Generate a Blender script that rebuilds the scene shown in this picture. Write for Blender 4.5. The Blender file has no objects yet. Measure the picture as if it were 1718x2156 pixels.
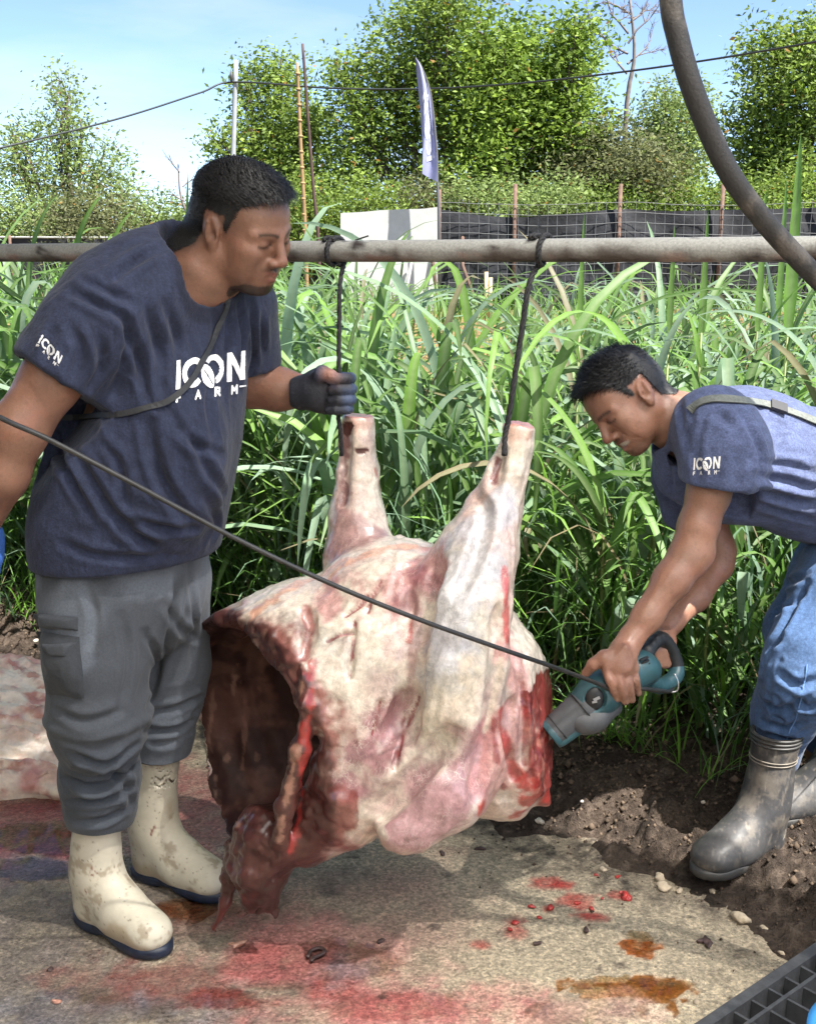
import bpy, math, random
import numpy as np
from mathutils import Vector, Matrix
from mathutils.bvhtree import BVHTree

rng = np.random.default_rng(7)
random.seed(7)
scene = bpy.context.scene
COL = scene.collection

# ------------------------------------------------------------------ camera
F_PX, W_PX, H_PX = 2400.0, 1718.0, 2158.6      # photograph measured on a 1718 px wide grid
CAM_H, PITCH = 1.42, math.radians(12.6)
cam = bpy.data.cameras.new('camera')
cam.sensor_fit = 'HORIZONTAL'
cam.sensor_width = 36.0
cam.lens = 36.0 * F_PX / W_PX
cam.clip_start, cam.clip_end = 0.05, 3000
cam_ob = bpy.data.objects.new('camera', cam)
COL.objects.link(cam_ob)
cam_ob.location = (0, 0, CAM_H)
cam_ob.rotation_euler = (math.pi / 2 - PITCH, 0, 0)
scene.camera = cam_ob

# ------------------------------------------------------------------ light
SUN_EL, SUN_AZ = math.radians(60), math.radians(128)     # azimuth clockwise from +Y
SUN_DIR = Vector((math.sin(SUN_AZ) * math.cos(SUN_EL), math.cos(SUN_AZ) * math.cos(SUN_EL), math.sin(SUN_EL)))
world = bpy.data.worlds.new('World')
scene.world = world
world.use_nodes = True
wn = world.node_tree
wn.nodes.clear()
w_out = wn.nodes.new('ShaderNodeOutputWorld')
w_bg = wn.nodes.new('ShaderNodeBackground')
w_sky = wn.nodes.new('ShaderNodeTexSky')
w_sky.sky_type = 'NISHITA'
w_sky.sun_disc = False
w_sky.sun_elevation = SUN_EL
w_sky.sun_rotation = SUN_AZ
w_sky.air_density, w_sky.dust_density, w_sky.ozone_density = 0.5, 0.3, 1.3
# faint high cloud, the same all round the sky
w_tc = wn.nodes.new('ShaderNodeTexCoord')
w_map = wn.nodes.new('ShaderNodeMapping')
w_map.inputs['Scale'].default_value = (1.6, 1.6, 7.0)
w_noise = wn.nodes.new('ShaderNodeTexNoise')
w_noise.inputs['Scale'].default_value = 2.3
w_noise.inputs['Detail'].default_value = 7
w_noise.inputs['Roughness'].default_value = 0.55
w_ramp = wn.nodes.new('ShaderNodeValToRGB')
w_ramp.color_ramp.elements[0].position, w_ramp.color_ramp.elements[0].color = 0.45, (0, 0, 0, 1)
w_ramp.color_ramp.elements[1].position, w_ramp.color_ramp.elements[1].color = 0.85, (0.55, 0.55, 0.55, 1)
w_mix = wn.nodes.new('ShaderNodeMix')
w_mix.data_type = 'RGBA'
w_mix.inputs[7].default_value = (3.4, 3.7, 4.0, 1)
wn.links.new(w_tc.outputs['Generated'], w_map.inputs['Vector'])
wn.links.new(w_map.outputs['Vector'], w_noise.inputs['Vector'])
wn.links.new(w_noise.outputs['Fac'], w_ramp.inputs['Fac'])
wn.links.new(w_ramp.outputs['Color'], w_mix.inputs[0])
wn.links.new(w_sky.outputs['Color'], w_mix.inputs[6])
wn.links.new(w_mix.outputs[2], w_bg.inputs['Color'])
w_bg.inputs['Strength'].default_value = 0.05
wn.links.new(w_bg.outputs['Background'], w_out.inputs['Surface'])

sun = bpy.data.lights.new('sun', 'SUN')
sun.energy = 2.7
sun.angle = math.radians(0.55)
sun.color = (1.0, 0.955, 0.88)
sun_ob = bpy.data.objects.new('sun', sun)
COL.objects.link(sun_ob)
sun_ob.location = (0, -3, 12)
sun_ob.rotation_euler = (-SUN_DIR).to_track_quat('-Z', 'Y').to_euler()

scene.view_settings.view_transform = 'Standard'
scene.view_settings.look = 'None'
scene.view_settings.exposure = 2.75
scene.view_settings.gamma = 1.0
scene.view_settings.use_curve_mapping = False
scene.render.film_transparent = False
scene.cycles.max_bounces = 8
scene.cycles.transparent_max_bounces = 8

# ------------------------------------------------------------------ pixel -> place
CP, SP = math.cos(PITCH), math.sin(PITCH)


def P(x, y, D):
    """point seen at photo pixel (x, y) standing D metres ahead of the camera"""
    cx, cy = (x - W_PX / 2) / F_PX, (H_PX / 2 - y) / F_PX
    d = np.array([cx, CP + cy * SP, -SP + cy * CP])
    return np.array([0, 0, CAM_H]) + d * (D / d[1])


def G(x, y, z=0.0):
    """point of the level z seen at photo pixel (x, y)"""
    cx, cy = (x - W_PX / 2) / F_PX, (H_PX / 2 - y) / F_PX
    d = np.array([cx, CP + cy * SP, -SP + cy * CP])
    return np.array([0, 0, CAM_H]) + d * ((z - CAM_H) / d[2])


def S(px, p):
    """size in metres of px photo pixels at point p"""
    return px * (p[1] * CP + (CAM_H - p[2]) * SP) / F_PX


def PR(x, y, D, r):
    p = P(x, y, D)
    return p, S(r, p)


# ------------------------------------------------------------------ noise
def _hash(ix, iy, iz, seed):
    h = (ix * 374761393 + iy * 668265263 + iz * 2147483647 + seed * 974711) & 0xffffffff
    h = ((h ^ (h >> 13)) * 1274126177) & 0xffffffff
    h = ((h ^ (h >> 15)) * 2246822519) & 0xffffffff
    return ((h ^ (h >> 16)) & 0xffff).astype(np.float32) / 32767.5 - 1.0


def vnoise(p, scale=1.0, seed=0):
    q = np.asarray(p, np.float64) * scale + 137.31
    i = np.floor(q).astype(np.int64)
    f = (q - i).astype(np.float32)
    f = f * f * (3 - 2 * f)
    out = 0
    for dx in (0, 1):
        wx = f[:, 0] if dx else 1 - f[:, 0]
        for dy in (0, 1):
            wy = f[:, 1] if dy else 1 - f[:, 1]
            for dz in (0, 1):
                wz = f[:, 2] if dz else 1 - f[:, 2]
                out = out + wx * wy * wz * _hash(i[:, 0] + dx, i[:, 1] + dy, i[:, 2] + dz, seed)
    return out


def fbm(p, scale=1.0, octaves=4, seed=0, gain=0.5):
    a, out = 1.0, 0
    for o in range(octaves):
        out = out + a * vnoise(p, scale * 2 ** o, seed + o * 17)
        a *= gain
    return out


def sstep(a, b, x):
    t = np.clip((x - a) / (b - a), 0, 1)
    return t * t * (3 - 2 * t)


def unit(v):
    v = np.asarray(v, float)
    return v / np.linalg.norm(v)


# ------------------------------------------------------------------ volumes -> meshes
class Vol:
    """signed distance field on a grid; shapes are blended into it and the zero surface is meshed"""

    def __init__(self, lo, hi, h):
        self.lo, self.h = np.asarray(lo, np.float64), float(h)
        self.n = np.ceil((np.asarray(hi) - self.lo) / h).astype(int) + 1
        self.f = np.full(self.n, 1.0, np.float32)

    def _sub(self, lo, hi):
        a = np.clip(np.floor((lo - self.lo) / self.h).astype(int), 0, self.n)
        b = np.clip(np.ceil((hi - self.lo) / self.h).astype(int) + 1, 0, self.n)
        if np.any(b - a < 1):
            return None, None
        sl = tuple(slice(a[i], b[i]) for i in range(3))
        ax = [(self.lo[i] + self.h * np.arange(a[i], b[i])).astype(np.float32) for i in range(3)]
        return sl, (ax[0][:, None, None], ax[1][None, :, None], ax[2][None, None, :])

    def _put(self, sl, d, op, k):
        f = self.f[sl]
        if op == 'sub':
            d = -d
            if k > 0:
                h = np.clip(0.5 - 0.5 * (d - f) / k, 0, 1)
                self.f[sl] = d * (1 - h) + f * h + k * h * (1 - h)
            else:
                self.f[sl] = np.maximum(f, d)
        else:
            if k > 0:
                h = np.clip(0.5 + 0.5 * (f - d) / k, 0, 1)
                self.f[sl] = f * (1 - h) + d * h - k * h * (1 - h)
            else:
                self.f[sl] = np.minimum(f, d)

    def cone(self, a, b, ra, rb, k=0.0, op='add', flat=None):
        """round cone; flat = (direction, factor) squeezes the cross-section along a direction"""
        a, b = np.asarray(a, float), np.asarray(b, float)
        m = max(ra, rb) * (1 if flat is None else max(1, flat[1])) + k + 4 * self.h
        sl, g = self._sub(np.minimum(a, b) - m, np.maximum(a, b) + m)
        if sl is None:
            return self
        p = [g[i] - np.float32(a[i]) for i in range(3)]
        ba = b - a
        sc = 1.0
        if flat is not None:
            n = unit(flat[0])
            s = 1.0 / flat[1] - 1.0
            t = (p[0] * n[0] + p[1] * n[1] + p[2] * n[2]) * s
            p = [p[i] + t * n[i] for i in range(3)]
            ba = ba + n * np.dot(ba, n) * s
            sc = min(1.0, flat[1])
        bb = float(np.dot(ba, ba)) + 1e-12
        t = np.clip((p[0] * ba[0] + p[1] * ba[1] + p[2] * ba[2]) / bb, 0, 1).astype(np.float32)
        d = np.sqrt((p[0] - t * ba[0]) ** 2 + (p[1] - t * ba[1]) ** 2 + (p[2] - t * ba[2]) ** 2) - (ra + (rb - ra) * t)
        self._put(sl, (d * sc).astype(np.float32), op, k)
        return self

    def chain(self, pts, k=0.0, op='add', flat=None):
        """pts: list of (point, radius)"""
        for (a, ra), (b, rb) in zip(pts[:-1], pts[1:]):
            self.cone(a, b, ra, rb, k, op, flat)
        return self

    def ell(self, c, r, R=None, k=0.0, op='add'):
        c, r = np.asarray(c, float), np.asarray(r, float) * np.ones(3)
        m = r.max() + k + 4 * self.h
        sl, g = self._sub(c - m, c + m)
        if sl is None:
            return self
        p = [g[i] - np.float32(c[i]) for i in range(3)]
        if R is not None:
            R = np.asarray(R, float)            # rows are the local axes
            p = [p[0] * R[i, 0] + p[1] * R[i, 1] + p[2] * R[i, 2] for i in range(3)]
        k0 = np.sqrt((p[0] / r[0]) ** 2 + (p[1] / r[1]) ** 2 + (p[2] / r[2]) ** 2)
        k1 = np.sqrt((p[0] / r[0] ** 2) ** 2 + (p[1] / r[1] ** 2) ** 2 + (p[2] / r[2] ** 2) ** 2) + 1e-9
        self._put(sl, (k0 * (k0 - 1) / k1).astype(np.float32), op, k)
        return self

    def box(self, c, r, R=None, k=0.0, op='add', rnd=0.0):
        c, r = np.asarray(c, float), np.asarray(r, float)
        m = np.linalg.norm(r) + k + 4 * self.h
        sl, g = self._sub(c - m, c + m)
        if sl is None:
            return self
        p = [g[i] - np.float32(c[i]) for i in range(3)]
        if R is not None:
            R = np.asarray(R, float)
            p = [p[0] * R[i, 0] + p[1] * R[i, 1] + p[2] * R[i, 2] for i in range(3)]
        q = [np.abs(p[i]) - (r[i] - rnd) for i in range(3)]
        d = np.sqrt(sum(np.maximum(x, 0) ** 2 for x in q)) + np.minimum(np.maximum(np.maximum(q[0], q[1]), q[2]), 0) - rnd
        self._put(sl, d.astype(np.float32), op, k)
        return self

    def half(self, p0, n, k=0.0):
        """cut away everything on the side n points to"""
        n = unit(n)
        ax = [(self.lo[i] + self.h * np.arange(self.n[i])).astype(np.float32) for i in range(3)]
        d = (ax[0][:, None, None] - p0[0]) * n[0] + (ax[1][None, :, None] - p0[1]) * n[1] + (ax[2][None, None, :] - p0[2]) * n[2]
        sl = (slice(None),) * 3
        self._put(sl, (-d).astype(np.float32), 'sub', k)
        return self

    def hit(self, x, y, d0=1.8, d1=2.7):
        """first surface point under photo pixel (x, y)"""
        a, b = P(x, y, d0), P(x, y, d1)
        t = np.linspace(0, 1, 500)[:, None]
        q = a + t * (b - a)
        i = np.round((q - self.lo) / self.h).astype(int)
        ok = ((i >= 0) & (i < self.n)).all(1)
        i = np.clip(i, 0, self.n - 1)
        f = np.where(ok, self.f[i[:, 0], i[:, 1], i[:, 2]], 1)
        k = np.argmax(f < 0)
        return q[k] if f[k] < 0 else P(x, y, (d0 + d1) / 2)

    def groove(self, pxs, r, k=0.01, sink=0.0):
        """furrow along photo pixels on the present surface"""
        pts = [self.hit(*q) + np.array([0, sink, 0]) for q in pxs]
        pts = spline(pts, 4 * len(pts)) if len(pts) > 2 else pts
        for a, b in zip(pts[:-1], pts[1:]):
            self.cone(a, b, r, r, k, 'sub')
        return self

    def mesh(self):
        f, h = self.f, self.h
        s = f < 0
        c = np.zeros(np.array(f.shape) - 1, np.uint8)
        offs = [(x, y, z) for x in (0, 1) for y in (0, 1) for z in (0, 1)]
        sh = c.shape
        for o in offs:
            c += s[o[0]:o[0] + sh[0], o[1]:o[1] + sh[1], o[2]:o[2] + sh[2]]
        act = (c > 0) & (c < 8)
        ii = np.argwhere(act)
        idx = np.full(sh, -1, np.int32)
        idx[act] = np.arange(len(ii))
        g = np.stack([f[ii[:, 0] + o[0], ii[:, 1] + o[1], ii[:, 2] + o[2]] for o in offs], 1)
        pos = np.zeros((len(ii), 3))
        cnt = np.zeros(len(ii))
        for a in range(8):
            for b in range(a + 1, 8):
                oa, ob = np.array(offs[a]), np.array(offs[b])
                if np.abs(oa - ob).sum() != 1:
                    continue
                ga, gb = g[:, a], g[:, b]
                m = (ga < 0) != (gb < 0)
                t = np.where(m, ga / np.where(m, ga - gb, 1), 0)
                pos += np.where(m[:, None], oa + t[:, None] * (ob - oa), 0)
                cnt += m
        V = self.lo + h * (ii + pos / cnt[:, None])
        Q = []
        for ax in range(3):
            b_, c_ = (ax + 1) % 3, (ax + 2) % 3
            sl0, sl1 = [slice(None)] * 3, [slice(None)] * 3
            sl0[ax], sl1[ax] = slice(0, -1), slice(1, None)
            e = s[tuple(sl0)] != s[tuple(sl1)]
            k = np.argwhere(e)
            k = k[(k[:, b_] > 0) & (k[:, c_] > 0) & (k[:, b_] < f.shape[b_] - 1) & (k[:, c_] < f.shape[c_] - 1)]
            ins = s[k[:, 0], k[:, 1], k[:, 2]]

            def cell(db, dc):
                q = k.copy()
                q[:, b_] += db
                q[:, c_] += dc
                return idx[q[:, 0], q[:, 1], q[:, 2]]
            q = np.stack([cell(-1, -1), cell(0, -1), cell(0, 0), cell(-1, 0)], 1)
            q = np.where(ins[:, None], q, q[:, ::-1])
            Q.append(q)
        Q = np.concatenate(Q)
        return V, Q[(Q >= 0).all(1)]


def normals(V, Q):
    a, b, c, d = (V[Q[:, i]] for i in range(4))
    fn = np.cross(c - a, d - b)
    n = np.zeros_like(V)
    for i in range(4):
        for j in range(3):
            n[:, j] += np.bincount(Q[:, i], fn[:, j], len(V))
    return n / (np.linalg.norm(n, axis=1)[:, None] + 1e-12)


def relax(V, Q, it=2, lam=0.5):
    E = np.concatenate([Q[:, [0, 1]], Q[:, [1, 2]], Q[:, [2, 3]], Q[:, [3, 0]]])
    deg = np.bincount(E[:, 0], minlength=len(V)) + np.bincount(E[:, 1], minlength=len(V)) + 1e-9
    for _ in range(it):
        s = np.zeros_like(V)
        for j in range(3):
            s[:, j] = np.bincount(E[:, 0], V[E[:, 1], j], len(V)) + np.bincount(E[:, 1], V[E[:, 0], j], len(V))
        V = V + lam * (s / deg[:, None] - V)
    return V


# ------------------------------------------------------------------ objects
def mesh_obj(name, V, faces, mat=None, parent=None, color=None, smooth=True, attrs=None, mats=None, midx=None, **props):
    me = bpy.data.meshes.new(name)
    V = np.asarray(V, np.float32)
    if isinstance(faces, np.ndarray):
        k = faces.shape[1]
        me.vertices.add(len(V))
        me.vertices.foreach_set('co', V.ravel())
        me.loops.add(faces.size)
        me.loops.foreach_set('vertex_index', faces.ravel().astype(np.int32))
        me.polygons.add(len(faces))
        me.polygons.foreach_set('loop_start', np.arange(0, faces.size, k, dtype=np.int32))
        me.polygons.foreach_set('loop_total', np.full(len(faces), k, np.int32))
        me.update(calc_edges=True)
        me.validate()
    else:
        me.from_pydata([tuple(v) for v in V], [], faces)
        me.update()
    if smooth:
        me.polygons.foreach_set('use_smooth', np.ones(len(me.polygons), bool))
    if color is not None:
        c = np.asarray(color, np.float32)
        if c.ndim == 1:
            c = np.tile(c, (len(V), 1))
        if c.shape[1] == 3:
            c = np.concatenate([c, np.ones((len(c), 1), np.float32)], 1)
        ca = me.color_attributes.new('Col', 'FLOAT_COLOR', 'POINT')
        ca.data.foreach_set('color', c.ravel())
    for an, av in (attrs or {}).items():
        at = me.attributes.new(an, 'FLOAT', 'POINT')
        at.data.foreach_set('value', np.asarray(av, np.float32))
    for m in (mats or ([mat] if mat else [])):
        me.materials.append(m)
    if midx is not None:
        me.polygons.foreach_set('material_index', np.asarray(midx, np.int32))
    ob = bpy.data.objects.new(name, me)
    COL.objects.link(ob)
    put(ob, parent)
    for k_, v_ in props.items():
        ob[k_] = v_
    return ob


def put(ob, parent):
    """meshes are built in world coordinates; parts hang under an Empty (or under another part) without moving"""
    if parent is not None:
        ob.parent = parent
        if parent.type == 'EMPTY':
            ob.matrix_parent_inverse = Matrix.LocRotScale(parent.location, parent.rotation_euler, parent.scale).inverted()


def thing(name, label, category, loc=(0, 0, 0), group=None):
    o = bpy.data.objects.new(name, None)
    o.empty_display_size = 0.1
    COL.objects.link(o)
    o.location = loc
    o['label'], o['category'] = label, category
    if group:
        o['group'] = group
    return o


def frame(axis, up=(0, 0, 1)):
    """rows: axis, side, up'"""
    x = unit(axis)
    y = np.cross(up, x)
    if np.linalg.norm(y) < 1e-5:
        y = np.cross((0, 1, 0), x)
    y = unit(y)
    return np.array([x, y, np.cross(x, y)])


def tube(pts, r, n=10, caps=True):
    """swept tube; r number or list"""
    pts = np.asarray(pts, float)
    m = len(pts)
    r = np.ones(m) * r
    T = np.gradient(pts, axis=0)
    T /= np.linalg.norm(T, axis=1)[:, None] + 1e-12
    u = np.cross(T[0], (0, 0, 1))
    if np.linalg.norm(u) < 0.1:
        u = np.cross(T[0], (0, 1, 0))
    V = []
    a = np.arange(n) * 2 * np.pi / n
    for i in range(m):
        u = u - T[i] * np.dot(u, T[i])
        u = unit(u)
        v = np.cross(T[i], u)
        V.append(pts[i] + r[i] * (np.cos(a)[:, None] * u + np.sin(a)[:, None] * v))
    V = np.concatenate(V)
    Fc = []
    for i in range(m - 1):
        for j in range(n):
            k = (j + 1) % n
            Fc.append((i * n + j, i * n + k, (i + 1) * n + k, (i + 1) * n + j))
    if caps:
        Fc.append(tuple(range(n - 1, -1, -1)))
        Fc.append(tuple((m - 1) * n + j for j in range(n)))
    return V, Fc


def spline(pts, n=40):
    """Catmull-Rom through the points"""
    p = np.asarray(pts, float)
    p = np.concatenate([[2 * p[0] - p[1]], p, [2 * p[-1] - p[-2]]])
    out = []
    m = len(p) - 3
    for t in np.linspace(0, m - 1e-6, n):
        i = int(t)
        u = t - i
        a, b, c, d = p[i:i + 4]
        out.append(0.5 * (2 * b + (c - a) * u + (2 * a - 5 * b + 4 * c - d) * u * u + (3 * b - a - 3 * c + d) * u ** 3))
    return np.array(out)


def boxes(items):
    """items: (center, half sizes, 3x3 rows or None) -> V, faces"""
    V, Fc = [], []
    for c, r, R in items:
        R = np.eye(3) if R is None else np.asarray(R)
        b = len(V)
        for sx in (-1, 1):
            for sy in (-1, 1):
                for sz in (-1, 1):
                    V.append(np.asarray(c) + R.T @ (np.array([sx, sy, sz]) * r))
        Fc += [tuple(b + i for i in q) for q in ((0, 1, 3, 2), (4, 6, 7, 5), (0, 4, 5, 1), (2, 3, 7, 6), (0, 2, 6, 4), (1, 5, 7, 3))]
    return np.array(V), Fc


def join(parts):
    V, Fc, n = [], [], 0
    for v, f in parts:
        V.append(np.asarray(v))
        Fc += [tuple(int(i) + n for i in q) for q in f]
        n += len(v)
    return np.concatenate(V), Fc


# ------------------------------------------------------------------ materials
MATS = {}


def mat(name, color=(0.5, 0.5, 0.5), rough=0.6, attr=False, noise=None, bump=None, spec=0.5, metal=0.0, sss=None,
        transl=0.0, noise2=None, rough_noise=None, wet=None, coat=0.0, sheen=0.0, grain=None):
    """principled material: vertex colour or plain colour, broken up by noise; bump = list of (scale, strength, distance)"""
    if name in MATS:
        return MATS[name]
    m = bpy.data.materials.new(name)
    m.use_nodes = True
    nt = m.node_tree
    L = nt.links.new
    b = nt.nodes['Principled BSDF']
    out = nt.nodes['Material Output']
    tc = nt.nodes.new('ShaderNodeTexCoord')
    src = None
    if attr:
        a = nt.nodes.new('ShaderNodeAttribute')
        a.attribute_name = 'Col'
        src = a.outputs['Color']
    else:
        rgb = nt.nodes.new('ShaderNodeRGB')
        rgb.outputs[0].default_value = (*color, 1)
        src = rgb.outputs[0]
    for nz in (noise, noise2):
        if nz:
            scl, amt = nz[0], nz[1]
            n = nt.nodes.new('ShaderNodeTexNoise')
            n.inputs['Scale'].default_value = scl
            n.inputs['Detail'].default_value = nz[2] if len(nz) > 2 else 6
            n.inputs['Roughness'].default_value = 0.6
            if len(nz) > 3:
                mp = nt.nodes.new('ShaderNodeMapping')
                mp.inputs['Scale'].default_value = nz[3]
                L(tc.outputs['Object'], mp.inputs['Vector'])
                L(mp.outputs['Vector'], n.inputs['Vector'])
            else:
                L(tc.outputs['Object'], n.inputs['Vector'])
            mr = nt.nodes.new('ShaderNodeMapRange')
            mr.inputs[1].default_value, mr.inputs[2].default_value = 0.3, 0.7
            mr.inputs[3].default_value, mr.inputs[4].default_value = 1 - amt, 1 + amt
            L(n.outputs['Fac'], mr.inputs[0])
            mx = nt.nodes.new('ShaderNodeVectorMath')
            mx.operation = 'SCALE'
            L(src, mx.inputs[0])
            L(mr.outputs[0], mx.inputs['Scale'])
            src = mx.outputs[0]
    if grain:                                    # aggregate showing as small light and dark specks
        vo = nt.nodes.new('ShaderNodeTexVoronoi')
        vo.inputs['Scale'].default_value = grain[0]
        L(tc.outputs['Object'], vo.inputs['Vector'])
        sp = nt.nodes.new('ShaderNodeSeparateColor')
        L(vo.outputs['Color'], sp.inputs[0])
        mr = nt.nodes.new('ShaderNodeMapRange')
        mr.inputs[3].default_value, mr.inputs[4].default_value = 1 - grain[1], 1 + grain[1]
        L(sp.outputs[0], mr.inputs[0])
        mx = nt.nodes.new('ShaderNodeVectorMath')
        mx.operation = 'SCALE'
        L(src, mx.inputs[0])
        L(mr.outputs[0], mx.inputs['Scale'])
        src = mx.outputs[0]
    L(src, b.inputs['Base Color'])
    b.inputs['Roughness'].default_value = rough
    b.inputs['Metallic'].default_value = metal
    b.inputs['Specular IOR Level'].default_value = spec
    b.inputs['Coat Weight'].default_value = coat
    b.inputs['Coat Roughness'].default_value = 0.15
    b.inputs['Sheen Weight'].default_value = sheen
    if wet:
        a = nt.nodes.new('ShaderNodeAttribute')
        a.attribute_name = wet
        mr = nt.nodes.new('ShaderNodeMapRange')
        mr.inputs[2].default_value = 0.8
        mr.inputs[3].default_value, mr.inputs[4].default_value = rough, 0.05
        L(a.outputs['Fac'], mr.inputs[0])
        L(mr.outputs[0], b.inputs['Roughness'])
    elif rough_noise:
        n = nt.nodes.new('ShaderNodeTexNoise')
        n.inputs['Scale'].default_value = rough_noise[0]
        n.inputs['Detail'].default_value = 5
        L(tc.outputs['Object'], n.inputs['Vector'])
        mr = nt.nodes.new('ShaderNodeMapRange')
        mr.inputs[1].default_value, mr.inputs[2].default_value = 0.35, 0.65
        mr.inputs[3].default_value, mr.inputs[4].default_value = rough_noise[1], rough_noise[2]
        L(n.outputs['Fac'], mr.inputs[0])
        L(mr.outputs[0], b.inputs['Roughness'])
    if sss:
        b.inputs['Subsurface Weight'].default_value = sss[0]
        b.inputs['Subsurface Radius'].default_value = sss[1]
        b.inputs['Subsurface Scale'].default_value = sss[2]
    prev = None
    for bp in (bump or []):
        n = nt.nodes.new('ShaderNodeTexNoise')
        n.inputs['Scale'].default_value = bp[0]
        n.inputs['Detail'].default_value = 6
        n.inputs['Roughness'].default_value = 0.6
        if len(bp) > 3:
            mp = nt.nodes.new('ShaderNodeMapping')
            mp.inputs['Scale'].default_value = bp[3]
            L(tc.outputs['Object'], mp.inputs['Vector'])
            L(mp.outputs['Vector'], n.inputs['Vector'])
        else:
            L(tc.outputs['Object'], n.inputs['Vector'])
        bn = nt.nodes.new('ShaderNodeBump')
        bn.inputs['Strength'].default_value = bp[1]
        bn.inputs['Distance'].default_value = bp[2]
        L(n.outputs['Fac'], bn.inputs['Height'])
        if wet:
            a2 = nt.nodes.new('ShaderNodeAttribute')
            a2.attribute_name = wet
            m2 = nt.nodes.new('ShaderNodeMapRange')
            m2.inputs[3].default_value, m2.inputs[4].default_value = bp[1], 0.02
            L(a2.outputs['Fac'], m2.inputs[0])
            L(m2.outputs[0], bn.inputs['Strength'])
        if prev:
            L(prev, bn.inputs['Normal'])
        prev = bn.outputs['Normal']
    if prev:
        L(prev, b.inputs['Normal'])
    if transl > 0:
        t = nt.nodes.new('ShaderNodeBsdfTranslucent')
        L(src, t.inputs['Color'])
        ms = nt.nodes.new('ShaderNodeMixShader')
        ms.inputs[0].default_value = transl
        L(b.outputs[0], ms.inputs[1])
        L(t.outputs[0], ms.inputs[2])
        L(ms.outputs[0], out.inputs['Surface'])
    MATS[name] = m
    return m

# ================================================================== the setting
EDGE0 = np.array([-1.35, 3.76])                 # edge of the concrete floor: a diagonal from far left to near right
EDGE_T = unit([0.8175, -0.576])
EDGE_N = unit([0.576, 0.8175])                  # points out of the shed, towards the grass


def edge_s(x, y):
    return (x - EDGE0[0]) * EDGE_N[0] + (y - EDGE0[1]) * EDGE_N[1]


def edge_pt(t, s, z=0.0):
    q = EDGE0 + EDGE_T * t + EDGE_N * s
    return np.array([q[0], q[1], z])


def land(x, y):
    """height of the natural ground beyond the shed"""
    d = np.hypot(x, y)
    return 0.58 * sstep(5, 19, d) - 0.03


# ---- far ground: one sheet to the horizon
def build_ground():
    rr = np.concatenate([np.linspace(0.01, 8, 34), np.geomspace(8.4, 900, 46)])
    aa = np.linspace(0, 2 * np.pi, 121)[:-1]
    Rg, Ag = np.meshgrid(rr, aa, indexing='ij')
    x, y = (Rg * np.sin(Ag)).ravel(), (Rg * np.cos(Ag)).ravel()
    p = np.stack([x, y, 0 * x], 1)
    z = land(x, y) + 0.06 * fbm(p, 0.5, 3, 5) * sstep(4, 8, np.hypot(x, y)) - 0.05 * (1 - sstep(3, 5, np.hypot(x, y)))
    V = np.stack([x, y, z], 1)
    n, m = len(rr), len(aa)
    i, j = np.meshgrid(np.arange(n - 1), np.arange(m), indexing='ij')
    i, j = i.ravel(), j.ravel()
    Q = np.stack([i * m + j, i * m + (j + 1) % m, (i + 1) * m + (j + 1) % m, (i + 1) * m + j], 1)
    f = sstep(-0.2, 0.5, fbm(p, 0.35, 4, 9))[:, None]
    c = (1 - f) * np.array([0.20, 0.125, 0.06]) + f * np.array([0.10, 0.13, 0.035])
    near = (1 - sstep(5, 9, np.hypot(x, y)))[:, None]
    c = c * (1 - near) + near * np.array([0.06, 0.05, 0.03])
    g = mesh_obj('ground', V, Q, mat('earth', attr=True, rough=0.95, noise=(6, 0.35), bump=[(14, 0.6, 0.05)], spec=0.2), color=c)
    g['kind'] = 'structure'


build_ground()


# ---- concrete floor with wet patches, blood stains and puddles
def spot(p, cx, cy, rx, ry, soft=0.5, warp=0.35, seed=0, ang=0.0):
    """soft irregular patch on the floor, centred where photo pixel (cx, cy) meets it; radii in photo pixels"""
    c = G(cx, cy)
    ux, uy = G(cx + rx, cy) - c, G(cx, cy - ry) - c
    a, b = np.linalg.norm(ux), np.linalg.norm(uy)
    d = p - c
    ca, sa = math.cos(ang), math.sin(ang)
    u, v = d[:, 0] * ca + d[:, 1] * sa, -d[:, 0] * sa + d[:, 1] * ca
    sel = (np.abs(u) < 2.6 * a) & (np.abs(v) < 2.6 * b)
    q = np.full(len(p), 9.0)
    q[sel] = np.sqrt((u[sel] / a) ** 2 + (v[sel] / b) ** 2) + warp * (fbm(p[sel], 9, 5, seed, 0.65) + 0.35 * fbm(p[sel], 2.2 / max(a, b), 3, seed + 7))
    return 1 - sstep(1 - soft, 1 + soft, q)


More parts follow.
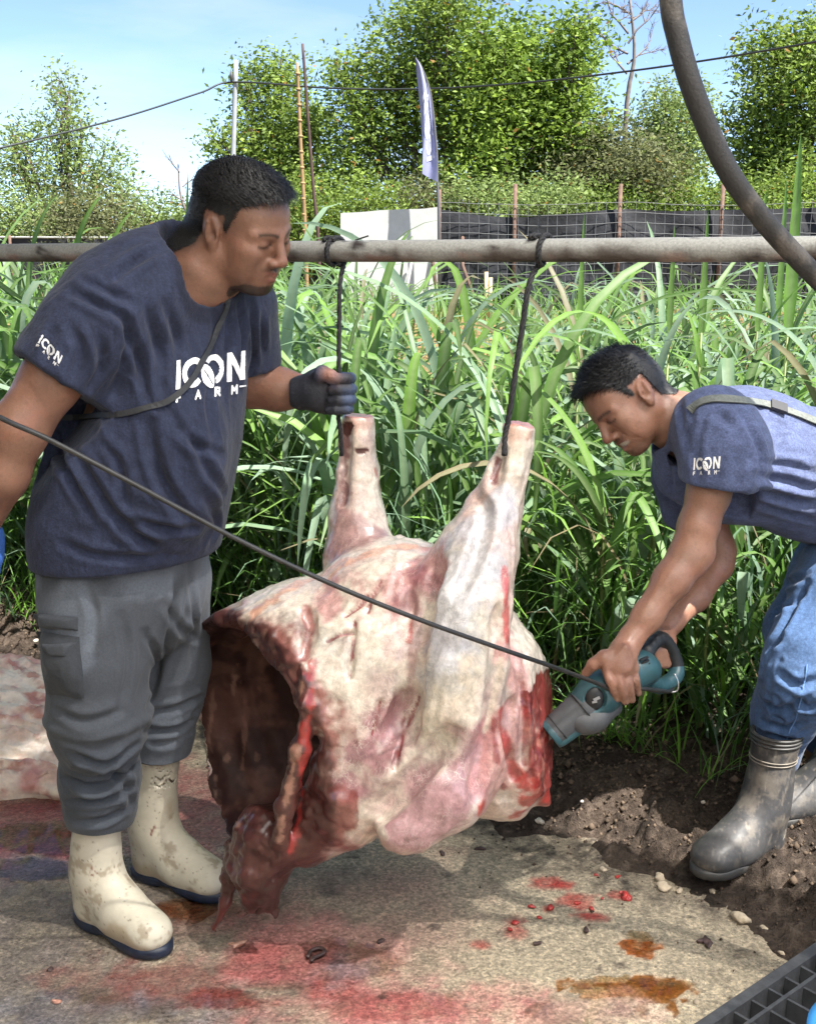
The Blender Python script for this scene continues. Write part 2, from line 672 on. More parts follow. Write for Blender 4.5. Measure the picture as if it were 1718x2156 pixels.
def build_floor():
    h = 0.0085
    xs, ys = np.arange(-2.6, 2.2, h), np.arange(0.9, 4.6, h)
    X, Y = np.meshgrid(xs, ys, indexing='ij')
    x, y = X.ravel(), Y.ravel()
    p = np.stack([x, y, 0 * x], 1)
    s = edge_s(x, y)
    n1, n2, n3 = fbm(p, 3, 5, 1, 0.6), fbm(p, 14, 4, 2, 0.6), fbm(p, 45, 3, 3, 0.6)
    tan = np.array([0.74, 0.62, 0.44])
    grey = np.array([0.165, 0.135, 0.112])
    k = sstep(-0.9, 0.9, n1 + 0.5 * n2)[:, None]
    c = tan * (0.80 + 0.30 * k) * (1 + 0.16 * n3[:, None])
    c = c * (1 - 0.18 * sstep(0.35, 0.9, n2 + .5 * n3)[:, None])
    # damp, walked-on side of the floor (left and under the camera)
    damp = np.maximum(spot(p, 120, 2040, 500, 300, 0.5, 0.5, 11), spot(p, 380, 2010, 330, 130, 0.5, 0.5, 12) * 0.9)
    damp = np.clip(damp * (0.85 + 0.4 * n2), 0, 1)
    c = c * (1 - damp[:, None]) + damp[:, None] * grey * (0.85 + 0.25 * k) * (1 + 0.25 * n3[:, None])
    # soil trodden onto the edge
    so = sstep(-0.30, 0.02, s + 0.14 * n1 + 0.09 * n2)
    so = np.clip(so * (0.8 + 0.5 * n3), 0, 1)[:, None]
    c = c * (1 - so) + so * np.array([0.10, 0.078, 0.058])
    wet = np.clip(damp * (0.55 + 0.5 * n1 + 0.3 * n2), 0, 0.85)

    def stain(m, col, w=0.0):
        nonlocal c, wet
        w_ = np.clip(m, 0, 1)
        m = np.clip(m * (1.12 + 0.34 * n3 + 0.30 * n2), 0, 1)
        c = c * (1 - m[:, None]) + m[:, None] * np.array(col)
        wet = np.maximum(wet, w_ * w)
    pink, rose, red, brown = (0.50, 0.20, 0.18), (0.38, 0.14, 0.125), (0.22, 0.025, 0.022), (0.13, 0.045, 0.02)
    stain(0.75 * spot(p, 70, 1745, 150, 62, 0.45, 0.6, 21), pink, 0.5)
    stain(0.65 * spot(p, 330, 1660, 200, 60, 0.5, 0.6, 22), rose, 0.2)
    stain(0.6 * spot(p, 430, 1760, 80, 60, 0.5, 0.6, 23), rose, 0.3)
    stain(0.7 * spot(p, 640, 2025, 240, 80, 0.35, 0.45, 24), (0.42, 0.18, 0.17), 0.9)
    stain(0.72 * spot(p, 870, 2140, 280, 60, 0.5, 0.5, 25), pink, 0.6)
    stain(0.55 * spot(p, 560, 1960, 120, 60, 0.5, 0.6, 26), pink, 0.6)
    stain(0.5 * spot(p, 820, 1900, 170, 90, 0.8, 0.6, 27), (0.45, 0.27, 0.22), 0.1)
    stain(0.55 * spot(p, 40, 1700, 110, 30, 0.6, 0.7, 28), red, 0.4)
    stain(0.8 * spot(p, 400, 1915, 80, 26, 0.4, 0.5, 29), brown, 0.8)
    stain(0.65 * spot(p, 480, 2110, 120, 26, 0.3, 0.9, 30), red, 0.8)
    stain(0.6 * spot(p, 300, 2070, 200, 40, 0.5, 0.9, 49), (0.20, 0.06, 0.05), 0.85)
    stain(0.55 * spot(p, 90, 1790, 140, 26, 0.3, 0.9, 50), (0.42, 0.14, 0.14), 0.95)
    stain(0.5 * spot(p, 700, 2090, 60, 20, 0.5, 0.8, 31), red, 0.4)
    for (a, b, r, q) in ((1160, 1862, 34, 9), (1220, 1900, 40, 12), (1080, 1935, 26, 16), (1300, 1890, 26, 9), (1150, 1915, 14, 9),
                         (1240, 1930, 30, 8), (1085, 1962, 18, 10), (150, 1760, 40, 7), (1010, 1990, 20, 7)):
        stain(0.7 * spot(p, a, b, r, q, 0.4, 0.8, int(a)), (0.42, 0.05, 0.04), 0.3)
    stain(0.9 * spot(p, 1348, 1990, 40, 28, 0.12, 0.8, 41), (0.23, 0.075, 0.022), 0.9)
    stain(0.9 * spot(p, 1335, 2082, 120, 24, 0.10, 0.9, 42), (0.20, 0.08, 0.02), 1.0)
    stain(0.85 * spot(p, 1350, 2130, 14, 34, 0.12, 0.6, 47), (0.20, 0.08, 0.02), 1.0)
    stain(0.85 * spot(p, 1415, 2120, 12, 30, 0.12, 0.6, 48, ), (0.20, 0.08, 0.02), 1.0)
    stain(0.7 * spot(p, 1240, 2120, 150, 40, 0.3, 0.5, 43), (0.44, 0.30, 0.24), 1.0)
    stain(0.55 * spot(p, 200, 2140, 170, 40, 0.4, 0.6, 44), (0.22, 0.21, 0.22), 1.0)
    stain(0.5 * spot(p, 90, 1830, 100, 22, 0.4, 0.6, 45), (0.33, 0.28, 0.29), 1.0)
    stain(0.65 * spot(p, 720, 2045, 70, 34, 0.4, 0.5, 46), (0.27, 0.25, 0.27), 1.0)
    for i in range(70):                                      # dark crumbs trodden into the surface
        a, b = rng.uniform(480, 1700), rng.uniform(1740, 2150)
        stain(0.6 * spot(p, a, b, rng.uniform(3, 13), rng.uniform(2, 5), 0.5, 0.9, i), (0.10, 0.075, 0.06))
    z = 0.0035 * n1 + 0.0016 * n2 * (1 - wet) + 0.0010 * n3 * (1 - wet)
    z = z - 0.006 * np.clip(wet - 0.6, 0, 1)
    V = np.stack([x, y, z], 1)
    n, m = len(xs), len(ys)
    i, j = np.meshgrid(np.arange(n - 1), np.arange(m - 1), indexing='ij')
    i, j = i.ravel(), j.ravel()
    Q = np.stack([i * m + j, (i + 1) * m + j, (i + 1) * m + j + 1, i * m + j + 1], 1)
    sc = edge_s(V[Q[:, 0], 0], V[Q[:, 0], 1])
    Q = Q[sc < 0.55]
    fl = mesh_obj('concrete_floor', V, Q, mat('rough_concrete', attr=True, rough=0.8, wet='wet', spec=0.5,
                  noise=(90, 0.35, 5), noise2=(330, 0.25, 3), grain=(170, 0.30), bump=[(130, 1.0, 0.02), (330, 0.8, 0.008)]), color=c, attrs={'wet': wet})
    fl['kind'] = 'structure'
    # the rest of the floor, round and behind the camera
    q = [EDGE0 + EDGE_T * a + EDGE_N * b for a, b in ((-6, 0.3), (9, 0.3), (9, -8), (-6, -8))]
    V = [(a[0], a[1], -0.03) for a in q]
    f2 = mesh_obj('concrete_slab', np.array(V), [(0, 3, 2, 1)], mat('old_concrete', (0.36, 0.30, 0.22), 0.85, noise=(5, 0.25)))
    f2['kind'] = 'structure'


build_floor()


# ---- thin pools of watery blood standing on the floor
def puddle_mat(name, tint):
    m = bpy.data.materials.new(name)
    m.use_nodes = True
    nt = m.node_tree
    nt.nodes.remove(nt.nodes['Principled BSDF'])
    t, g, f, x = (nt.nodes.new(k) for k in ('ShaderNodeBsdfTransparent', 'ShaderNodeBsdfGlossy', 'ShaderNodeFresnel', 'ShaderNodeMixShader'))
    t.inputs['Color'].default_value = (*tint, 1)
    g.inputs['Roughness'].default_value = 0.03
    f.inputs['IOR'].default_value = 1.36
    nt.links.new(f.outputs[0], x.inputs[0])
    nt.links.new(t.outputs[0], x.inputs[1])
    nt.links.new(g.outputs[0], x.inputs[2])
    nt.links.new(x.outputs[0], nt.nodes['Material Output'].inputs['Surface'])
    return m


PM = [puddle_mat('watery_blood', (0.98, 0.91, 0.92)), puddle_mat('brown_water', (0.90, 0.78, 0.66)), puddle_mat('thin_water', (0.94, 0.93, 0.93))]
for i, (cx, cy, rx, ry, k) in enumerate(((655, 2032, 200, 62, 0), (860, 2128, 220, 40, 0), (85, 1765, 150, 42, 0), (1330, 2085, 135, 34, 1), (1240, 2130, 150, 40, 2), (180, 2130, 200, 50, 2), (60, 1835, 130, 26, 2), (400, 1915, 75, 24, 1), (480, 2110, 110, 24, 0), (1348, 1990, 38, 26, 1))):
    c0 = G(cx, cy)
    ux, uy = np.linalg.norm(G(cx + rx, cy) - c0), np.linalg.norm(G(cx, cy - ry) - c0)
    n = 120
    a = np.linspace(0, 2 * np.pi, n, endpoint=False)
    d = np.stack([np.cos(a), np.sin(a), 0 * a + i * 3.7], 1)
    r = 0.80 + 0.26 * fbm(d, 1.4, 4, i, 0.6) + 0.10 * fbm(d, 7, 3, i + 40, 0.6)
    V = [(c0[0], c0[1], 0.0045)] + [(c0[0] + ux * q * k_[0], c0[1] + uy * q * k_[1], 0.0045) for q, k_ in zip(r, d)]
    mesh_obj('puddle', np.array(V), [(0, 1 + j, 1 + (j + 1) % n) for j in range(n)], PM[k], kind='structure')


def soil_z(x, y):
    p = np.stack([x, y, 0 * x], 1)
    s = edge_s(x, y)
    t = (x - EDGE0[0]) * EDGE_T[0] + (y - EDGE0[1]) * EDGE_T[1]
    n1, n2 = fbm(p, 2.2, 3, 61), fbm(p, 7, 4, 62, 0.6)
    se = s + 0.10 * n1 + 0.05 * n2
    hump = 0.045 * sstep(-0.02, 0.20, se) + 0.028 * np.exp(-((s - 0.42) / 0.2) ** 2) * sstep(1.0, 1.7, t) + 0.02 * n1 * sstep(0, 0.3, se)
    body = sstep(-0.05, 0.12, se)
    clod = np.abs(fbm(p, 15, 4, 63, 0.65))
    fine = fbm(p, 48, 3, 64, 0.6)
    return -0.014 + (hump + 0.027 * clod + 0.014 * fine + 0.016 * n2) * body + 0.012 * sstep(-0.06, 0.02, se) - 0.05 * sstep(1.0, 1.9, s)


def build_soil():
    h = 0.0095
    ts, ss = np.arange(-1.5, 4.2, h), np.arange(-0.3, 2.0, h)
    T, Sg = np.meshgrid(ts, ss, indexing='ij')
    t, s = T.ravel(), Sg.ravel()
    xy = EDGE0[None] + t[:, None] * EDGE_T + s[:, None] * EDGE_N
    z = soil_z(xy[:, 0], xy[:, 1])
    V = np.stack([xy[:, 0], xy[:, 1], z], 1)
    n, m = len(ts), len(ss)
    i, j = np.meshgrid(np.arange(n - 1), np.arange(m - 1), indexing='ij')
    i, j = i.ravel(), j.ravel()
    Q = np.stack([i * m + j, (i + 1) * m + j, (i + 1) * m + j + 1, i * m + j + 1], 1)
    Q = Q[(z[Q] > -0.02).any(1)]
    p = V * 1.0
    k = sstep(-0.6, 0.8, fbm(p, 5, 4, 71))[:, None]
    c = np.array([0.034, 0.026, 0.021]) * (1 - k) + k * np.array([0.068, 0.051, 0.040])
    pale_flecks = sstep(0.35, 0.8, fbm(p, 34, 4, 72, .65))[:, None]  # paler flecks scattered by noise
    c = c * (1 - 0.6 * pale_flecks) + 0.6 * pale_flecks * np.array([0.13, 0.10, 0.078])
    o = mesh_obj('soil', V, Q, mat('dark_soil', attr=True, rough=0.95, noise=(60, 0.4), bump=[(60, 0.9, 0.03), (200, 0.7, 0.01)], spec=0.15), color=c)
    o['kind'] = 'structure'
    # loose crumbs of soil lying on the bank
    ico = [(0, 0, 1), (1, 0, 0), (0, 1, 0), (-1, 0, 0), (0, -1, 0), (0, 0, -1)]
    fi = [(0, 1, 2), (0, 2, 3), (0, 3, 4), (0, 4, 1), (5, 2, 1), (5, 3, 2), (5, 4, 3), (5, 1, 4)]
    N = 9000
    t, s = rng.uniform(-1, 3.6, N), rng.normal(0.36, 0.20, N)
    xy = EDGE0[None] + t[:, None] * EDGE_T + s[:, None] * EDGE_N
    r = rng.uniform(0.002, 0.007, N) * np.where(rng.random(N) < 0.06, 2.2, 1) * np.where(s < 0.02, 0.6, 1)
    z = np.maximum(soil_z(xy[:, 0], xy[:, 1]), -0.001) + r * 0.4
    base = np.array(ico)
    V = (base[None] * rng.uniform(0.6, 1.3, (N, 6, 1))) * r[:, None, None] + np.stack([xy[:, 0], xy[:, 1], z], 1)[:, None]
    Fc = (np.array(fi)[None] + (np.arange(N) * 6)[:, None, None]).reshape(-1, 3)
    cc = np.repeat(np.array([0.06, 0.044, 0.032])[None] * rng.uniform(0.6, 2.0, (N, 1)), 6, 0)
    o = mesh_obj('soil_crumbs', V.reshape(-1, 3), Fc, mat('soil_crumb', attr=True, rough=0.95, spec=0.15), color=cc, smooth=False)
    o['kind'] = 'stuff'
    o['label'] = 'loose dark crumbs of soil scattered along the edge of the concrete'
    o['category'] = 'soil'


build_soil()

# ---- the open shed whose roof shades the foreground (roof and posts stand outside the picture)
shed = thing('open_shed', 'open roofed shelter on steel posts over the concrete floor', 'shed', tuple(edge_pt(2.2, -3)))
ROOF_S = 0.0


def roof_sheet(t0, t1, name, m):
    rv = []
    for z in (2.72, 2.76):
        for a, b in ((t0, ROOF_S), (t1, ROOF_S), (t1, -5.2), (t0, -5.2)):
            q = edge_pt(a, b)
            rv.append((q[0], q[1], z + 0.05 * -b))
    mesh_obj(name, np.array(rv), [(0, 1, 2, 3), (7, 6, 5, 4), (0, 4, 5, 1), (1, 5, 6, 2), (2, 6, 7, 3), (3, 7, 4, 0)], m, shed, smooth=False)


roof_sheet(-3.2, 2.25, 'zinc_roof_sheet', mat('zinc_roof', (0.34, 0.34, 0.33), 0.6, noise=(3, 0.15)))  # unseen opaque part, sized to keep the left side darker
# unseen translucent corrugated sheets, added to spread soft light over the right-hand half
cv, cf = [], []
fg = mat('light_diffuser', (0.95, 0.93, 0.88), 0.6, transl=0.95)
fo = next(n for n in fg.node_tree.nodes if n.type == 'OUTPUT_MATERIAL')
ft, fm_ = fg.node_tree.nodes.new('ShaderNodeBsdfTransparent'), fg.node_tree.nodes.new('ShaderNodeMixShader')
fm_.inputs[0].default_value = 0.13
fg.node_tree.links.new(fo.inputs['Surface'].links[0].from_socket, fm_.inputs[1])
fg.node_tree.links.new(ft.outputs[0], fm_.inputs[2])
fg.node_tree.links.new(fm_.outputs[0], fo.inputs['Surface'])
ts = np.arange(2.05, 7.5, 0.019)
for t_ in ts:
    for s_ in (ROOF_S, -5.2):
        q = edge_pt(t_, s_)
        cv.append((q[0], q[1], 2.785 + 0.05 * -s_ + 0.009 * math.cos(t_ * 2 * np.pi / 0.076)))
for i in range(len(ts) - 1):
    cf.append((2 * i, 2 * i + 2, 2 * i + 3, 2 * i + 1))
mesh_obj('light_diffuser_sheet', np.array(cv), cf, fg, shed)
wq = [edge_pt(-3.2, -3.7), edge_pt(7.5, -3.7)]
mesh_obj('light_block_wall', *boxes([((wq[0] + wq[1]) / 2 + (0, 0, 1.2), (5.35, .05, 1.23), frame([*EDGE_T, 0]))]), mat('light_block', (0.42, 0.38, 0.32), 0.8, noise=(3, 0.2)), shed, smooth=False)  # unseen wall, added to cut flat fill light from behind the camera
for a, b in ((-2.9, 0.1), (7.2, 0.1), (-2.9, -5.0), (7.2, -5.0)):
    q = edge_pt(a, b)
    mesh_obj('post', *boxes([((q[0], q[1], 1.36 - 0.02 * b), (0.04, 0.04, 1.375 - 0.025 * b), None)]), mat('steel_post', (0.3, 0.29, 0.27), 0.6), shed, smooth=False)


# ---- grass
def blades(base, az, length, width, th0, droop, nseg=8, fold=0.25, twist=None, bend=1.5, tipfold=None):
    """ribbons with a folded midrib; all inputs are arrays over the blades"""
    N = len(base)
    t = np.linspace(0, 1, nseg + 1)
    th = th0[:, None] + droop[:, None] * t[None] ** bend
    if tipfold is not None:                         # leaves that snap over part way up
        th = th + tipfold[:, 1:2] * (t[None] > tipfold[:, 0:1])
    ds = (length / nseg)[:, None]
    dr, dz = np.sin(th) * ds, np.cos(th) * ds
    r = np.concatenate([np.zeros((N, 1)), np.cumsum(dr[:, :-1], 1)], 1)
    z = np.concatenate([np.zeros((N, 1)), np.cumsum(dz[:, :-1], 1)], 1)
    d = np.stack([np.sin(az), np.cos(az)], 1)
    side = np.stack([np.cos(az), -np.sin(az), 0 * az], 1)
    c = np.zeros((N, nseg + 1, 3))
    c[:, :, 0] = base[:, 0:1] + r * d[:, 0:1]
    c[:, :, 1] = base[:, 1:2] + r * d[:, 1:2]
    c[:, :, 2] = base[:, 2:3] + z
    prof = np.minimum(1, 0.55 + 2.2 * t) * np.clip(1 - t, 0, 1) ** 0.55
    w = width[:, None] * prof[None] * 0.5
    nrm = np.stack([-np.cos(th) * d[:, 0:1], -np.cos(th) * d[:, 1:2], np.sin(th)], 2)
    tw = (0 if twist is None else twist[:, None] * t[None])
    sd = side[:, None, :] * np.cos(tw)[..., None] + nrm * np.sin(tw)[..., None] if twist is not None else np.repeat(side[:, None, :], nseg + 1, 1)
    L = c - sd * w[..., None] + nrm * (w * fold)[..., None]
    Rr = c + sd * w[..., None] + nrm * (w * fold)[..., None]
    V = np.stack([L, c, Rr], 2).reshape(-1, 3)
    i = np.arange(nseg)
    q = np.concatenate([np.stack([3 * i, 3 * i + 1, 3 * i + 4, 3 * i + 3], 1), np.stack([3 * i + 1, 3 * i + 2, 3 * i + 5, 3 * i + 4], 1)])
    Q = (q[None] + (np.arange(N) * 3 * (nseg + 1))[:, None, None]).reshape(-1, 4)
    return V, Q


def blade_colors(N, nseg, kinds, mid=True):
    """per blade colour, paler midrib"""
    c = np.repeat(kinds[:, None, :], (nseg + 1) * 3, 1).reshape(N, nseg + 1, 3, 3).copy()
    if mid:
        c[:, :, 1] = c[:, :, 1] * 0.6 + 0.4 * np.array([0.30, 0.34, 0.21])
    c *= rng.uniform(0.9, 1.1, (N, nseg + 1, 1, 1))
    return c.reshape(-1, 3)


GRASS = mat('grass_leaf', attr=True, rough=0.5, transl=0.5, spec=0.35, noise=(25, 0.12))
PAL = np.array([[0.115, 0.210, 0.035], [0.160, 0.280, 0.045], [0.230, 0.330, 0.160], [0.330, 0.420, 0.250], [0.230, 0.390, 0.045], [0.085, 0.150, 0.032], [0.30, 0.21, 0.10]])


def pal(N, w):
    w = list(w) + [0.045 * sum(w)]
    k = rng.choice(len(PAL), N, p=np.array(w) / np.sum(w))
    return np.array([0.66, 0.78, 0.95]) * PAL[k] * rng.uniform(0.8, 1.2, (N, 1))


def grass_top(t, s):
    """height the tall grass reaches along the shed edge (t) and away from it (s)"""
    return 1.00 + 0.10 * np.sin(1.7 * t + 0.6) + 0.05 * np.sin(4.1 * t) - 0.012 * s - 0.14 * np.exp(-((t - 0.5) / 0.9) ** 2)


def build_grass():
    VV, QQ, CC = [], [], []
    n0 = 0

    def add(V, Q, c):
        nonlocal n0
        VV.append(V)
        QQ.append(Q + n0)
        CC.append(c)
        n0 += len(V)
    # tall stand: leaves leaving upright culms at every height
    N = 5600
    t = rng.uniform(-3.2, 6.2, N)
    s = 0.80 + 5.6 * rng.random(N) ** 1.7 + 0.10 * np.sin(5 * t) + 0.55 * sstep(2.2, 2.7, t)
    xy = EDGE0[None] + t[:, None] * EDGE_T + s[:, None] * EDGE_N
    keep = ~((xy[:, 0] > -0.05) & (xy[:, 0] < 0.7) & (xy[:, 1] > 5.2))         # bare lane behind the carcass
    t, s, xy = t[keep], s[keep], xy[keep]
    N = len(t)
    top = grass_top(t, s) * rng.uniform(0.88, 1.1, N)
    ln = rng.uniform(0.65, 1.35, N)
    z0 = np.clip(top * rng.beta(2.2, 1.6, N) - 0.22, 0.02, 1.0) + land(xy[:, 0], xy[:, 1]) + 0.03
    az = rng.uniform(0, 2 * np.pi, N)
    # outermost leaves lean out over the open floor
    out = np.arctan2(-EDGE_N[0], -EDGE_N[1])
    front = (s < 1.5) & (rng.random(N) < 0.55)
    az = np.where(front, out + rng.normal(0, 0.9, N), az)
    near_man = (t > 1.5) & (s < 2.3)
    ln = np.where(near_man, np.minimum(ln, 0.35 + 0.42 * (s - 0.6)), ln)
    th0 = np.abs(rng.normal(0.22, 0.16, N)) + 0.05
    droop = rng.uniform(1.1, 2.9, N)
    wd = rng.uniform(0.024, 0.060, N)
    tf = np.stack([rng.uniform(0.35, 0.7, N), np.where(rng.random(N) < 0.16, rng.uniform(0.7, 1.7, N), 0)], 1)
    V, Q = blades(np.stack([xy[:, 0], xy[:, 1], z0], 1), az, ln, wd, th0, droop, 8, 0.28, rng.normal(0, 0.7, N), 1.4, tf)
    add(V, Q, blade_colors(N, 8, pal(N, [4, 4, 3, 2, 3, 2])))
    # finer undergrowth near the ground
    N = 9500
    t = rng.uniform(-3.0, 5.0, N)
    s = 0.62 + 1.6 * rng.random(N) ** 1.5 + 0.12 * np.sin(3.3 * t + 1) + 0.25 * sstep(2.3, 2.8, t)
    xy = EDGE0[None] + t[:, None] * EDGE_T + s[:, None] * EDGE_N
    ln = rng.uniform(0.25, 0.75, N)
    z0 = np.maximum(land(xy[:, 0], xy[:, 1]), -0.02) + rng.random(N) ** 2 * 0.5
    az = np.where(rng.random(N) < 0.5, out + rng.normal(0, 1.1, N), rng.uniform(0, 6.28, N))
    V, Q = blades(np.stack([xy[:, 0], xy[:, 1], z0], 1), az, ln, rng.uniform(0.005, 0.016, N), np.abs(rng.normal(0.5, 0.35, N)), rng.uniform(0.6, 2.4, N), 5, 0.2)
    add(V, Q, blade_colors(N, 5, pal(N, [4, 2, 2, 1, 1, 4]), False))
    # short far turf up to the fence
    N = 5200
    x, y = rng.uniform(-9, 10, N), rng.uniform(6, 19.5, N) 
    z0 = land(x, y)
    V, Q = blades(np.stack([x, y, z0], 1), rng.uniform(0, 6.28, N), rng.uniform(0.25, 0.75, N) * np.where(x < -1.5, 1.5, 1), rng.uniform(0.018, 0.05, N), np.abs(rng.normal(0.2, 0.2, N)), rng.uniform(0.3, 1.8, N), 4, 0.2)
    add(V, Q, blade_colors(N, 4, pal(N, [4, 4, 1, 1, 4, 1]), False))
    o = mesh_obj('tall_grass', np.concatenate(VV), np.concatenate(QQ), GRASS, color=np.concatenate(CC))
    o['kind'] = 'stuff'
    o['label'] = 'dense stand of tall green fodder grass beyond the metal rail'
    o['category'] = 'grass'
    # culms
    N = 420
    t, s = rng.uniform(-3, 5.5, N), 0.8 + 2.2 * rng.random(N) ** 1.6
    parts = []
    for a, b in zip(t, s):
        q = edge_pt(a, b, -0.02)
        h = grass_top(a, b) * rng.uniform(0.55, 0.85)
        w = rng.normal(0, 0.06, 2)
        parts.append(tube([q, q + (w[0] * .5, w[1] * .5, h * .5), q + (w[0], w[1], h)], [0.007, 0.006, 0.004], 5, False))
    V, Fc = join(parts)
    o = mesh_obj('grass_stems', V, Fc, mat('grass_stem', (0.13, 0.16, 0.05), 0.6, noise=(8, 0.4)))
    o['kind'] = 'stuff'
    o['label'] = 'upright jointed stems inside the stand of tall grass'
    o['category'] = 'grass'


build_grass()


# single grass plants along the front of the stand, leaf by leaf
def grass_plant(t, s, n, H, label, lean=0.0, pale=1.0):
    q = edge_pt(t, s, -0.02)
    r = thing('grass_plant', label, 'grass', tuple(q), 'tall grass plants along the front of the stand')
    out = math.atan2(-EDGE_N[0], -EDGE_N[1])
    w = rng.normal(0, 0.05, 2)
    top = q + (w[0], w[1], H * 0.8)
    V, Fc = tube(spline([q, (q + top) / 2 + (w[1] * .2, w[0] * .2, 0), top], 7), np.linspace(0.009, 0.005, 7), 7)
    mesh_obj('stem', V, Fc, mat('grass_stem', (0.13, 0.16, 0.05), 0.6, noise=(8, 0.4)), r)
    for i in range(n):
        f = (i + 0.6) / n
        b = q + (top - q) * (0.25 + 0.75 * f)
        az = np.array([out + rng.normal(0, 1.0)])
        ln = np.array([rng.uniform(0.8, 1.3)]) * (0.72 if t > 1.7 else 1)
        tf = np.array([[rng.uniform(0.3, 0.6), rng.uniform(0.8, 1.5) if rng.random() < 0.4 else 0]])
        V, Q = blades(b[None], az, ln, np.array([rng.uniform(0.038, 0.064)]), np.array([abs(rng.normal(0.3, 0.15)) + 0.1 + lean]),
                      np.array([rng.uniform(1.2, 2.5)]), 12, 0.28, np.array([rng.normal(0, 0.5)]), 1.3, tf)
        k = pal(1, [3, 3, 4 * pale, 4 * pale, 2, 0])
        mesh_obj('leaf', V, Q, GRASS, r, color=blade_colors(1, 12, k))


GL = 'tall grass plant with broad arching leaves and pale midribs beside the soil bank'
for t_, s_, n_, h_ in ((-1.2, .95, 8, 1.2), (-.75, .8, 7, 1.1), (0.55, .85, 8, .95), (0.85, .72, 8, .85), (1.15, .78, 7, 0.8), (1.0, 1.1, 8, 1.2), (1.5, .9, 8, 1.05),
                       (1.7, 1.25, 7, 1.2), (1.85, .8, 8, .9), (2.05, 1.3, 8, 1.2), (2.3, 1.5, 8, 1.2), (2.5, 1.6, 9, 1.3), (2.6, 1.4, 8, 1.2),
                       (2.85, 1.5, 9, 1.3), (3.05, 1.4, 8, 1.25), (3.25, 1.6, 9, 1.4), (0.2, 1.0, 7, 1.1), (-0.2, .9, 7, 1.15), (3.5, 1.5, 8, 1.4)):
    grass_plant(t_, s_, n_, h_, GL)

# tall bolt-upright shoots standing over the rail
for px, py0, py1, D_, w_ in ((1663, 290, 640, 4.3, .055), (1640, 380, 640, 5.4, .0355), (1598, 400, 640, 4.2, .03), (1222, 455, 640, 4.3, .026), (1480, 450, 640, 4.0, .03), (1412, 480, 640, 4.0, .026),
                             (395, 370, 640, 5.2, .04), (60, 440, 640, 5.4, .035), (150, 440, 640, 5.3, .045), (215, 470, 640, 4.2, .03)):
    a, b = P(px, py1, D_), P(px, py0, D_)
    gz = float(land(np.array([a[0]]), np.array([a[1]]))[0])
    r = thing('grass_shoot', 'upright grass shoot rising above the metal rail', 'grass', (a[0], a[1], gz), 'grass shoots above the rail')
    a = a - (0, 0, .10)
    V, Fc = tube([(a[0], a[1], gz - .02), a], [0.005, 0.004], 6)
    mesh_obj('stem', V, Fc, mat('grass_stem', (0.13, 0.16, 0.05), 0.6, noise=(8, 0.4)), r)
    for i in range(3):
        V, Q = blades(a[None] - (0, 0, 0.12 * i), np.array([rng.uniform(0, 6.28) if i else (2.2 if px < 300 else 0.25)]), np.array([(b[2] - a[2]) * (1.04 if i == 0 else 0.8) * (1.25 if px < 300 else 1)]), np.array([w_]),
                      np.array([0.04 + 0.2 * i]), np.array([0.15 + 0.8 * i + (1.0 if px < 300 else 0)]), 10, 0.3, np.array([0.5]))
        mesh_obj('leaf', V, Q, GRASS, r, color=blade_colors(1, 10, pal(1, [0, 4, 0, 0, 6, 0])))

# small weeds on the soil by the boots
def tuft(x, y, n, ln, label):
    q = G(x, y)
    q[2] = max(0, float(soil_z(q[:1], q[1:2])[0]))
    N = n
    V, Q = blades(q[None] + np.concatenate([rng.normal(0, 0.025, (N, 2)), np.zeros((N, 1))], 1), rng.uniform(0, 6.28, N), rng.uniform(0.5, 1.2, N) * ln, rng.uniform(0.004, 0.009, N),
                  np.abs(rng.normal(0.6, 0.35, N)), rng.uniform(0.3, 1.8, N), 6, 0.2)
    o = mesh_obj('grass_tuft', V, Q, GRASS, color=blade_colors(N, 6, pal(N, [2, 4, 1, 1, 5, 1]), False))
    o['label'], o['category'], o['group'] = label, 'grass', 'small grass tufts on the soil'


for x, y, n, l in ((1235, 1580, 26, .2), (1300, 1610, 24, .25), (1345, 1625, 20, .3), (1400, 1640, 16, .22), (1200, 1560, 22, .2), (1270, 1590, 22, .16), (1480, 1690, 10, .2), (1540, 1680, 9, .26)):
    tuft(x, y, n, l, 'small tuft of fine green grass at the top of the soil bank')
for x, y, n, l in ((35, 1320, 22, .3), (75, 1310, 18, .25), (5, 1300, 18, .3)):
    tuft(x, y, n, l, 'small pale grass tuft on the soil beside the grey cargo trousers')


# ---- trees
LEAF = mat('tree_leaf', attr=True, rough=0.6, transl=0.48, spec=0.35)
BARK = mat('bark', (0.14, 0.11, 0.085), 0.9, noise=(6, 0.4), bump=[(20, 0.6, 0.03)])


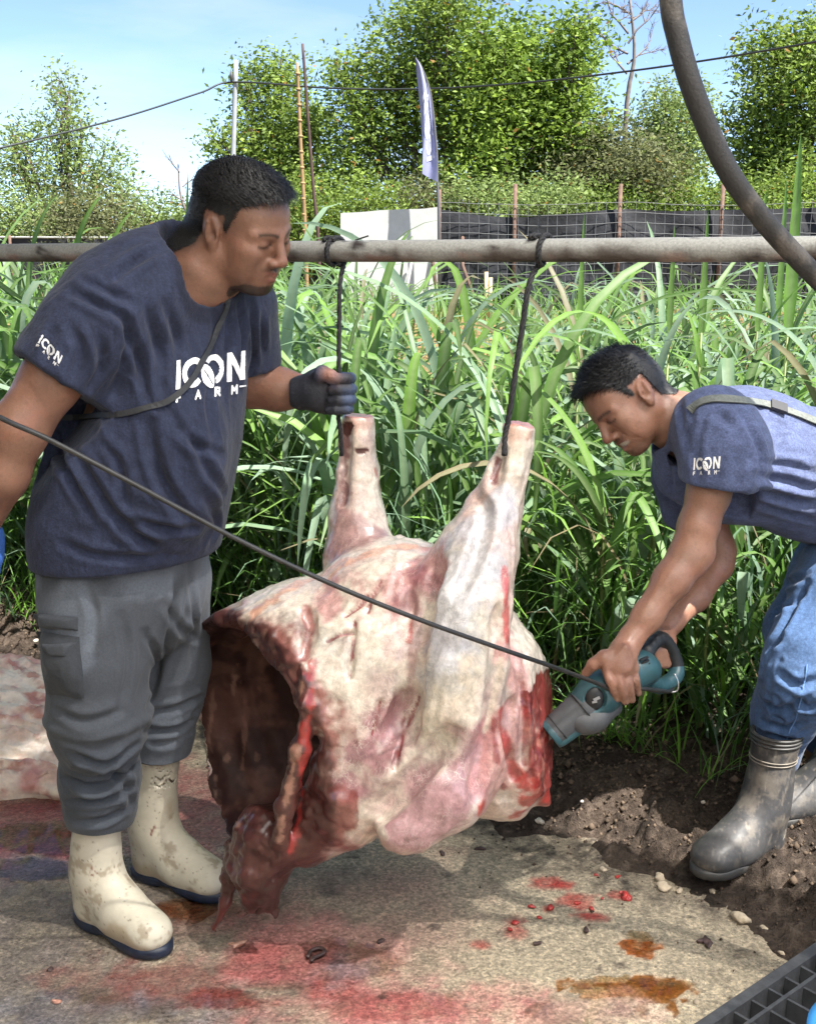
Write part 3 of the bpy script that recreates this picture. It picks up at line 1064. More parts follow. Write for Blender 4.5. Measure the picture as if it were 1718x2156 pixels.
def leaf_cloud(centers, spread, per, size, col, droop=0.0, seed=0):
    r = np.random.default_rng(seed)
    N = len(centers) * per
    c = np.repeat(centers, per, 0) + r.normal(0, 1, (N, 3)) * spread
    a = r.normal(0, 1, (N, 3))
    a[:, 2] = a[:, 2] * 0.6 - droop
    a /= np.linalg.norm(a, axis=1)[:, None]
    b = np.cross(a, r.normal(0, 1, (N, 3)))
    b /= np.linalg.norm(b, axis=1)[:, None]
    n = np.cross(a, b)
    l = size * r.uniform(0.6, 1.35, (N, 1))
    w = l * r.uniform(0.16, 0.26, (N, 1))
    V = np.stack([c, c + a * l * 0.45 + b * w, c + a * l - n * l * 0.12, c + a * l * 0.45 - b * w], 1).reshape(-1, 3)
    Q = np.arange(4 * N).reshape(-1, 4)
    clump = np.repeat(r.uniform(0.72, 1.3, (len(centers), 1)), per, 0)
    tint = np.repeat(r.random((len(centers), 1)), per, 0) * 0.7 + 0.3 * r.random((N, 1))
    cc = (np.array(col[0]) * (1 - tint) + np.array(col[1]) * tint) * clump * r.uniform(0.8, 1.2, (N, 1)) * 0.98
    dry = r.random(N) < 0.012
    cc[dry] = (0.30, 0.17, 0.04)
    return V, Q, np.repeat(cc, 4, 0)


def tree(name, label, blobs, D, trunk_px, clumps, per=16, size=0.17, col=((0.075, 0.135, 0.022), (0.20, 0.31, 0.05)), spread=0.2, dz=None, seed=0, shell=0.55, group=None, trunk_r=0.10):
    """blobs: (x, y, rx, ry) in photo pixels, standing D metres away"""
    r = np.random.default_rng(seed + 100)
    bx, by = trunk_px
    foot = P(bx, by, D)
    gz = float(land(foot[:1], foot[1:2])[0])
    foot[2] = gz - 0.05
    root = thing(name, label, 'tree' if 'tree' in name else 'shrub', tuple(foot), group)
    cen = []
    wood = []
    area = np.array([b[2] * b[3] for b in blobs], float)
    for b, w in zip(blobs, area / area.sum()):
        c = P(b[0], b[1], D) + (0, r.normal(0, 0.4), 0)
        rx, rz = S(b[2], c), S(b[3], c)
        n = max(3, int(clumps * w))
        d = r.normal(0, 1, (n, 3))
        d /= np.linalg.norm(d, axis=1)[:, None]
        rad = 0.25 + 0.85 * r.random((n, 1)) ** 0.6
        rad *= 1 + 0.25 * r.normal(0, 1, (n, 1)) * (r.random((n, 1)) < 0.3)
        q = c + d * rad * np.array([rx, (dz or 0.8) * rx, rz])
        q[:, 2] = np.maximum(q[:, 2], gz + 0.15)
        cen.append(q)
        # limb into this part of the crown with twigs
        k = foot + (c - foot) * 0.45 + (r.normal(0, 0.15), 0, 0)
        wood.append(tube(spline([foot + (0, 0, (c[2] - gz) * 0.25), k, c, c + (r.normal(0, .2), 0, rz * 0.6)], 10), np.linspace(trunk_r * 0.6, 0.012, 10), 6, False))
        for j in range(min(14, n)):
            e = q[j]
            m = foot + (c - foot) * r.uniform(0.6, 1.0)
            wood.append(tube([m, (m + e) / 2 + r.normal(0, 0.08, 3), e], [0.022, 0.014, 0.006], 4, False))
    cen = np.concatenate(cen)
    V, Q, cc = leaf_cloud(cen, spread * 1.05, int(per * 2.2), size * 0.62, col, 0.1, seed)
    mesh_obj('crown', V, Q, LEAF, root, color=cc, smooth=False)
    t0 = P(blobs[0][0], blobs[0][1], D)
    wood.append(tube(spline([foot, foot + (t0 - foot) * 0.4 + (r.normal(0, .1), 0, 0), foot + (t0 - foot) * 0.95], 10), np.linspace(trunk_r, trunk_r * 0.3, 10), 8))
    V, Fc = join(wood)
    mesh_obj('trunk', V, Fc, BARK, root)


GREEN = ((0.085, 0.145, 0.024), (0.27, 0.37, 0.07))
PALEG = ((0.13, 0.19, 0.06), (0.29, 0.38, 0.12))
DULL = ((0.10, 0.12, 0.05), (0.20, 0.21, 0.09))
tree('slender_tree', 'slender open tree standing alone beyond the left net fence', [(135, 300, 60, 110), (125, 190, 38, 45), (75, 330, 60, 70), (200, 350, 75, 70), (240, 420, 75, 55), (60, 410, 85, 70), (140, 420, 80, 60), (20, 300, 30, 30), (170, 270, 40, 40)],
     30, (150, 600), 400, 11, 0.2, PALEG, 0.22, seed=1)
tree('round_tree', 'leafy tree directly behind the grey utility pole', [(590, 250, 85, 110), (540, 330, 80, 90), (640, 330, 70, 110), (590, 150, 50, 45), (480, 310, 40, 30), (590, 420, 110, 60), (520, 180, 40, 40)],
     27, (590, 600), 560, 14, 0.2, GREEN, 0.2, seed=2)
tree('tall_tree', 'tallest leafy tree, crown running out of the picture above the white banner', [(900, 90, 120, 120), (830, 190, 90, 110), (960, 210, 100, 110), (760, 260, 80, 100), (880, 320, 120, 90), (940, 20, 90, 70), (720, 160, 36, 60), (740, 360, 80, 70)],
     26, (945, 600), 820, 15, 0.2, GREEN, 0.19, seed=3)
tree('broad_tree', 'broad glossy tree to the right of the white banner', [(1130, 150, 120, 110), (1060, 240, 110, 120), (1190, 240, 90, 110), (1100, 330, 130, 90), (1030, 110, 70, 70), (1200, 90, 55, 60), (1010, 360, 80, 60), (1200, 350, 70, 60)],
     25, (1150, 600), 900, 15, 0.21, ((0.09, 0.16, 0.022), (0.30, 0.42, 0.07)), 0.19, seed=4)
tree('young_tree', 'young feathery tree between the dead tree and the rubber hose', [(1400, 230, 60, 60), (1430, 300, 80, 70), (1370, 320, 60, 60), (1470, 220, 40, 50), (1400, 390, 110, 60)],
     31, (1420, 600), 430, 13, 0.2, PALEG, 0.22, seed=5)
tree('bushy_tree', 'dense tree standing behind the thick rubber hose', [(1640, 130, 70, 80), (1690, 200, 90, 110), (1620, 270, 80, 90), (1680, 350, 110, 90), (1730, 90, 60, 70), (1590, 370, 60, 60)],
     25, (1690, 600), 640, 15, 0.2, GREEN, 0.19, seed=6)
tree('brownish_tree', 'low brownish grey tree in front of the dead tree', [(1280, 330, 80, 60), (1250, 390, 110, 50), (1340, 370, 80, 55)], 24, (1300, 600), 420, 14, 0.17, DULL, 0.2, seed=7)
SHRUBS = ((40, 460, 90, 60, 26, PALEG, 'pale shrub at the foot of the slender tree, far from the stump'), (190, 455, 90, 50, 25, DULL, 'brownish olive shrub beneath the slender open tree'),
          (330, 460, 90, 50, 27, PALEG, 'pale green shrub between the slender tree and the bare stump'), (440, 470, 60, 30, 29, GREEN, 'small green shrub just behind the head of the standing man'),
          (650, 440, 80, 70, 24, GREEN, 'dark green shrub behind the bamboo pole and thin iron pole'), (780, 440, 80, 45, 24, GREEN, 'green shrub directly above the white board'),
          (1020, 425, 90, 35, 23.5, PALEG, 'pale shrub over the first fence panel beside the banner'), (1150, 430, 90, 30, 23, PALEG, 'light green low shrub behind the first free fence post'),
          (1290, 435, 90, 30, 23, GREEN, 'green shrub below the brownish tree behind the net'), (1450, 432, 100, 38, 23.5, GREEN, 'green shrub below the young feathery tree'),
          (1600, 420, 90, 50, 23, GREEN, 'green shrub behind the net where the hose crosses'), (1700, 420, 80, 60, 23, GREEN, 'tall green shrub beyond the hose under the dense tree'),
          (900, 430, 80, 45, 24, DULL, 'dull olive shrub behind the pole of the banner'))
for i, (x, y, rx, ry, D_, c_, lb) in enumerate(SHRUBS):
    tree('shrub', lb, [(x, y, rx, ry), (x - rx * .5, y + 25, rx * .6, ry * .8), (x + rx * .5, y + 20, rx * .6, ry * .8), (x, y + 70, rx, ry)], D_, (x, 600), 260, 14, 0.15, c_, 0.2, seed=20 + i, group='shrubs at the foot of the tree line', trunk_r=0.05, shell=0.2)


def bare_tree(label, base_px, top_px, D, r0, levels, seed, spread=0.5, n0=6, col=(0.15, 0.13, 0.12)):
    r = np.random.default_rng(seed)
    a, b = P(*base_px, D), P(*top_px, D)
    foot = a.copy()
    foot[2] = float(land(a[:1], a[1:2])[0]) - 0.05
    root = thing('dead_tree', label, 'tree', tuple(foot))
    parts = []
    main = spline([foot, a, (a + b) / 2 + (r.normal(0, .08), 0, 0), b], 12)
    parts.append(tube(main, np.linspace(r0, r0 * 0.35, 12), 7))
    twigs = []

    def grow(p, d, ln, rad, lev):
        e = p + d * ln
        m = p + d * ln * 0.5 + r.normal(0, ln * 0.06, 3)
        twigs.append(tube([p, m, e], [rad, rad * 0.8, rad * 0.55], 5 if lev > 1 else 4, False))
        if lev <= 0:
            return
        for _ in range(3 if lev > 1 else 4):
            q = p + (e - p) * r.uniform(0.35, 1.0)
            nd = unit(d + r.normal(0, spread, 3) * (1, 0.8, 1) + (0, 0, 0.12))
            grow(q, nd, ln * r.uniform(0.45, 0.75), rad * 0.55, lev - 1)
    H = np.linalg.norm(b - a)
    for i in range(n0):
        f = 0.3 + 0.68 * (i + 0.5) / n0
        p = a + (b - a) * f
        sgn = 1 if i % 2 else -1
        d = unit(np.array([sgn * r.uniform(0.5, 1.0), r.normal(0, 0.5), r.uniform(0.4, 0.9)]))
        grow(p, d, H * r.uniform(0.22, 0.38), r0 * 0.4, levels)
    m = mat('dead_wood' + str(seed), col, 0.9, noise=(9, 0.3))
    V, Fc = join(parts)
    mesh_obj('trunk', V, Fc, m, root)
    V, Fc = join(twigs)
    mesh_obj('branches', V, Fc, m, root)


bare_tree('tall leafless dead tree with fine pale branches above the tree line', (1318, 240), (1325, -10), 29, 0.075, 3, 3, 0.6, 8)
bare_tree('small leafless stump with bare forked stems beside the left tree', (400, 480), (375, 345), 22, 0.035, 1, 5, 0.4, 3, (0.16, 0.13, 0.12))

# ================================================================== fences, banner, poles
RUST = mat('rusty_iron', (0.12, 0.07, 0.05), 0.85, noise=(18, 0.4), bump=[(60, 0.4, 0.004)])
NET = mat('black_shade_net', (0.022, 0.023, 0.027), 0.75, noise=(2.5, 0.35), bump=[(2.2, 0.5, 0.08), (300, 0.3, 0.004)], spec=0.3)


def sheet(ctrl_top, ctrl_bot, n=60, m=10, wave=0.05, seed=0, thick=0.004):
    r = np.random.default_rng(seed)
    ctrl_top, ctrl_bot = spline(ctrl_top, n), spline(ctrl_bot, n)
    V = []
    for i in range(n):
        for j in range(m):
            f = j / (m - 1)
            V.append(ctrl_top[i] * (1 - f) + ctrl_bot[i] * f)
    V = np.array(V)
    V[:, 1] += wave * fbm(V, 1.6, 3, seed)
    k = np.arange((n - 1) * (m - 1))
    i, j = k // (m - 1), k % (m - 1)
    Q = np.stack([i * m + j, i * m + j + 1, (i + 1) * m + j + 1, (i + 1) * m + j], 1)
    V2 = np.concatenate([V, V + (0, thick, 0)])
    Q2 = np.concatenate([Q, Q[:, ::-1] + len(V)])
    return V2, Q2


def iron_post(px, y0, D, r, parent, name='post', m=None, lean=0.0):
    a = P(px, y0, D)
    gz = float(land(a[:1], a[1:2])[0])
    V, Fc = tube([(a[0] + lean, a[1], gz - 0.05), a], r, 8)
    return mesh_obj(name, V, Fc, m or RUST, parent)


def ground_at(px, D):
    a = P(px, 600, D)
    a[2] = float(land(a[:1], a[1:2])[0])
    return a


fr = thing('net_fence', 'black shade net fence on rusty posts behind square wire mesh', 'fence', tuple(ground_at(1300, 20)))
tops = [(925, 441), (1000, 452), (1085, 458), (1200, 450), (1307, 441), (1420, 445), (1523, 442), (1640, 440), (1760, 436), (1950, 432)]
V, Q = sheet([P(x, y, 20.0) for x, y in tops], [np.array([*ground_at(x, 20.0)[:2], ground_at(x, 20)[2] + 0.02]) for x, y in tops], 70, 12, 0.09, 3)
mesh_obj('shade_net', V, Q, NET, fr)
for px in (925, 1085, 1307, 1523, 1740, 1950):
    iron_post(px, 388 if px != 925 else 400, 19.9, 0.035, fr)
# wire mesh: squares of 16 cm, wavy from use
parts = []
x0, x1 = P(926, 430, 19.85)[0], P(1950, 430, 19.85)[0]
zt, zb = P(1200, 426, 19.85)[2], ground_at(1200, 19.85)[2]
k = 0
for x in np.arange(x0, x1, 0.165):
    z = np.linspace(zb, zt + 0.05 * math.sin(x * 2.1), 9)
    q = np.stack([x + 0.012 * vnoise(np.stack([0 * z + x, z, z], 1), 3, 1), 0 * z + 19.85, z], 1)
    parts.append(tube(q, 0.0042, 4, False))
for z in np.arange(zb + 0.1, zt + 0.02, 0.165):
    x = np.arange(x0, x1, 0.08)
    q = np.stack([x, 0 * x + 19.845, z + 0.02 * np.sin(x * 2.1) + 0.016 * vnoise(np.stack([x, 0 * x + z, x], 1), 1.5, 2)], 1)
    parts.append(tube(q, 0.0042, 4, False))
mesh_obj('wire_mesh', *join(parts), mat('galvanised_wire', (0.15, 0.155, 0.16), 0.6, metal=0.2), fr)
for (xa, ya, xb, yb) in ((974, 560, 1012, 626), (905, 500, 925, 560)):
    a, b = P(xa, ya, 19.4), ground_at(xb, 19.0)
    V, Fc = tube([P(xa, ya - 60, 19.8), a, b - (0, 0, 0.05)], 0.03, 6)
    mesh_obj('brace', V, Fc, RUST, fr)

fl = thing('net_fence', 'lower black net fence with pale top edge behind the bare stump', 'fence', tuple(ground_at(300, 24)))
tops = [(-250, 499), (0, 500), (200, 501), (420, 499), (600, 500), (719, 498)]
V, Q = sheet([P(x, y, 24.0) for x, y in tops], [ground_at(x, 24.0) for x, y in tops], 70, 8, 0.06, 4)
mesh_obj('shade_net', V, Q, NET, fl)
V, Fc = tube([P(x, y, 23.97) for x, y in tops], 0.022, 6)
mesh_obj('top_rail', V, Fc, mat('pale_rail', (0.32, 0.32, 0.31), 0.6, noise=(6, 0.3)), fl)
for px in (-200, 20, 240, 460, 680):
    iron_post(px, 496, 23.9, 0.03, fl)

# white board leaning on the fence
q = ground_at(820, 19.5)
wb = thing('white_board', 'large white sheet board standing in front of the black fence', 'board', tuple(q))
c = [P(717, 449, 19.5), P(922, 437, 19.3), P(922, 640, 19.3), P(717, 640, 19.5)]
zb = q[2] - 0.02
c[2][2] = c[3][2] = zb
c = np.array(c)
n = 14
V = []
for i in range(n + 1):
    for j in range(n + 1):
        u, v = i / n, j / n
        V.append(c[0] * (1 - u) * (1 - v) + c[1] * u * (1 - v) + c[2] * u * v + c[3] * (1 - u) * v)
V = np.array(V)
V[:, 1] += 0.012 * fbm(V, 1.2, 2, 8)
V[:, 2] += 0.012 * vnoise(V, 3, 8) * (np.arange(len(V)) % (n + 1) == 0)
Q = np.array([(i * (n + 1) + j, i * (n + 1) + j + 1, (i + 1) * (n + 1) + j + 1, (i + 1) * (n + 1) + j) for i in range(n) for j in range(n)])
mesh_obj('panel', np.concatenate([V, V + (0, .02, 0)]), np.concatenate([Q, Q[:, ::-1] + len(V)]), mat('white_sheet', (0.48, 0.49, 0.47), 0.7, noise=(1.6, 0.08), noise2=(9, 0.06)), wb)
V, Fc = tube([P(868, 545, 19.25), ground_at(846, 18.9) - (0, 0, .05)], 0.03, 6)
mesh_obj('prop', V, Fc, mat('grey_prop', (0.25, 0.24, 0.24), 0.7), wb)

for px, top in ((1024, 573), (1033, 585)):
    a = P(px, top, 17.5)
    gz = ground_at(px, 17.5)[2]
    V, Fc = tube([(a[0], a[1], gz - .05), a], 0.03, 6)
    o = mesh_obj('wooden_stake', V, Fc, mat('pale_wood', (0.50, 0.38, 0.22), 0.8, noise=(8, 0.2)))
    o['label'], o['category'], o['group'] = 'short pale wooden stake driven in before the net fence', 'stake', 'wooden stakes'

# ---- logo: raised by the same letter shapes on shirts and banner
def logo_mask(u, v):
    """u 0..3.45, v -0.42..1.0 in letter heights; True where the print is"""
    def ring(cx, cy, ro, ri, ex=1.0):
        d = np.hypot((u - cx) / ex, v - cy)
        return (d < ro) & (d > ri)

    def seg(ax, ay, bx, by, w):
        px, py, dx, dy = u - ax, v - ay, bx - ax, by - ay
        t = np.clip((px * dx + py * dy) / (dx * dx + dy * dy), 0, 1)
        return np.hypot(px - t * dx, py - t * dy) < w
    m = (u > 0.02) & (u < 0.24) & (v > 0) & (v < 1)
    m |= ring(0.86, 0.5, 0.52, 0.30) & ~((u > 0.98) & (np.abs(v - 0.5) < 0.9 * (u - 0.86)))
    # O whose lower left is a leaf
    o = ring(1.78, 0.5, 0.54, 0.33) & ~((u < 1.72) & (v < 0.62)) & ~((v < 0.1) & (u < 1.9))
    m |= o
    x, y = u - 1.56, v - 0.30
    ca, sa = math.cos(math.radians(-58)), math.sin(math.radians(-58))
    lx, ly = x * ca + y * sa, -x * sa + y * ca
    leaf = (np.abs(ly) < 0.27 * np.clip(1 - (lx / 0.52) ** 2, 0, 1) ** 0.8) & (np.abs(lx) < 0.52)
    m &= ~((np.abs(ly) < 0.27 * np.clip(1 - (lx / 0.60) ** 2, 0, 1) ** 0.8 + 0.05) & (np.abs(lx) < 0.60))
    m |= leaf & ~((np.abs(ly - 0.05 * np.sin(3 * lx)) < 0.022) & (lx > -0.3) & (lx < 0.42))
    n = ((u > 2.48) & (u < 2.70) & (v > 0) & (v < 1)) | ((u > 3.12) & (u < 3.34) & (v > 0) & (v < 1))
    n |= (np.abs((v - 1) + (u - 2.59) * (1.0 / 0.64)) < 0.19) & (u > 2.48) & (u < 3.34) & (v > 0) & (v < 1)
    m |= n
    # F A R M -
    w, b, h = 0.042, -0.42, 0.26
    for x0, st in ((0.10, [(0, 0, 0, 1), (0, 1, .7, 1), (0, .5, .55, .5)]), (1.0, [(0, 0, .45, 1), (.45, 1, .9, 0), (.18, .35, .72, .35)]),
                   (1.95, [(0, 0, 0, 1), (0, 1, .6, 1), (.6, 1, .6, .5), (.6, .5, 0, .5), (.3, .5, .7, 0)]), (2.72, [(0, 0, 0, 1), (0, 1, .45, .4), (.45, .4, .9, 1), (.9, 1, .9, 0)])):
        for ax, ay, bx, by in st:
            m |= seg(x0 + ax * h, b + ay * h, x0 + bx * h, b + by * h, w)
    m |= (u > 3.08) & (u < 3.40) & (np.abs(v + 0.22) < 0.022)
    return m


def logo_cells(nu):
    du = 3.5 / nu
    nv = int(1.5 / du)
    u, v = np.meshgrid((np.arange(nu) + 0.5) * du, -0.47 + (np.arange(nv) + 0.5) * du, indexing='ij')
    return logo_mask(u, v), du


def logo_mesh(nu, place):
    """place(u, v) -> points; keeps only the printed cells"""
    m, du = logo_cells(nu)
    nu_, nv = m.shape
    U, Vv = np.meshgrid(np.arange(nu_ + 1) * du, -0.47 + np.arange(nv + 1) * du, indexing='ij')
    used = np.zeros((nu_ + 1, nv + 1), bool)
    for a, b in ((0, 0), (0, 1), (1, 0), (1, 1)):
        used[a:nu_ + a, b:nv + b] |= m
    idx = np.full(used.shape, -1)
    idx[used] = np.arange(used.sum())
    pts, ok = place(U[used], Vv[used])
    c = np.argwhere(m)
    Q = np.stack([idx[c[:, 0], c[:, 1]], idx[c[:, 0] + 1, c[:, 1]], idx[c[:, 0] + 1, c[:, 1] + 1], idx[c[:, 0], c[:, 1] + 1]], 1)
    Q = Q[ok[Q].all(1)]
    return pts, Q


PRINT = mat('white_print', (0.80, 0.80, 0.80), 0.6, noise=(160, 0.08))

# feather banner
bD = 19.0
base = ground_at(926, bD)
bn = thing('feather_banner', 'tall pale lavender feather banner with faint white lettering on a thin pole', 'banner', tuple(base))
right = spline([P(x, y, bD) for x, y in ((875, 122), (888, 142), (903, 183), (911, 228), (919, 310), (921, 384))], 40)
left = spline([P(x, y, bD) for x, y in ((874, 126), (877, 153), (884, 222), (889, 300), (890, 335), (889, 366))], 40)
V = []
for i in range(40):
    for j in range(9):
        f = j / 8
        q = left[i] * (1 - f) + right[i] * f
        V.append(q + (0, 0.05 * math.sin(5 * f + 0.15 * i), 0))
V = np.array(V)
Q = np.array([(i * 9 + j, i * 9 + j + 1, (i + 1) * 9 + j + 1, (i + 1) * 9 + j) for i in range(39) for j in range(8)])
cl = mesh_obj('cloth', np.concatenate([V, V + (0, .006, 0)]), np.concatenate([Q, Q[:, ::-1] + len(V)]), mat('lavender_cloth', (0.30, 0.32, 0.52), 0.8, noise=(1.2, 0.15), transl=0.25), bn)
B = V.reshape(40, 9, 3)


def ban(u, v):
    """letters run up the banner, seen from behind"""
    i = np.clip((0.86 - u / 3.5 * 0.50) * 39, 0, 38.99)
    j = np.clip((0.86 - (v + 0.47) / 1.5 * 0.60) * 8, 0, 7.99)
    a, b = i.astype(int), j.astype(int)
    fa, fb = (i - a)[:, None], (j - b)[:, None]
    p = B[a, b] * (1 - fa) * (1 - fb) + B[a + 1, b] * fa * (1 - fb) + B[a, b + 1] * (1 - fa) * fb + B[a + 1, b + 1] * fa * fb
    return p - (0, 0.008, 0), np.ones(len(p), bool)


V, Q = logo_mesh(70, ban)
mesh_obj('lettering', V, Q, mat('banner_print', (0.48, 0.50, 0.62), 0.7), cl)
V, Fc = tube(np.concatenate([[base - (0, 0, .1)], [P(924, 440, bD)], right[::-1]]), np.concatenate([[0.03, 0.025], np.linspace(0.02, 0.008, 40)]), 6)
mesh_obj('pole', V, Fc, mat('banner_pole', (0.10, 0.10, 0.11), 0.5), bn)

# ---- poles and wires
def pole(name, label, pts, D, r, m):
    p = [P(x, y, D) for x, y in pts]
    g = p[-1].copy()
    g[2] = float(land(g[:1], g[1:2])[0]) - 0.1
    o_ = thing(name, label, 'pole', (g[0], g[1], g[2] + 0.1))
    V, Fc = tube(spline(p + [g], 16), np.linspace(r[0], r[1], 16), 10)
    mesh_obj('shaft', V, Fc, m, o_)
    return o_


up = pole('utility_pole', 'grey concrete utility pole carrying a black cable', [(497, 127), (491, 330), (488, 480)], 22, (0.042, 0.06), mat('concrete_pole', (0.28, 0.30, 0.32), 0.8, noise=(5, 0.15)))
a = P(487, 160, 21.9)
mesh_obj('insulator', *tube([a - (0, 0, .12), a, a + (0, 0, .08)], [0.02, 0.035, 0.015], 8), mat('dark_iron', (0.05, 0.05, 0.05), 0.6), up)
bp = pole('bamboo_pole', 'thin straw coloured bamboo pole standing upright among the grass', [(626, 132), (633, 300), (644, 520)], 12, (0.014, 0.024), mat('bamboo', (0.27, 0.17, 0.075), 0.7, noise=(5, 0.3)))
for k in range(11):
    f = 0.06 + k * 0.085
    q = P(626 + 18 * f * 0.95, 132 + 388 * f, 12)
    mesh_obj('joint', *tube([q - (0, 0, .012), q, q + (0, 0, .012)], [0.02, 0.027, 0.02], 8), mat('bamboo_joint', (0.30, 0.19, 0.09), 0.8), bp)
pole('thin_pole', 'slender dark rusty iron pole leaning beside the bamboo pole', [(637, 92), (645, 200), (660, 400), (671, 520)], 12, (0.013, 0.02), mat('dark_rust', (0.06, 0.032, 0.028), 0.8, noise=(9, 0.3)))
wpts = [(-200, 352, 17), (0, 312, 18), (250, 250, 20), (420, 196, 21.5), (493, 173, 21.95), (700, 186, 21.5), (900, 187, 21), (1100, 175, 20), (1300, 153, 19), (1500, 125, 18), (1718, 88, 17), (1950, 44, 16)]
V, Fc = tube(spline([P(*w) for w in wpts], 120), 0.018, 6)
o = mesh_obj('overhead_cable', V, Fc, mat('black_cable', (0.018, 0.022, 0.022), 0.5))
o['label'], o['category'] = 'black overhead cable strung from the grey utility pole across the sky', 'cable'

# ================================================================== rail, ropes, hose, pallet and floor litter
RA, RB = P(0, 533, 2.88), P(1718, 525, 1.95)


def rail(x):
    f = (x - RA[0]) / (RB[0] - RA[0])
    return RA + (RB - RA) * f


rl = thing('metal_rail', 'weathered grey steel pipe rail running across above the grass', 'rail', tuple(edge_pt(-1, -.5)))
pr = 0.0215
xs = np.linspace(-2.2, 1.5, 260)
V, Fc = tube([rail(x) for x in xs], pr, 20)
ax = unit(RB - RA)
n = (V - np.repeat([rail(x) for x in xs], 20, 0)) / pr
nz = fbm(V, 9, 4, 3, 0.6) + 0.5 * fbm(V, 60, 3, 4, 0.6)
k = sstep(-0.3, 0.9, 0.6 * nz - 0.75 * n[:, 2] + 0.1)[:, None]  # grime by noise; shade of the underside is painted in too
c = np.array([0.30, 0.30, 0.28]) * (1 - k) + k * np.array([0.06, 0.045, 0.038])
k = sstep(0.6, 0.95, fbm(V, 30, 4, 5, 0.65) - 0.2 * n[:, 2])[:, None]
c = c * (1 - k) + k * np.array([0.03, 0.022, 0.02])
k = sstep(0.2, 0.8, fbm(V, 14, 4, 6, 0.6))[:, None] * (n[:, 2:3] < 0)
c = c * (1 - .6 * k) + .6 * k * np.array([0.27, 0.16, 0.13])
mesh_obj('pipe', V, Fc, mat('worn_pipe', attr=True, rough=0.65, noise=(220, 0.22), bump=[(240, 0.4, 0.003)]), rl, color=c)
for x in (-2.1, 1.42):
    q = rail(x)
    mesh_obj('post', *tube([(q[0], q[1], -0.03), q - (0, 0, pr * 0.9)], 0.03, 12), mat('steel_post', (0.3, 0.29, 0.27), 0.6), rl)

ROPE = mat('black_rope', (0.018, 0.018, 0.02), 0.7, noise=(90, 0.5), bump=[(300, 0.5, 0.002)])


def rope_mesh(pts, r, pitch=0.03, n=None):
    L = np.linalg.norm(np.diff(np.asarray(pts), axis=0), axis=1).sum()
    n = n or max(30, int(L / 0.004))
    c = spline(pts, n)
    T = np.gradient(c, axis=0)
    T /= np.linalg.norm(T, axis=1)[:, None]
    u = np.cross(T, (0.3, 0.9, 0.2))
    u /= np.linalg.norm(u, axis=1)[:, None]
    v = np.cross(T, u)
    s = np.linspace(0, L, n) / pitch * 2 * np.pi
    out = []
    for k in range(3):
        a = s + k * 2 * np.pi / 3
        out.append(tube(c + 0.5 * r * (np.cos(a)[:, None] * u + np.sin(a)[:, None] * v), 0.58 * r, 6))
    return join(out)


def loop_on_rail(x, drop=0.0, turns=1.0, r=0.006):
    q = rail(x)
    side = unit(np.cross(ax, (0, 0, 1)))
    pts = []
    for a in np.linspace(-0.1, turns, int(18 * turns)):
        t = a * 2 * np.pi
        pts.append(q + (pr + r) * (math.cos(t) * np.array([0, 0, 1]) - math.sin(t) * side) + ax * (0.018 * a))
    return pts


def px_on_rail(px):
    lo, hi = -1.5, 1.2
    for _ in range(40):
        m = (lo + hi) / 2
        q = rail(m)
        x = W_PX / 2 + F_PX * q[0] / (q[1] * CP + (CAM_H - q[2]) * SP)
        lo, hi = (m, hi) if x < px else (lo, m)
    return m


LX, RX = px_on_rail(703), px_on_rail(1124)
LD, RD = rail(LX)[1], rail(RX)[1]
KNOT_L, KNOT_R = P(716, 905, LD - 0.035), P(1064, 915, RD - 0.03)
rp = thing('hanging_rope', 'black rope from the rail to the shank gripped by the gloved hand', 'rope', tuple(KNOT_L), 'ropes holding up the carcass')
mesh_obj('loop', *rope_mesh(loop_on_rail(LX - 0.012, turns=1.55), 0.0052), ROPE, rp)
q = loop_on_rail(LX + 0.008, turns=1.0)
mesh_obj('strand', *rope_mesh(q[:9] + [P(716, 600, LD - 0.03), P(714, 700, LD - .03), P(713, 800, LD - .03), P(712, 870, LD - .03), KNOT_L, P(720, 960, LD - .02)], 0.005), ROPE, rp)
a = q[0]
mesh_obj('tail', *tube(spline([rail(LX) + (0, -.01, pr + .004), P(735, 512, LD), P(752, 505, LD), P(776, 497, LD)], 14), 0.0018, 5), ROPE, rp)
rp2 = thing('hanging_rope', 'black braided rope slanting from the rail to the nearer shank', 'rope', tuple(KNOT_R), 'ropes holding up the carcass')
q = loop_on_rail(RX, turns=1.0)
mesh_obj('strand', *rope_mesh(q[:10] + [P(1114, 600, RD - .03), P(1098, 700, RD - .03), P(1083, 800, RD - .03), P(1071, 880, RD - .03), KNOT_R, P(1062, 960, RD - .04)], 0.0058), ROPE, rp2)
mesh_obj('loop', *rope_mesh(loop_on_rail(RX + 0.006, turns=1.2), 0.0054), ROPE, rp2)

# thick hose hanging from the roof
hp = [(1395, -420, 1.70), (1398, -200, 1.70), (1412, 0, 1.70), (1426, 75, 1.70), (1452, 170, 1.70), (1492, 275, 1.71), (1540, 372, 1.72), (1604, 460, 1.74), (1668, 532, 1.76), (1735, 600, 1.78), (1830, 690, 1.8), (1960, 860, 1.82), (2050, 1200, 1.9)]
hpts = [P(*q) for q in hp]
end = hpts[-1].copy()
end[2] = 0.02
V, Fc = tube(spline(hpts + [end], 120), 0.0158, 18)
nn = fbm(V * (1, 1, 1), 25, 4, 6, 0.6)
k = sstep(0.0, 0.8, nn)[:, None]
c = np.array([0.022, 0.021, 0.021]) * (1 - k) + k * np.array([0.075, 0.066, 0.058])
o = mesh_obj('rubber_hose', V, Fc, mat('dusty_rubber', attr=True, rough=0.6, noise=(200, 0.3), bump=[(260, 0.5, 0.003)]), color=c)
o['label'], o['category'] = 'thick dusty black rubber hose hanging down in front of the rail', 'hose'

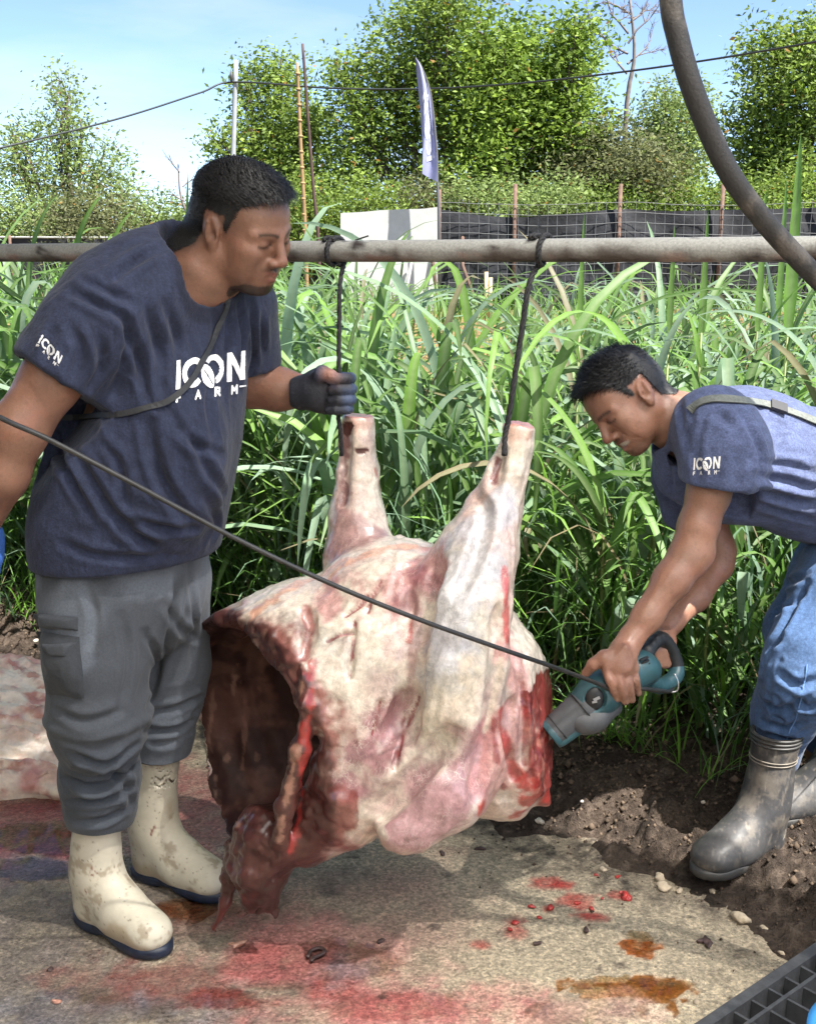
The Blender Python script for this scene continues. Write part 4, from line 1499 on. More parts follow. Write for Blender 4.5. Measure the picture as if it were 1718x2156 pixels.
# ---- plastic pallet at the corner of the floor
pa, pb = G(1462, 2158, .075), G(1718, 1986, .075)
pu = unit(pb - pa)
pv = unit(np.cross((0, 0, -1), pu))
if pv[0] < 0:
    pv = -pv
PLR = np.array([pu, pv, [0, 0, 1]])
PL = mat('black_plastic', (0.055, 0.057, 0.062), 0.42, noise=(40, 0.35), rough_noise=(30, 0.3, 0.6), bump=[(180, 0.25, 0.002)])
PLG = mat('dusty_plastic', (0.30, 0.305, 0.31), 0.5, noise=(30, 0.3))
pal_ = thing('plastic_pallet', 'black plastic pallet with ribbed grid and pierced plates on the floor', 'pallet', (pa[0], pa[1], 0))


def pq(u, v, z):
    return pa + pu * u + pv * v + (0, 0, z - pa[2])


UA, UB = -0.42, 0.78
rows = [0.0, 0.055, 0.135, 0.215, 0.295, 0.375]
for i, v in enumerate(rows):
    w = 0.011 if i == 0 else 0.0035
    mesh_obj('rail', *boxes([(pq((UA + UB) / 2, v + w, .040), ((UB - UA) / 2, w, .035 - .0008 * i), PLR)]), PL, pal_, smooth=False)
us = np.arange(UA + 0.02, UB, 0.0545)
for r_ in range(5):
    v0, v1 = rows[r_] + (0.0222 if r_ == 0 else 0.0072), rows[r_ + 1] - 0.0002
    for k_, u in enumerate(us):
        mesh_obj('rib', *boxes([(pq(u, (v0 + v1) / 2, .0385), (.0028, (v1 - v0) / 2, .031), PLR)]), PL, pal_, smooth=False)
    if r_ == 0:
        mesh_obj('ledge', *boxes([(pq((UA + UB) / 2, (v0 + v1) / 2, .030), ((UB - UA) / 2, (v1 - v0) / 2 - .001, .002), PLR)]), PLG, pal_, smooth=False)
    else:
        for k_, u in enumerate(us[:-1]):
            du = us[1] - us[0]
            it = []
            for a in range(5):
                it.append((pq(u + du * (0.12 + 0.19 * a), (v0 + v1) / 2, .026), (.0026, (v1 - v0) / 2 - .001, .0022), PLR))
            for b in range(7):
                it.append((pq(u + du * 0.5, v0 + (v1 - v0) * (0.08 + 0.14 * b), .0265), (du / 2 - .003, .0026, .0022), PLR))
            if k_ == 0 or True:
                mesh_obj('pierced_plate', *boxes(it), PLG, pal_, smooth=False)
mesh_obj('foot', *boxes([(pq(UA + .05, .03, .002), (.03, .02, .004), PLR), (pq(UB - .05, .03, .002), (.03, .02, .004), PLR), (pq(UA + .05, .34, .002), (.03, .02, .004), PLR), (pq(UB - .05, .34, .002), (.03, .02, .004), PLR)]), PL, pal_, smooth=False)
# blue tub standing on the pallet, only its rim enters the picture
tb = G(1702, 2148, .16)
ct = tb + np.array([0.135, -0.06, 0])
prof = [(0.0, .082), (0.105, .080), (0.118, .09), (0.137, .150), (0.150, .152), (0.150, .160), (0.132, .160), (0.112, .094), (0.0, .090)]
V, Fc = [], []
for i in range(48):
    a = i / 48 * 2 * np.pi
    for r_, z in prof:
        V.append((ct[0] + r_ * math.cos(a), ct[1] + r_ * math.sin(a), z))
m_ = len(prof)
for i in range(48):
    for j in range(m_ - 1):
        k_ = (i + 1) % 48
        Fc.append((i * m_ + j, k_ * m_ + j, k_ * m_ + j + 1, i * m_ + j + 1))
o = mesh_obj('blue_tub', np.array(V), Fc, mat('blue_plastic', (0.05, 0.26, 0.62), 0.35))
o['label'], o['category'] = 'shallow blue plastic tub standing on the black pallet', 'tub'


# ---- stones, scraps and leaf on the ground
def lump(r, seed, squash=(1, 1, 1), amp=0.35, n=10):
    a = np.linspace(0, np.pi, n)
    b = np.arange(2 * n) * np.pi / n
    V = [(0, 0, 1)] + [(math.sin(t) * math.cos(p), math.sin(t) * math.sin(p), math.cos(t)) for t in a[1:-1] for p in b] + [(0, 0, -1)]
    V = np.array(V)
    V = V * (1 + amp * fbm(V, 1.3, 3, seed))[:, None] * r * np.array(squash)
    m = 2 * n
    Fc = [(0, 1 + j, 1 + (j + 1) % m) for j in range(m)]
    for i in range(n - 3):
        for j in range(m):
            Fc.append((1 + i * m + j, 1 + (i + 1) * m + j, 1 + (i + 1) * m + (j + 1) % m, 1 + i * m + (j + 1) % m))
    e = len(V) - 1
    Fc += [(e, 1 + (n - 3) * m + (j + 1) % m, 1 + (n - 3) * m + j) for j in range(m)]
    return V, Fc


def litter(name, label, cat, group, spots, m, squash=(1, .8, .55), amp=0.35, on_soil=False):
    for i, (x, y, r) in enumerate(spots):
        q = G(x, y)
        if on_soil:
            for _ in range(4):
                q = G(x, y, max(0.0, float(soil_z(q[:1], q[1:2])[0])))
        rr = S(r, q)
        V, Fc = lump(rr, int(x + y), squash, amp)
        a = x * 0.37
        V = V @ np.array([[math.cos(a), math.sin(a), 0], [-math.sin(a), math.cos(a), 0], [0, 0, 1]])
        o = mesh_obj(name, V + q + (0, 0, rr * squash[2] * 0.45), Fc, m)
        o['label'], o['category'], o['group'] = label, cat, group


litter('pebble', 'pale pebble lying on the dark soil', 'stone', 'pale stones on the soil', [(1078, 1656, 6), (1098, 1652, 6), (1135, 1733, 11), (1312, 1678, 7), (1480, 1692, 6), (1105, 1680, 5), (1405, 1770, 5), (1225, 1690, 4), (1440, 1725, 4), (55, 1372, 10), (78, 1352, 7), (28, 1368, 5), (1690, 1760, 6)],
       mat('pale_stone', (0.42, 0.38, 0.32), 0.85, noise=(60, 0.25)), on_soil=True)
litter('pebble', 'rough tan stone at the broken edge of the concrete', 'stone', 'stones on the concrete edge', [(1388, 1852, 13), (1398, 1872, 17), (1270, 1835, 10), (1560, 1940, 20), (1500, 1880, 8), (1610, 1960, 10), (1430, 1880, 8), (1350, 1800, 7), (1645, 2010, 7), (1465, 2115, 9)],
       mat('tan_stone', (0.40, 0.33, 0.24), 0.9, noise=(50, 0.3), bump=[(120, 0.6, 0.004)]))
RAW = mat('raw_meat_scrap', (0.34, 0.035, 0.03), 0.3, noise=(60, 0.4), bump=[(120, 0.6, 0.004)], sss=(0.2, (1, .2, .1), 0.01))
litter('meat_scrap', 'small scrap of raw red meat lying on the concrete', 'meat scrap', 'meat scraps on the floor', [(1158, 1915, 10), (1120, 1912, 7), (1085, 1945, 8), (1075, 1960, 6), (1215, 1905, 7), (1268, 1895, 5), (1308, 1882, 6), (1255, 1845, 5), (1300, 1850, 6), (1320, 1893, 13), (1316, 1893, 9), (1245, 1918, 8), (1135, 1935, 7), (170, 1758, 8)], RAW, (1, .7, .5), 0.5)
litter('meat_scrap', 'small pale pink scrap of fat lying beside the white boots', 'meat scrap', 'fat scraps on the floor', [(503, 1993, 12), (118, 2112, 9), (492, 1991, 8)], mat('fat_scrap', (0.55, 0.30, 0.22), 0.4, noise=(60, 0.3)), (1.4, .6, .4), 0.4)
litter('dark_clot', 'dark brown clot of soil and tissue on the tan concrete', 'debris', 'dark clots on the floor', [(1490, 1988, 13), (1478, 1985, 9), (1235, 1962, 8), (800, 1985, 7), (930, 1800, 7), (1010, 1790, 8), (1130, 1990, 7), (105, 2045, 7)], mat('dark_clot', (0.06, 0.035, 0.032), 0.6, noise=(60, 0.4)), (1.3, .7, .5), 0.5)
# dark strand of tissue in the pink puddle
q = spline([G(648, 2022), G(655, 2008), G(672, 2002), G(684, 2008), G(676, 2016), G(662, 2022), G(655, 2030)], 30) + (0, 0, .004)
o = mesh_obj('tissue_strand', *tube(q, 0.0042, 8), mat('dark_clot', (0.06, 0.035, 0.032), 0.6))
o['label'], o['category'] = 'curled dark strand of tissue lying in the pink puddle', 'debris'
# yellow leaf
q = G(1450, 1724, .05)
V = np.array([(-.016, 0, .004), (-.006, .010, .009), (.008, .011, .004), (.018, .002, .010), (.006, -.010, .006), (-.007, -.008, .004), (0, 0, .0)]) + q
o = mesh_obj('fallen_leaf', np.concatenate([V, V + (0, 0, .001)]), [(0, 1, 6), (1, 2, 6), (2, 3, 6), (3, 4, 6), (4, 5, 6), (5, 0, 6), (8, 7, 13), (9, 8, 13), (10, 9, 13), (11, 10, 13), (12, 11, 13), (7, 12, 13)], mat('yellow_leaf', (0.62, 0.55, 0.06), 0.6))
o['label'], o['category'] = 'small bright yellow leaf on the dark soil', 'leaf'


# ================================================================== people
def bounds(pts, m):
    a = np.array(pts)
    return a.min(0) - m, a.max(0) + m


def C(*q):
    """chain of (x, y, D, radius) -> [(point, radius)]"""
    return [(P(a, b, d), r) for a, b, d, r in q]


def axes(F, U):
    F = unit(F)
    U = np.asarray(U, float)
    U = unit(U - F * np.dot(U, F))
    return np.stack([F, np.cross(U, F), U], 1)      # columns: forward, left, up


def head(vol, O, A, s, side, smile=False, jaw=1.0, closed=True):
    """head with face; side = -1 / +1 is only used for ear detail"""
    def w(p):
        return O + s * (A @ np.asarray(p, float))
    R = A.T

    def ell(c, r, k=0.02, op='add', R_=None):
        vol.ell(w(c), np.array(r) * s, R if R_ is None else R_, k * s, op)

    def con(a, b, ra, rb, k=0.015, op='add'):
        vol.cone(w(a), w(b), ra * s, rb * s, k * s, op)
    ell((-.012, 0, .03), (.099, .077, .09), 0)
    ell((-.045, 0, .005), (.062, .066, .07), .03)
    ell((.052, 0, .035), (.042, .06, .052), .03)
    ell((.04, 0, -.035), (.052, .058 * jaw, .07), .03)
    for y in (-1, 1):
        con((-.002, y * .052 * jaw, -.05), (.06, y * .022, -.098), .022, .018, .025)
        ell((.062, y * .044 * jaw, -.022), (.028, .022, .024), .022)
        ell((.052, y * .042 * jaw, -.055), (.03, .02 * jaw, .03), .022)
    ell((.074, 0, -.100), (.021, .027, .018), .02)
    ell((.078, 0, -.062), (.022, .034, .028), .02)
    # brow and eyes
    for y in (-1, 1):
        ell((.102, y * .033, -.001), (.021, .020, .0135), .010, 'sub')
        con((.092, y * .012, .019), (.074, y * .054, .017), .0095, .008, .014)
        ell((.0785, y * .033, -.002), (.0155, .0165, .0135), .006)
        con((.088, y * .017, -.013), (.078, y * .049, -.011), .003, .003, .01, )
    # nose
    con((.096, 0, .008), (.115, 0, -.031), .0088, .0112, .012)
    ell((.113, 0, -.034), (.0125, .0135, .0105), .006)
    for y in (-1, 1):
        ell((.103, y * .0155, -.0385), (.0125, .009, .0088), .006)
        ell((.105, y * .009, -.047), (.006, .0045, .004), .003, 'sub')
    # mouth
    if smile:
        con((.1005, -.001, -.0615), (.080, -.033, -.056), .0050, .004, .006)
        con((.1005, .001, -.0615), (.080, .033, -.056), .0050, .004, .006)
        con((.096, 0, -.082), (.076, -.031, -.070), .0065, .004, .007)
        con((.096, 0, -.082), (.076, .031, -.070), .0065, .004, .007)
        ell((.099, 0, -.0705), (.014, .032, .0078), .003, 'sub')
        ell((.083, 0, -.068), (.0115, .027, .0075), .0)
        for y in (-1, 1):
            con((.088, y * .03, -.038), (.070, y * .045, -.074), .0025, .003, .006, 'sub')
    else:
        con((.101, 0, -.0610), (.081, -.025, -.0655), .0058, .003, .006)
        con((.101, 0, -.0610), (.081, .025, -.0655), .0058, .003, .006)
        con((.0985, 0, -.0745), (.080, -.022, -.0685), .0066, .003, .006)
        con((.0985, 0, -.0745), (.080, .022, -.0685), .0066, .003, .006)
        con((.106, 0, -.0677), (.083, -.026, -.0670), .0018, .0018, .002, 'sub')
        con((.106, 0, -.0677), (.083, .026, -.0670), .0018, .0018, .002, 'sub')
    # ears
    for y in (-1, 1):
        t = math.radians(14)
        Re = np.array([[math.cos(t), 0, math.sin(t)], [0, 1, 0], [-math.sin(t), 0, math.cos(t)]])
        Rw = Re @ R
        ell((-.010, y * .080, -.004), (.0205, .0085, .033), .006, 'add', Rw)
        ell((-.002, y * .079, -.030), (.011, .007, .014), .006, 'add', Rw)
        ell((-.008, y * .0885, .001), (.0135, .0065, .023), .003, 'sub', Rw)
        con((-.018, y * .087, .018), (-.014, y * .087, -.014), .0034, .0034, .004)
        ell((.0, y * .086, -.008), (.007, .009, .009), .003, 'sub', Rw)
    con((.006, -.077, -.006), (.006, .077, -.006), .0001, .0001, 0)


HX, HZ = [-.14, -.075, -.045, -.03, 0.005, .018, .024, .042, .066, .085, .1], [-.07, -.066, -.04, .012, .018, .004, .012, .062, .084, .092, .095]


def head_local(V, O, A, s):
    return ((V - O) @ A) / s


def scalp_mask(q, soft=0.012, fade=0.0):
    hz = np.interp(q[:, 0], HX, HZ) + fade
    m = sstep(-soft, soft, q[:, 2] - hz) * (q[:, 2] > -.09) * (np.abs(q[:, 1]) < .12)
    ear = (np.abs(q[:, 1]) > .074) & (q[:, 0] > -.034) & (q[:, 0] < .016) & (q[:, 2] > -.045) & (q[:, 2] < .034)
    return m * ~ear * (np.linalg.norm(q, axis=1) < .2)


def near(q, c, r):
    return np.exp(-np.sum(((q - np.array(c)) / np.array(r)) ** 2, 1))


def skin_color(V, tone, seed=0):
    n = fbm(V, 14, 4, seed, .6)[:, None]
    c = np.array(tone)[None] * (1 + 0.16 * n)
    c = mixc(c, sstep(.2, .9, fbm(V, 26, 4, seed + 9, .6)), np.array(tone) * (1.25, 1.0, .95), .35)
    c = mixc(c, sstep(.55, .8, fbm(V, 190, 2, seed + 11)), np.array(tone) * .6, .35)
    c[:, 0:1] *= 1 + 0.05 * vnoise(V, 30, seed + 3)[:, None]
    return c


def mixc(c, m, col, a=1.0):
    m = np.clip(m, 0, 1)[:, None] * a
    return c * (1 - m) + m * np.array(col)


def paint_head(c, q, hairc, brow=True, goatee=0.0, smile=False, fade=0.03):
    h = np.linalg.norm(q, axis=1) < 0.19
    side = -0.004
    m = scalp_mask(q, 0.010 + 0.03 * sstep(.02, -.06, q[:, 0])) * h
    c = mixc(c, m, hairc, 0.92)
    for y in (-1, 1):
        # eyebrow, lash line, lids
        bx = q.copy()
        t = np.clip((np.abs(q[:, 1]) - .012) / .042, 0, 1)
        d = np.hypot((q[:, 2] - (.0175 + .004 * np.sin(t * 3))), 0) / .0042
        e = (np.abs(q[:, 1]) > .010) & (np.abs(q[:, 1]) < .054) & (q[:, 0] > .055) & (q[:, 1] * y > 0)
        c = mixc(c, np.exp(-d ** 2) * e * h, (.012, .009, .008), 0.85)
        e = (np.abs(np.abs(q[:, 1]) - .033) < .0185) & (q[:, 0] > .07) & (q[:, 1] * y > 0)
        d = (q[:, 2] - (-.0055 - .10 * (np.abs(q[:, 1]) - .033) - 14 * (np.abs(q[:, 1]) - .033) ** 2 * -1 * .5)) / .0030
        c = mixc(c, np.exp(-d ** 2) * e * h, (.01, .007, .006), 0.9)
        c = mixc(c, near(q, (.088, y * .033, .004), (.02, .018, .007)) * h, (.16, .07, .05), 0.35)
    lip = (near(q, (.1, 0, -.0605), (.02, .021, .0055)) + near(q, (.097, 0, -.076), (.02, .018, .006))) * h
    c = mixc(c, lip, (.19, .055, .05), 0.75)
    c = mixc(c, near(q, (.118, 0, -.037), (.018, .02, .016)) * h, (.32, .12, .08), 0.3)
    # moustache and beard shadow
    c = mixc(c, near(q, (.1, 0, -.0525), (.02, .027, .005)) * h, (.02, .014, .012), 0.85)
    if goatee:
        g = 1.2 * near(q, (.085, 0, -.106), (.03, .032, .014)) + near(q, (.055, .03, -.107), (.034, .022, .012)) + near(q, (.055, -.03, -.107), (.034, .022, .012))
        g = g + 1.5 * sstep(-.086, -.098, q[:, 2] + .003 * vnoise(q, 300, 3)) * (q[:, 0] > .030) * (np.abs(q[:, 1]) < .05)
        c = mixc(c, g * h, (.014, .010, .009), goatee)
    return c


SKIN = mat('skin', attr=True, rough=0.42, rough_noise=(35, 0.28, 0.55), noise=(260, 0.10), bump=[(380, 0.35, 0.0015), (90, 0.2, 0.004)], sss=(0.12, (1.0, 0.35, 0.2), 0.008), spec=0.45)
HAIR = mat('black_hair', (0.008, 0.0075, 0.008), 0.55, noise=(40, 0.4), bump=[(500, 0.4, 0.002)], spec=0.5)


def hair(parent, V, Q, O, A, s, thick, flow, length, n, seed, width=0.0007, curl=0.25, lift=0.2):
    """cap grown out of the scalp plus strands combed along flow(q)"""
    r = np.random.default_rng(seed)
    q = head_local(V, O, A, s)
    m = scalp_mask(q, 0.010)
    N = normals(V, Q)
    fm = m[Q].min(1) > 0.25
    used = np.unique(Q[fm])
    idx = np.full(len(V), -1)
    idx[used] = np.arange(len(used))
    th = thick(q[used])
    cap = V[used] + N[used] * (s * th * (0.30 + 0.35 * m[used]) * (1 + 0.25 * fbm(q[used], 45, 3, seed)))[:, None]
    ob = mesh_obj('hair', cap, idx[Q[fm]], HAIR, parent)
    w = (th + .007) * m[used] + 1e-4
    pick = r.choice(len(used), n, p=w / w.sum())
    i = used[pick]
    qi, t = q[i], th[pick]
    root = qi + (N[i] @ A) * (0.25 * t * r.random(n))[:, None] + r.normal(0, .002, (n, 3))
    nl = N[i] @ A
    d = flow(qi) + r.normal(0, curl, (n, 3))
    d = d + nl * lift
    d /= np.linalg.norm(d, axis=1)[:, None]
    L = (length(qi) * r.uniform(0.6, 1.25, n))[:, None]
    sd = np.cross(d, nl + 1e-3)
    sd /= np.linalg.norm(sd, axis=1)[:, None]
    pts = []
    for k, f in enumerate((0, 0.4, 0.75, 1.0)):
        c = root + d * L * f + nl * (t[:, None] * (0.75 * math.sin(f * 2.2))) - nl * (L * 0.45 * f * f)
        wd = width * (1 - 0.75 * f)
        pts += [c - sd * wd, c + sd * wd]
    pts = np.stack(pts, 1)
    V2 = O + s * (pts.reshape(-1, 3) @ A.T)
    b = (np.arange(n) * 8)[:, None, None]
    Qs = (np.array([[0, 1, 3, 2], [2, 3, 5, 4], [4, 5, 7, 6]])[None] + b).reshape(-1, 4)
    shade = np.repeat(r.uniform(0.6, 2.6, (n, 1)), 8, 0) * np.array([0.009, 0.0088, 0.0095])
    mesh_obj('strands', V2, Qs, mat('hair_strand', attr=True, rough=0.45, spec=0.3), ob, color=shade, kind='stuff')
    return ob


def folds(V, along, scale_a, scale_c, seed, sharp=1.0):
    """cloth ridges running along a direction"""
    a = unit(along)
    p = V @ a
    W = V - p[:, None] * a
    q = W * scale_c + a * (p * scale_a)[:, None]
    n = vnoise(q, 1, seed) + 0.5 * vnoise(q * 2.1, 1, seed + 5)
    return np.sign(n) * np.abs(n) ** sharp


def crease(V, along, scale_a, scale_c, seed, p=3.0):
    """narrow raised creases running along a direction"""
    a = unit(along)
    t = V @ a
    W = V - t[:, None] * a
    q = W * scale_c + a * (t * scale_a)[:, None]
    n = vnoise(q, 1, seed) + 0.35 * vnoise(q * 2.3, 1, seed + 5)
    return np.clip(1 - np.abs(n) * 1.6, 0, 1) ** p - 0.15


def press(V, Q, N, lines, w0=0.011, a0=0.010):
    """cloth folds: each line (photo pixels, depth factor, width factor) is a valley with a ridge on both sides"""
    bv = bvh_of(V, Q)
    out = np.zeros(len(V))
    for ln in lines:
        px, am, wf = ln if len(ln) == 3 else (ln[0], ln[1] if len(ln) > 1 else 1.0, 1.0)
        pts = []
        for x, y, _ in spline([(a, b, 0) for a, b in px], 5 * len(px)):
            h, n = project(bv, x, y, 0)
            if h is not None:
                pts.append(h)
        if len(pts) < 2:
            continue
        pts = np.array(pts)
        sel = np.where(((V > pts.min(0) - .08) & (V < pts.max(0) + .08)).all(1))[0]
        W = V[sel]
        best = np.full(len(W), 9.0)
        tt = np.zeros(len(W))
        for i, (p, q) in enumerate(zip(pts[:-1], pts[1:])):
            d = q - p
            t = np.clip(((W - p) @ d) / (d @ d + 1e-12), 0, 1)
            r = np.linalg.norm(W - p - t[:, None] * d, axis=1)
            k = r < best
            best[k] = r[k]
            tt[k] = (i + t[k]) / (len(pts) - 1)
        w = w0 * wf
        fade = np.sin(np.pi * np.clip(tt * .92 + .04, 0, 1)) ** 0.6
        prof = -np.exp(-(best / w) ** 2) + 0.65 * np.exp(-((best - 1.9 * w) / (0.9 * w)) ** 2)
        out[sel] += a0 * am * fade * prof
    return out


def bvh_of(V, Q):
    return BVHTree.FromPolygons([Vector(v) for v in V], [tuple(int(i) for i in q) for q in Q])


def project(bvh, x, y, off=0.002):
    """surface point under photo pixel (x, y), lifted off along its normal"""
    o = Vector((0, 0, CAM_H))
    d = Vector(P(x, y, 2.0)) - o
    d.normalize()
    h, n, _, _ = bvh.ray_cast(o, d)
    if h is None:
        return None, None
    if n.dot(d) > 0:
        n = -n
    return np.array(h + n * off), np.array(n)


def print_logo(parent, bvh, nu, origin, du, dv, m, name='print', curve=None):
    def place(u, v):
        pts, ok = np.zeros((len(u), 3)), np.zeros(len(u), bool)
        for i in range(len(u)):
            x = origin[0] + du[0] * u[i] + dv[0] * v[i]
            y = origin[1] + du[1] * u[i] + dv[1] * v[i]
            if curve:
                x, y = curve(x, y)
            p, n = project(bvh, x, y, 0.0022)
            if p is not None:
                pts[i], ok[i] = p, True
        return pts, ok
    V, Q = logo_mesh(nu, place)
    return mesh_obj(name, V, Q, m, parent)


def ribbon(parent, bvh, pxs, width, m, name='strap', thick=0.003, n=40):
    c = spline([(a, b, 0) for a, b in pxs], n)
    P_, N_ = [], []
    for a, b, _ in c:
        p, nn = project(bvh, a, b, 0.003)
        if p is not None:
            P_.append(p)
            N_.append(nn)
    P_, N_ = np.array(P_), np.array(N_)
    for _ in range(2):
        P_[1:-1] = 0.25 * P_[:-2] + 0.5 * P_[1:-1] + 0.25 * P_[2:]
        N_[1:-1] = 0.25 * N_[:-2] + 0.5 * N_[1:-1] + 0.25 * N_[2:]
    N_ /= np.linalg.norm(N_, axis=1)[:, None]
    T = np.gradient(P_, axis=0)
    sd = np.cross(T, N_)
    sd /= np.linalg.norm(sd, axis=1)[:, None]
    k = len(P_)
    V = np.stack([P_ - sd * width / 2, P_ - sd * width / 2 + N_ * thick, P_ + sd * width / 2 + N_ * thick, P_ + sd * width / 2], 1).reshape(-1, 3)
    Fc = []
    for i in range(k - 1):
        for j in range(4):
            j2 = (j + 1) % 4
            Fc.append((i * 4 + j, i * 4 + j2, (i + 1) * 4 + j2, (i + 1) * 4 + j))
    Fc += [(3, 2, 1, 0), tuple((k - 1) * 4 + j for j in range(4))]
    return mesh_obj(name, V, Fc, m, parent, smooth=False)


# ---------------------------------------------------------------- boots
def boot_shape(height=0.34, lean=0.0, h=0.004):
    vol = Vol((-.16, -.1, .0), (.27, .1, height + .05), h)
    Y = ((0, 1, 0), 0.90)
    vol.chain([(np.array([0, 0, .05]), .047), (np.array([0, 0, .11]), .049), (np.array([lean * .4, 0, .19]), .054), (np.array([lean, 0, height]), .064)], .03, flat=Y)
    vol.chain([(np.array([-.008, 0, .052]), .046), (np.array([.09, 0, .050]), .046), (np.array([.180, 0, .040]), .041)], .03)
    vol.ell((.187, 0, .043), (.050, .049, .036), None, .03)
    vol.cone((.0, 0, .135), (.13, 0, .055), .047, .042, .045)
    vol.box((0, 0, -.02), (.4, .2, .042), None, .002, 'sub')
    vol.half((lean, 0, height), (0, 0, 1), .004)
    vol.cone((lean * .85, 0, height - .06), (lean * 1.15, 0, height + .05), .054, .060, .003, 'sub', flat=Y)
    V, Q = vol.mesh()
    return relax(V, Q, 2, .4), Q


def sole_shape(grow=0.0045, z0=0.0, z1=0.026):
    a = np.linspace(0, 2 * np.pi, 64, endpoint=False)
    xs = [-.055, -.04, 0, .05, .09, .14, .19, .225, .238]
    ws = [.018, .036, .045, .041, .041, .049, .048, .030, .010]
    up = [(x, w) for x, w in zip(xs, ws)]
    ring = spline([(x, w, 0) for x, w in up] + [(x, -w, 0) for x, w in up[::-1]] + [(up[0][0], up[0][1], 0)], 72)[:-1]
    n = len(ring)
    V, Fc = [], []
    for z, g in ((z0 + .003, -.002), (z0 + .008, grow), (z1 - .004, grow + .001), (z1, grow * .5), (z1 + .004, -.004)):
        c = ring[:, :2].mean(0)
        for p in ring:
            d = p[:2] - c
            q = p[:2] + d / np.linalg.norm(d) * g
            V.append((q[0], q[1], z + (0.006 if .045 < q[0] < .095 and z < z0 + .01 else 0)))
    for k in range(4):
        for i in range(n):
            j = (i + 1) % n
            Fc.append((k * n + i, k * n + j, (k + 1) * n + j, (k + 1) * n + i))
    Fc.append(tuple(range(n - 1, -1, -1)))
    Fc.append(tuple(4 * n + i for i in range(n)))
    return np.array(V), Fc


def place_boot(V, heel, toe):
    d = unit((toe - heel) * (1, 1, 0))
    s = np.array([-d[1], d[0], 0])
    return V[:, 0:1] * d + V[:, 1:2] * s + V[:, 2:3] * np.array([0, 0, 1]) + heel


# ---------------------------------------------------------------- left man
LMT = (0.205, 0.104, 0.070)
foot = G(255, 1930)
man = thing('person', 'heavy man in navy print shirt and grey cargo trousers gripping the rope', 'person', (foot[0], foot[1], 0))
O1 = P(507, 478, 2.25)
A1 = axes((0.82, -0.45, -0.35), (0.254, -0.30, 0.911))
S1 = 0.945
lo, hi = np.array([-1.02, 1.98, 0.03]), np.array([-.17, 2.66, 1.72])
vol = Vol(lo, hi, 0.0042)
vol.chain(C((345, 730, 2.30, .12), (300, 950, 2.29, .13), (258, 1150, 2.28, .13)), .03)
vol.chain(C((330, 640, 2.28, .10), (230, 650, 2.17, .07)), .03)
vol.chain(C((380, 620, 2.31, .09), (500, 660, 2.42, .07)), .03)
for q in (((195, 1240, 2.22, .06), (203, 1530, 2.21, .06), (212, 1800, 2.225, .026)), ((358, 1240, 2.4, .055), (343, 1520, 2.41, .042), (328, 1760, 2.41, .026))):
    vol.chain(C(*q), .03)
nb = O1 + S1 * (A1 @ np.array([-.025, 0, -.055]))
vol.chain(C((400, 610, 2.29, .082), (432, 570, 2.275, .070)) + [(nb, .060)], .03)
vol.cone(P(420, 545, 2.30), O1 + A1 @ np.array([-.06, 0, -.02]), .06, .055, .03)
# near arm, hanging by his side; far arm reaching for the rope
vol.chain(C((190, 670, 2.15, .062), (108, 800, 2.09, .054), (40, 905, 2.065, .051), (5, 1000, 2.065, .046), (-40, 1105, 2.10, .034)), .02)
vol.chain(C((495, 680, 2.43, .06), (518, 770, 2.47, .050), (530, 812, 2.48, .0475), (585, 820, 2.465, .045), (652, 826, 2.435, .034)), .02)
head(vol, O1, A1, S1, -1, jaw=1.12)
V, Q = vol.mesh()
V = relax(V, Q, 1, .3)
q = head_local(V, O1, A1, S1)
c = skin_color(V, LMT, 2)
c = paint_head(c, q, (.014, .011, .010), goatee=0.9)
c = mixc(c, near(q, (.02, -.07, .03), (.03, .03, .025)) + near(q, (-.06, -.05, -.045), (.03, .05, .03)), (.03, .02, .018), 0.45)
body = mesh_obj('body', V, Q, SKIN, man, color=c)


def flow1(q):
    d = np.zeros_like(q)
    d[:, 0] = 0.9 + 0.0 * q[:, 0]
    d[:, 1] = -0.35 + 0.5 * np.sin(q[:, 0] * 40)
    d[:, 2] = -0.05 - 2.5 * q[:, 0]
    return d


hair(man, V, Q, O1, A1, S1, lambda q: .0035 + .019 * sstep(.045, .085, q[:, 2] - 0.12 * q[:, 0]) + .003 * sstep(.05, .09, q[:, 0]),
     flow1, lambda q: .005 + .030 * sstep(.05, .085, q[:, 2] - 0.1 * q[:, 0]), 14000, 3, curl=0.18, lift=0.12)

# shirt
NAVY = mat('navy_jersey', attr=True, rough=0.85, noise=(260, 0.30, 3), noise2=(30, 0.16), bump=[(400, 0.4, 0.002), (45, 0.35, 0.012)], sheen=0.08, spec=0.25)
CH_N = np.array([0.68, -0.73, 0.05])
FL = (CH_N, 0.74)
pts = [P(20, 500, 2.2), P(620, 480, 2.5), P(40, 1230, 2.0), P(470, 1230, 2.6), P(30, 850, 1.95), P(590, 850, 2.62)]
lo, hi = bounds(pts, .03)
vol = Vol(lo, hi, 0.0055)
vol.chain(C((378, 610, 2.29, .125), (346, 740, 2.285, .162), (322, 880, 2.275, .180), (296, 1010, 2.27, .183), (268, 1120, 2.27, .186), (262, 1200, 2.27, .188)), .05, flat=FL)
vol.chain(C((395, 575, 2.285, .088), (300, 610, 2.21, .092), (232, 648, 2.16, .090)), .05)
vol.chain(C((395, 590, 2.31, .085), (492, 650, 2.42, .084)), .05)
vol.chain(C((235, 655, 2.16, .092), (178, 712, 2.12, .082), (112, 795, 2.09, .071), (85, 845, 2.08, .068)), .045)
vol.chain(C((490, 650, 2.42, .082), (508, 720, 2.46, .070), (518, 775, 2.475, .063), (520, 810, 2.475, .060)), .04)
vol.ell(P(340, 950, 2.18), (.12, .085, .18), None, .06)          # belly
vol.half(P(255, 1172, 2.27), (0.02, 0, -1), .006)
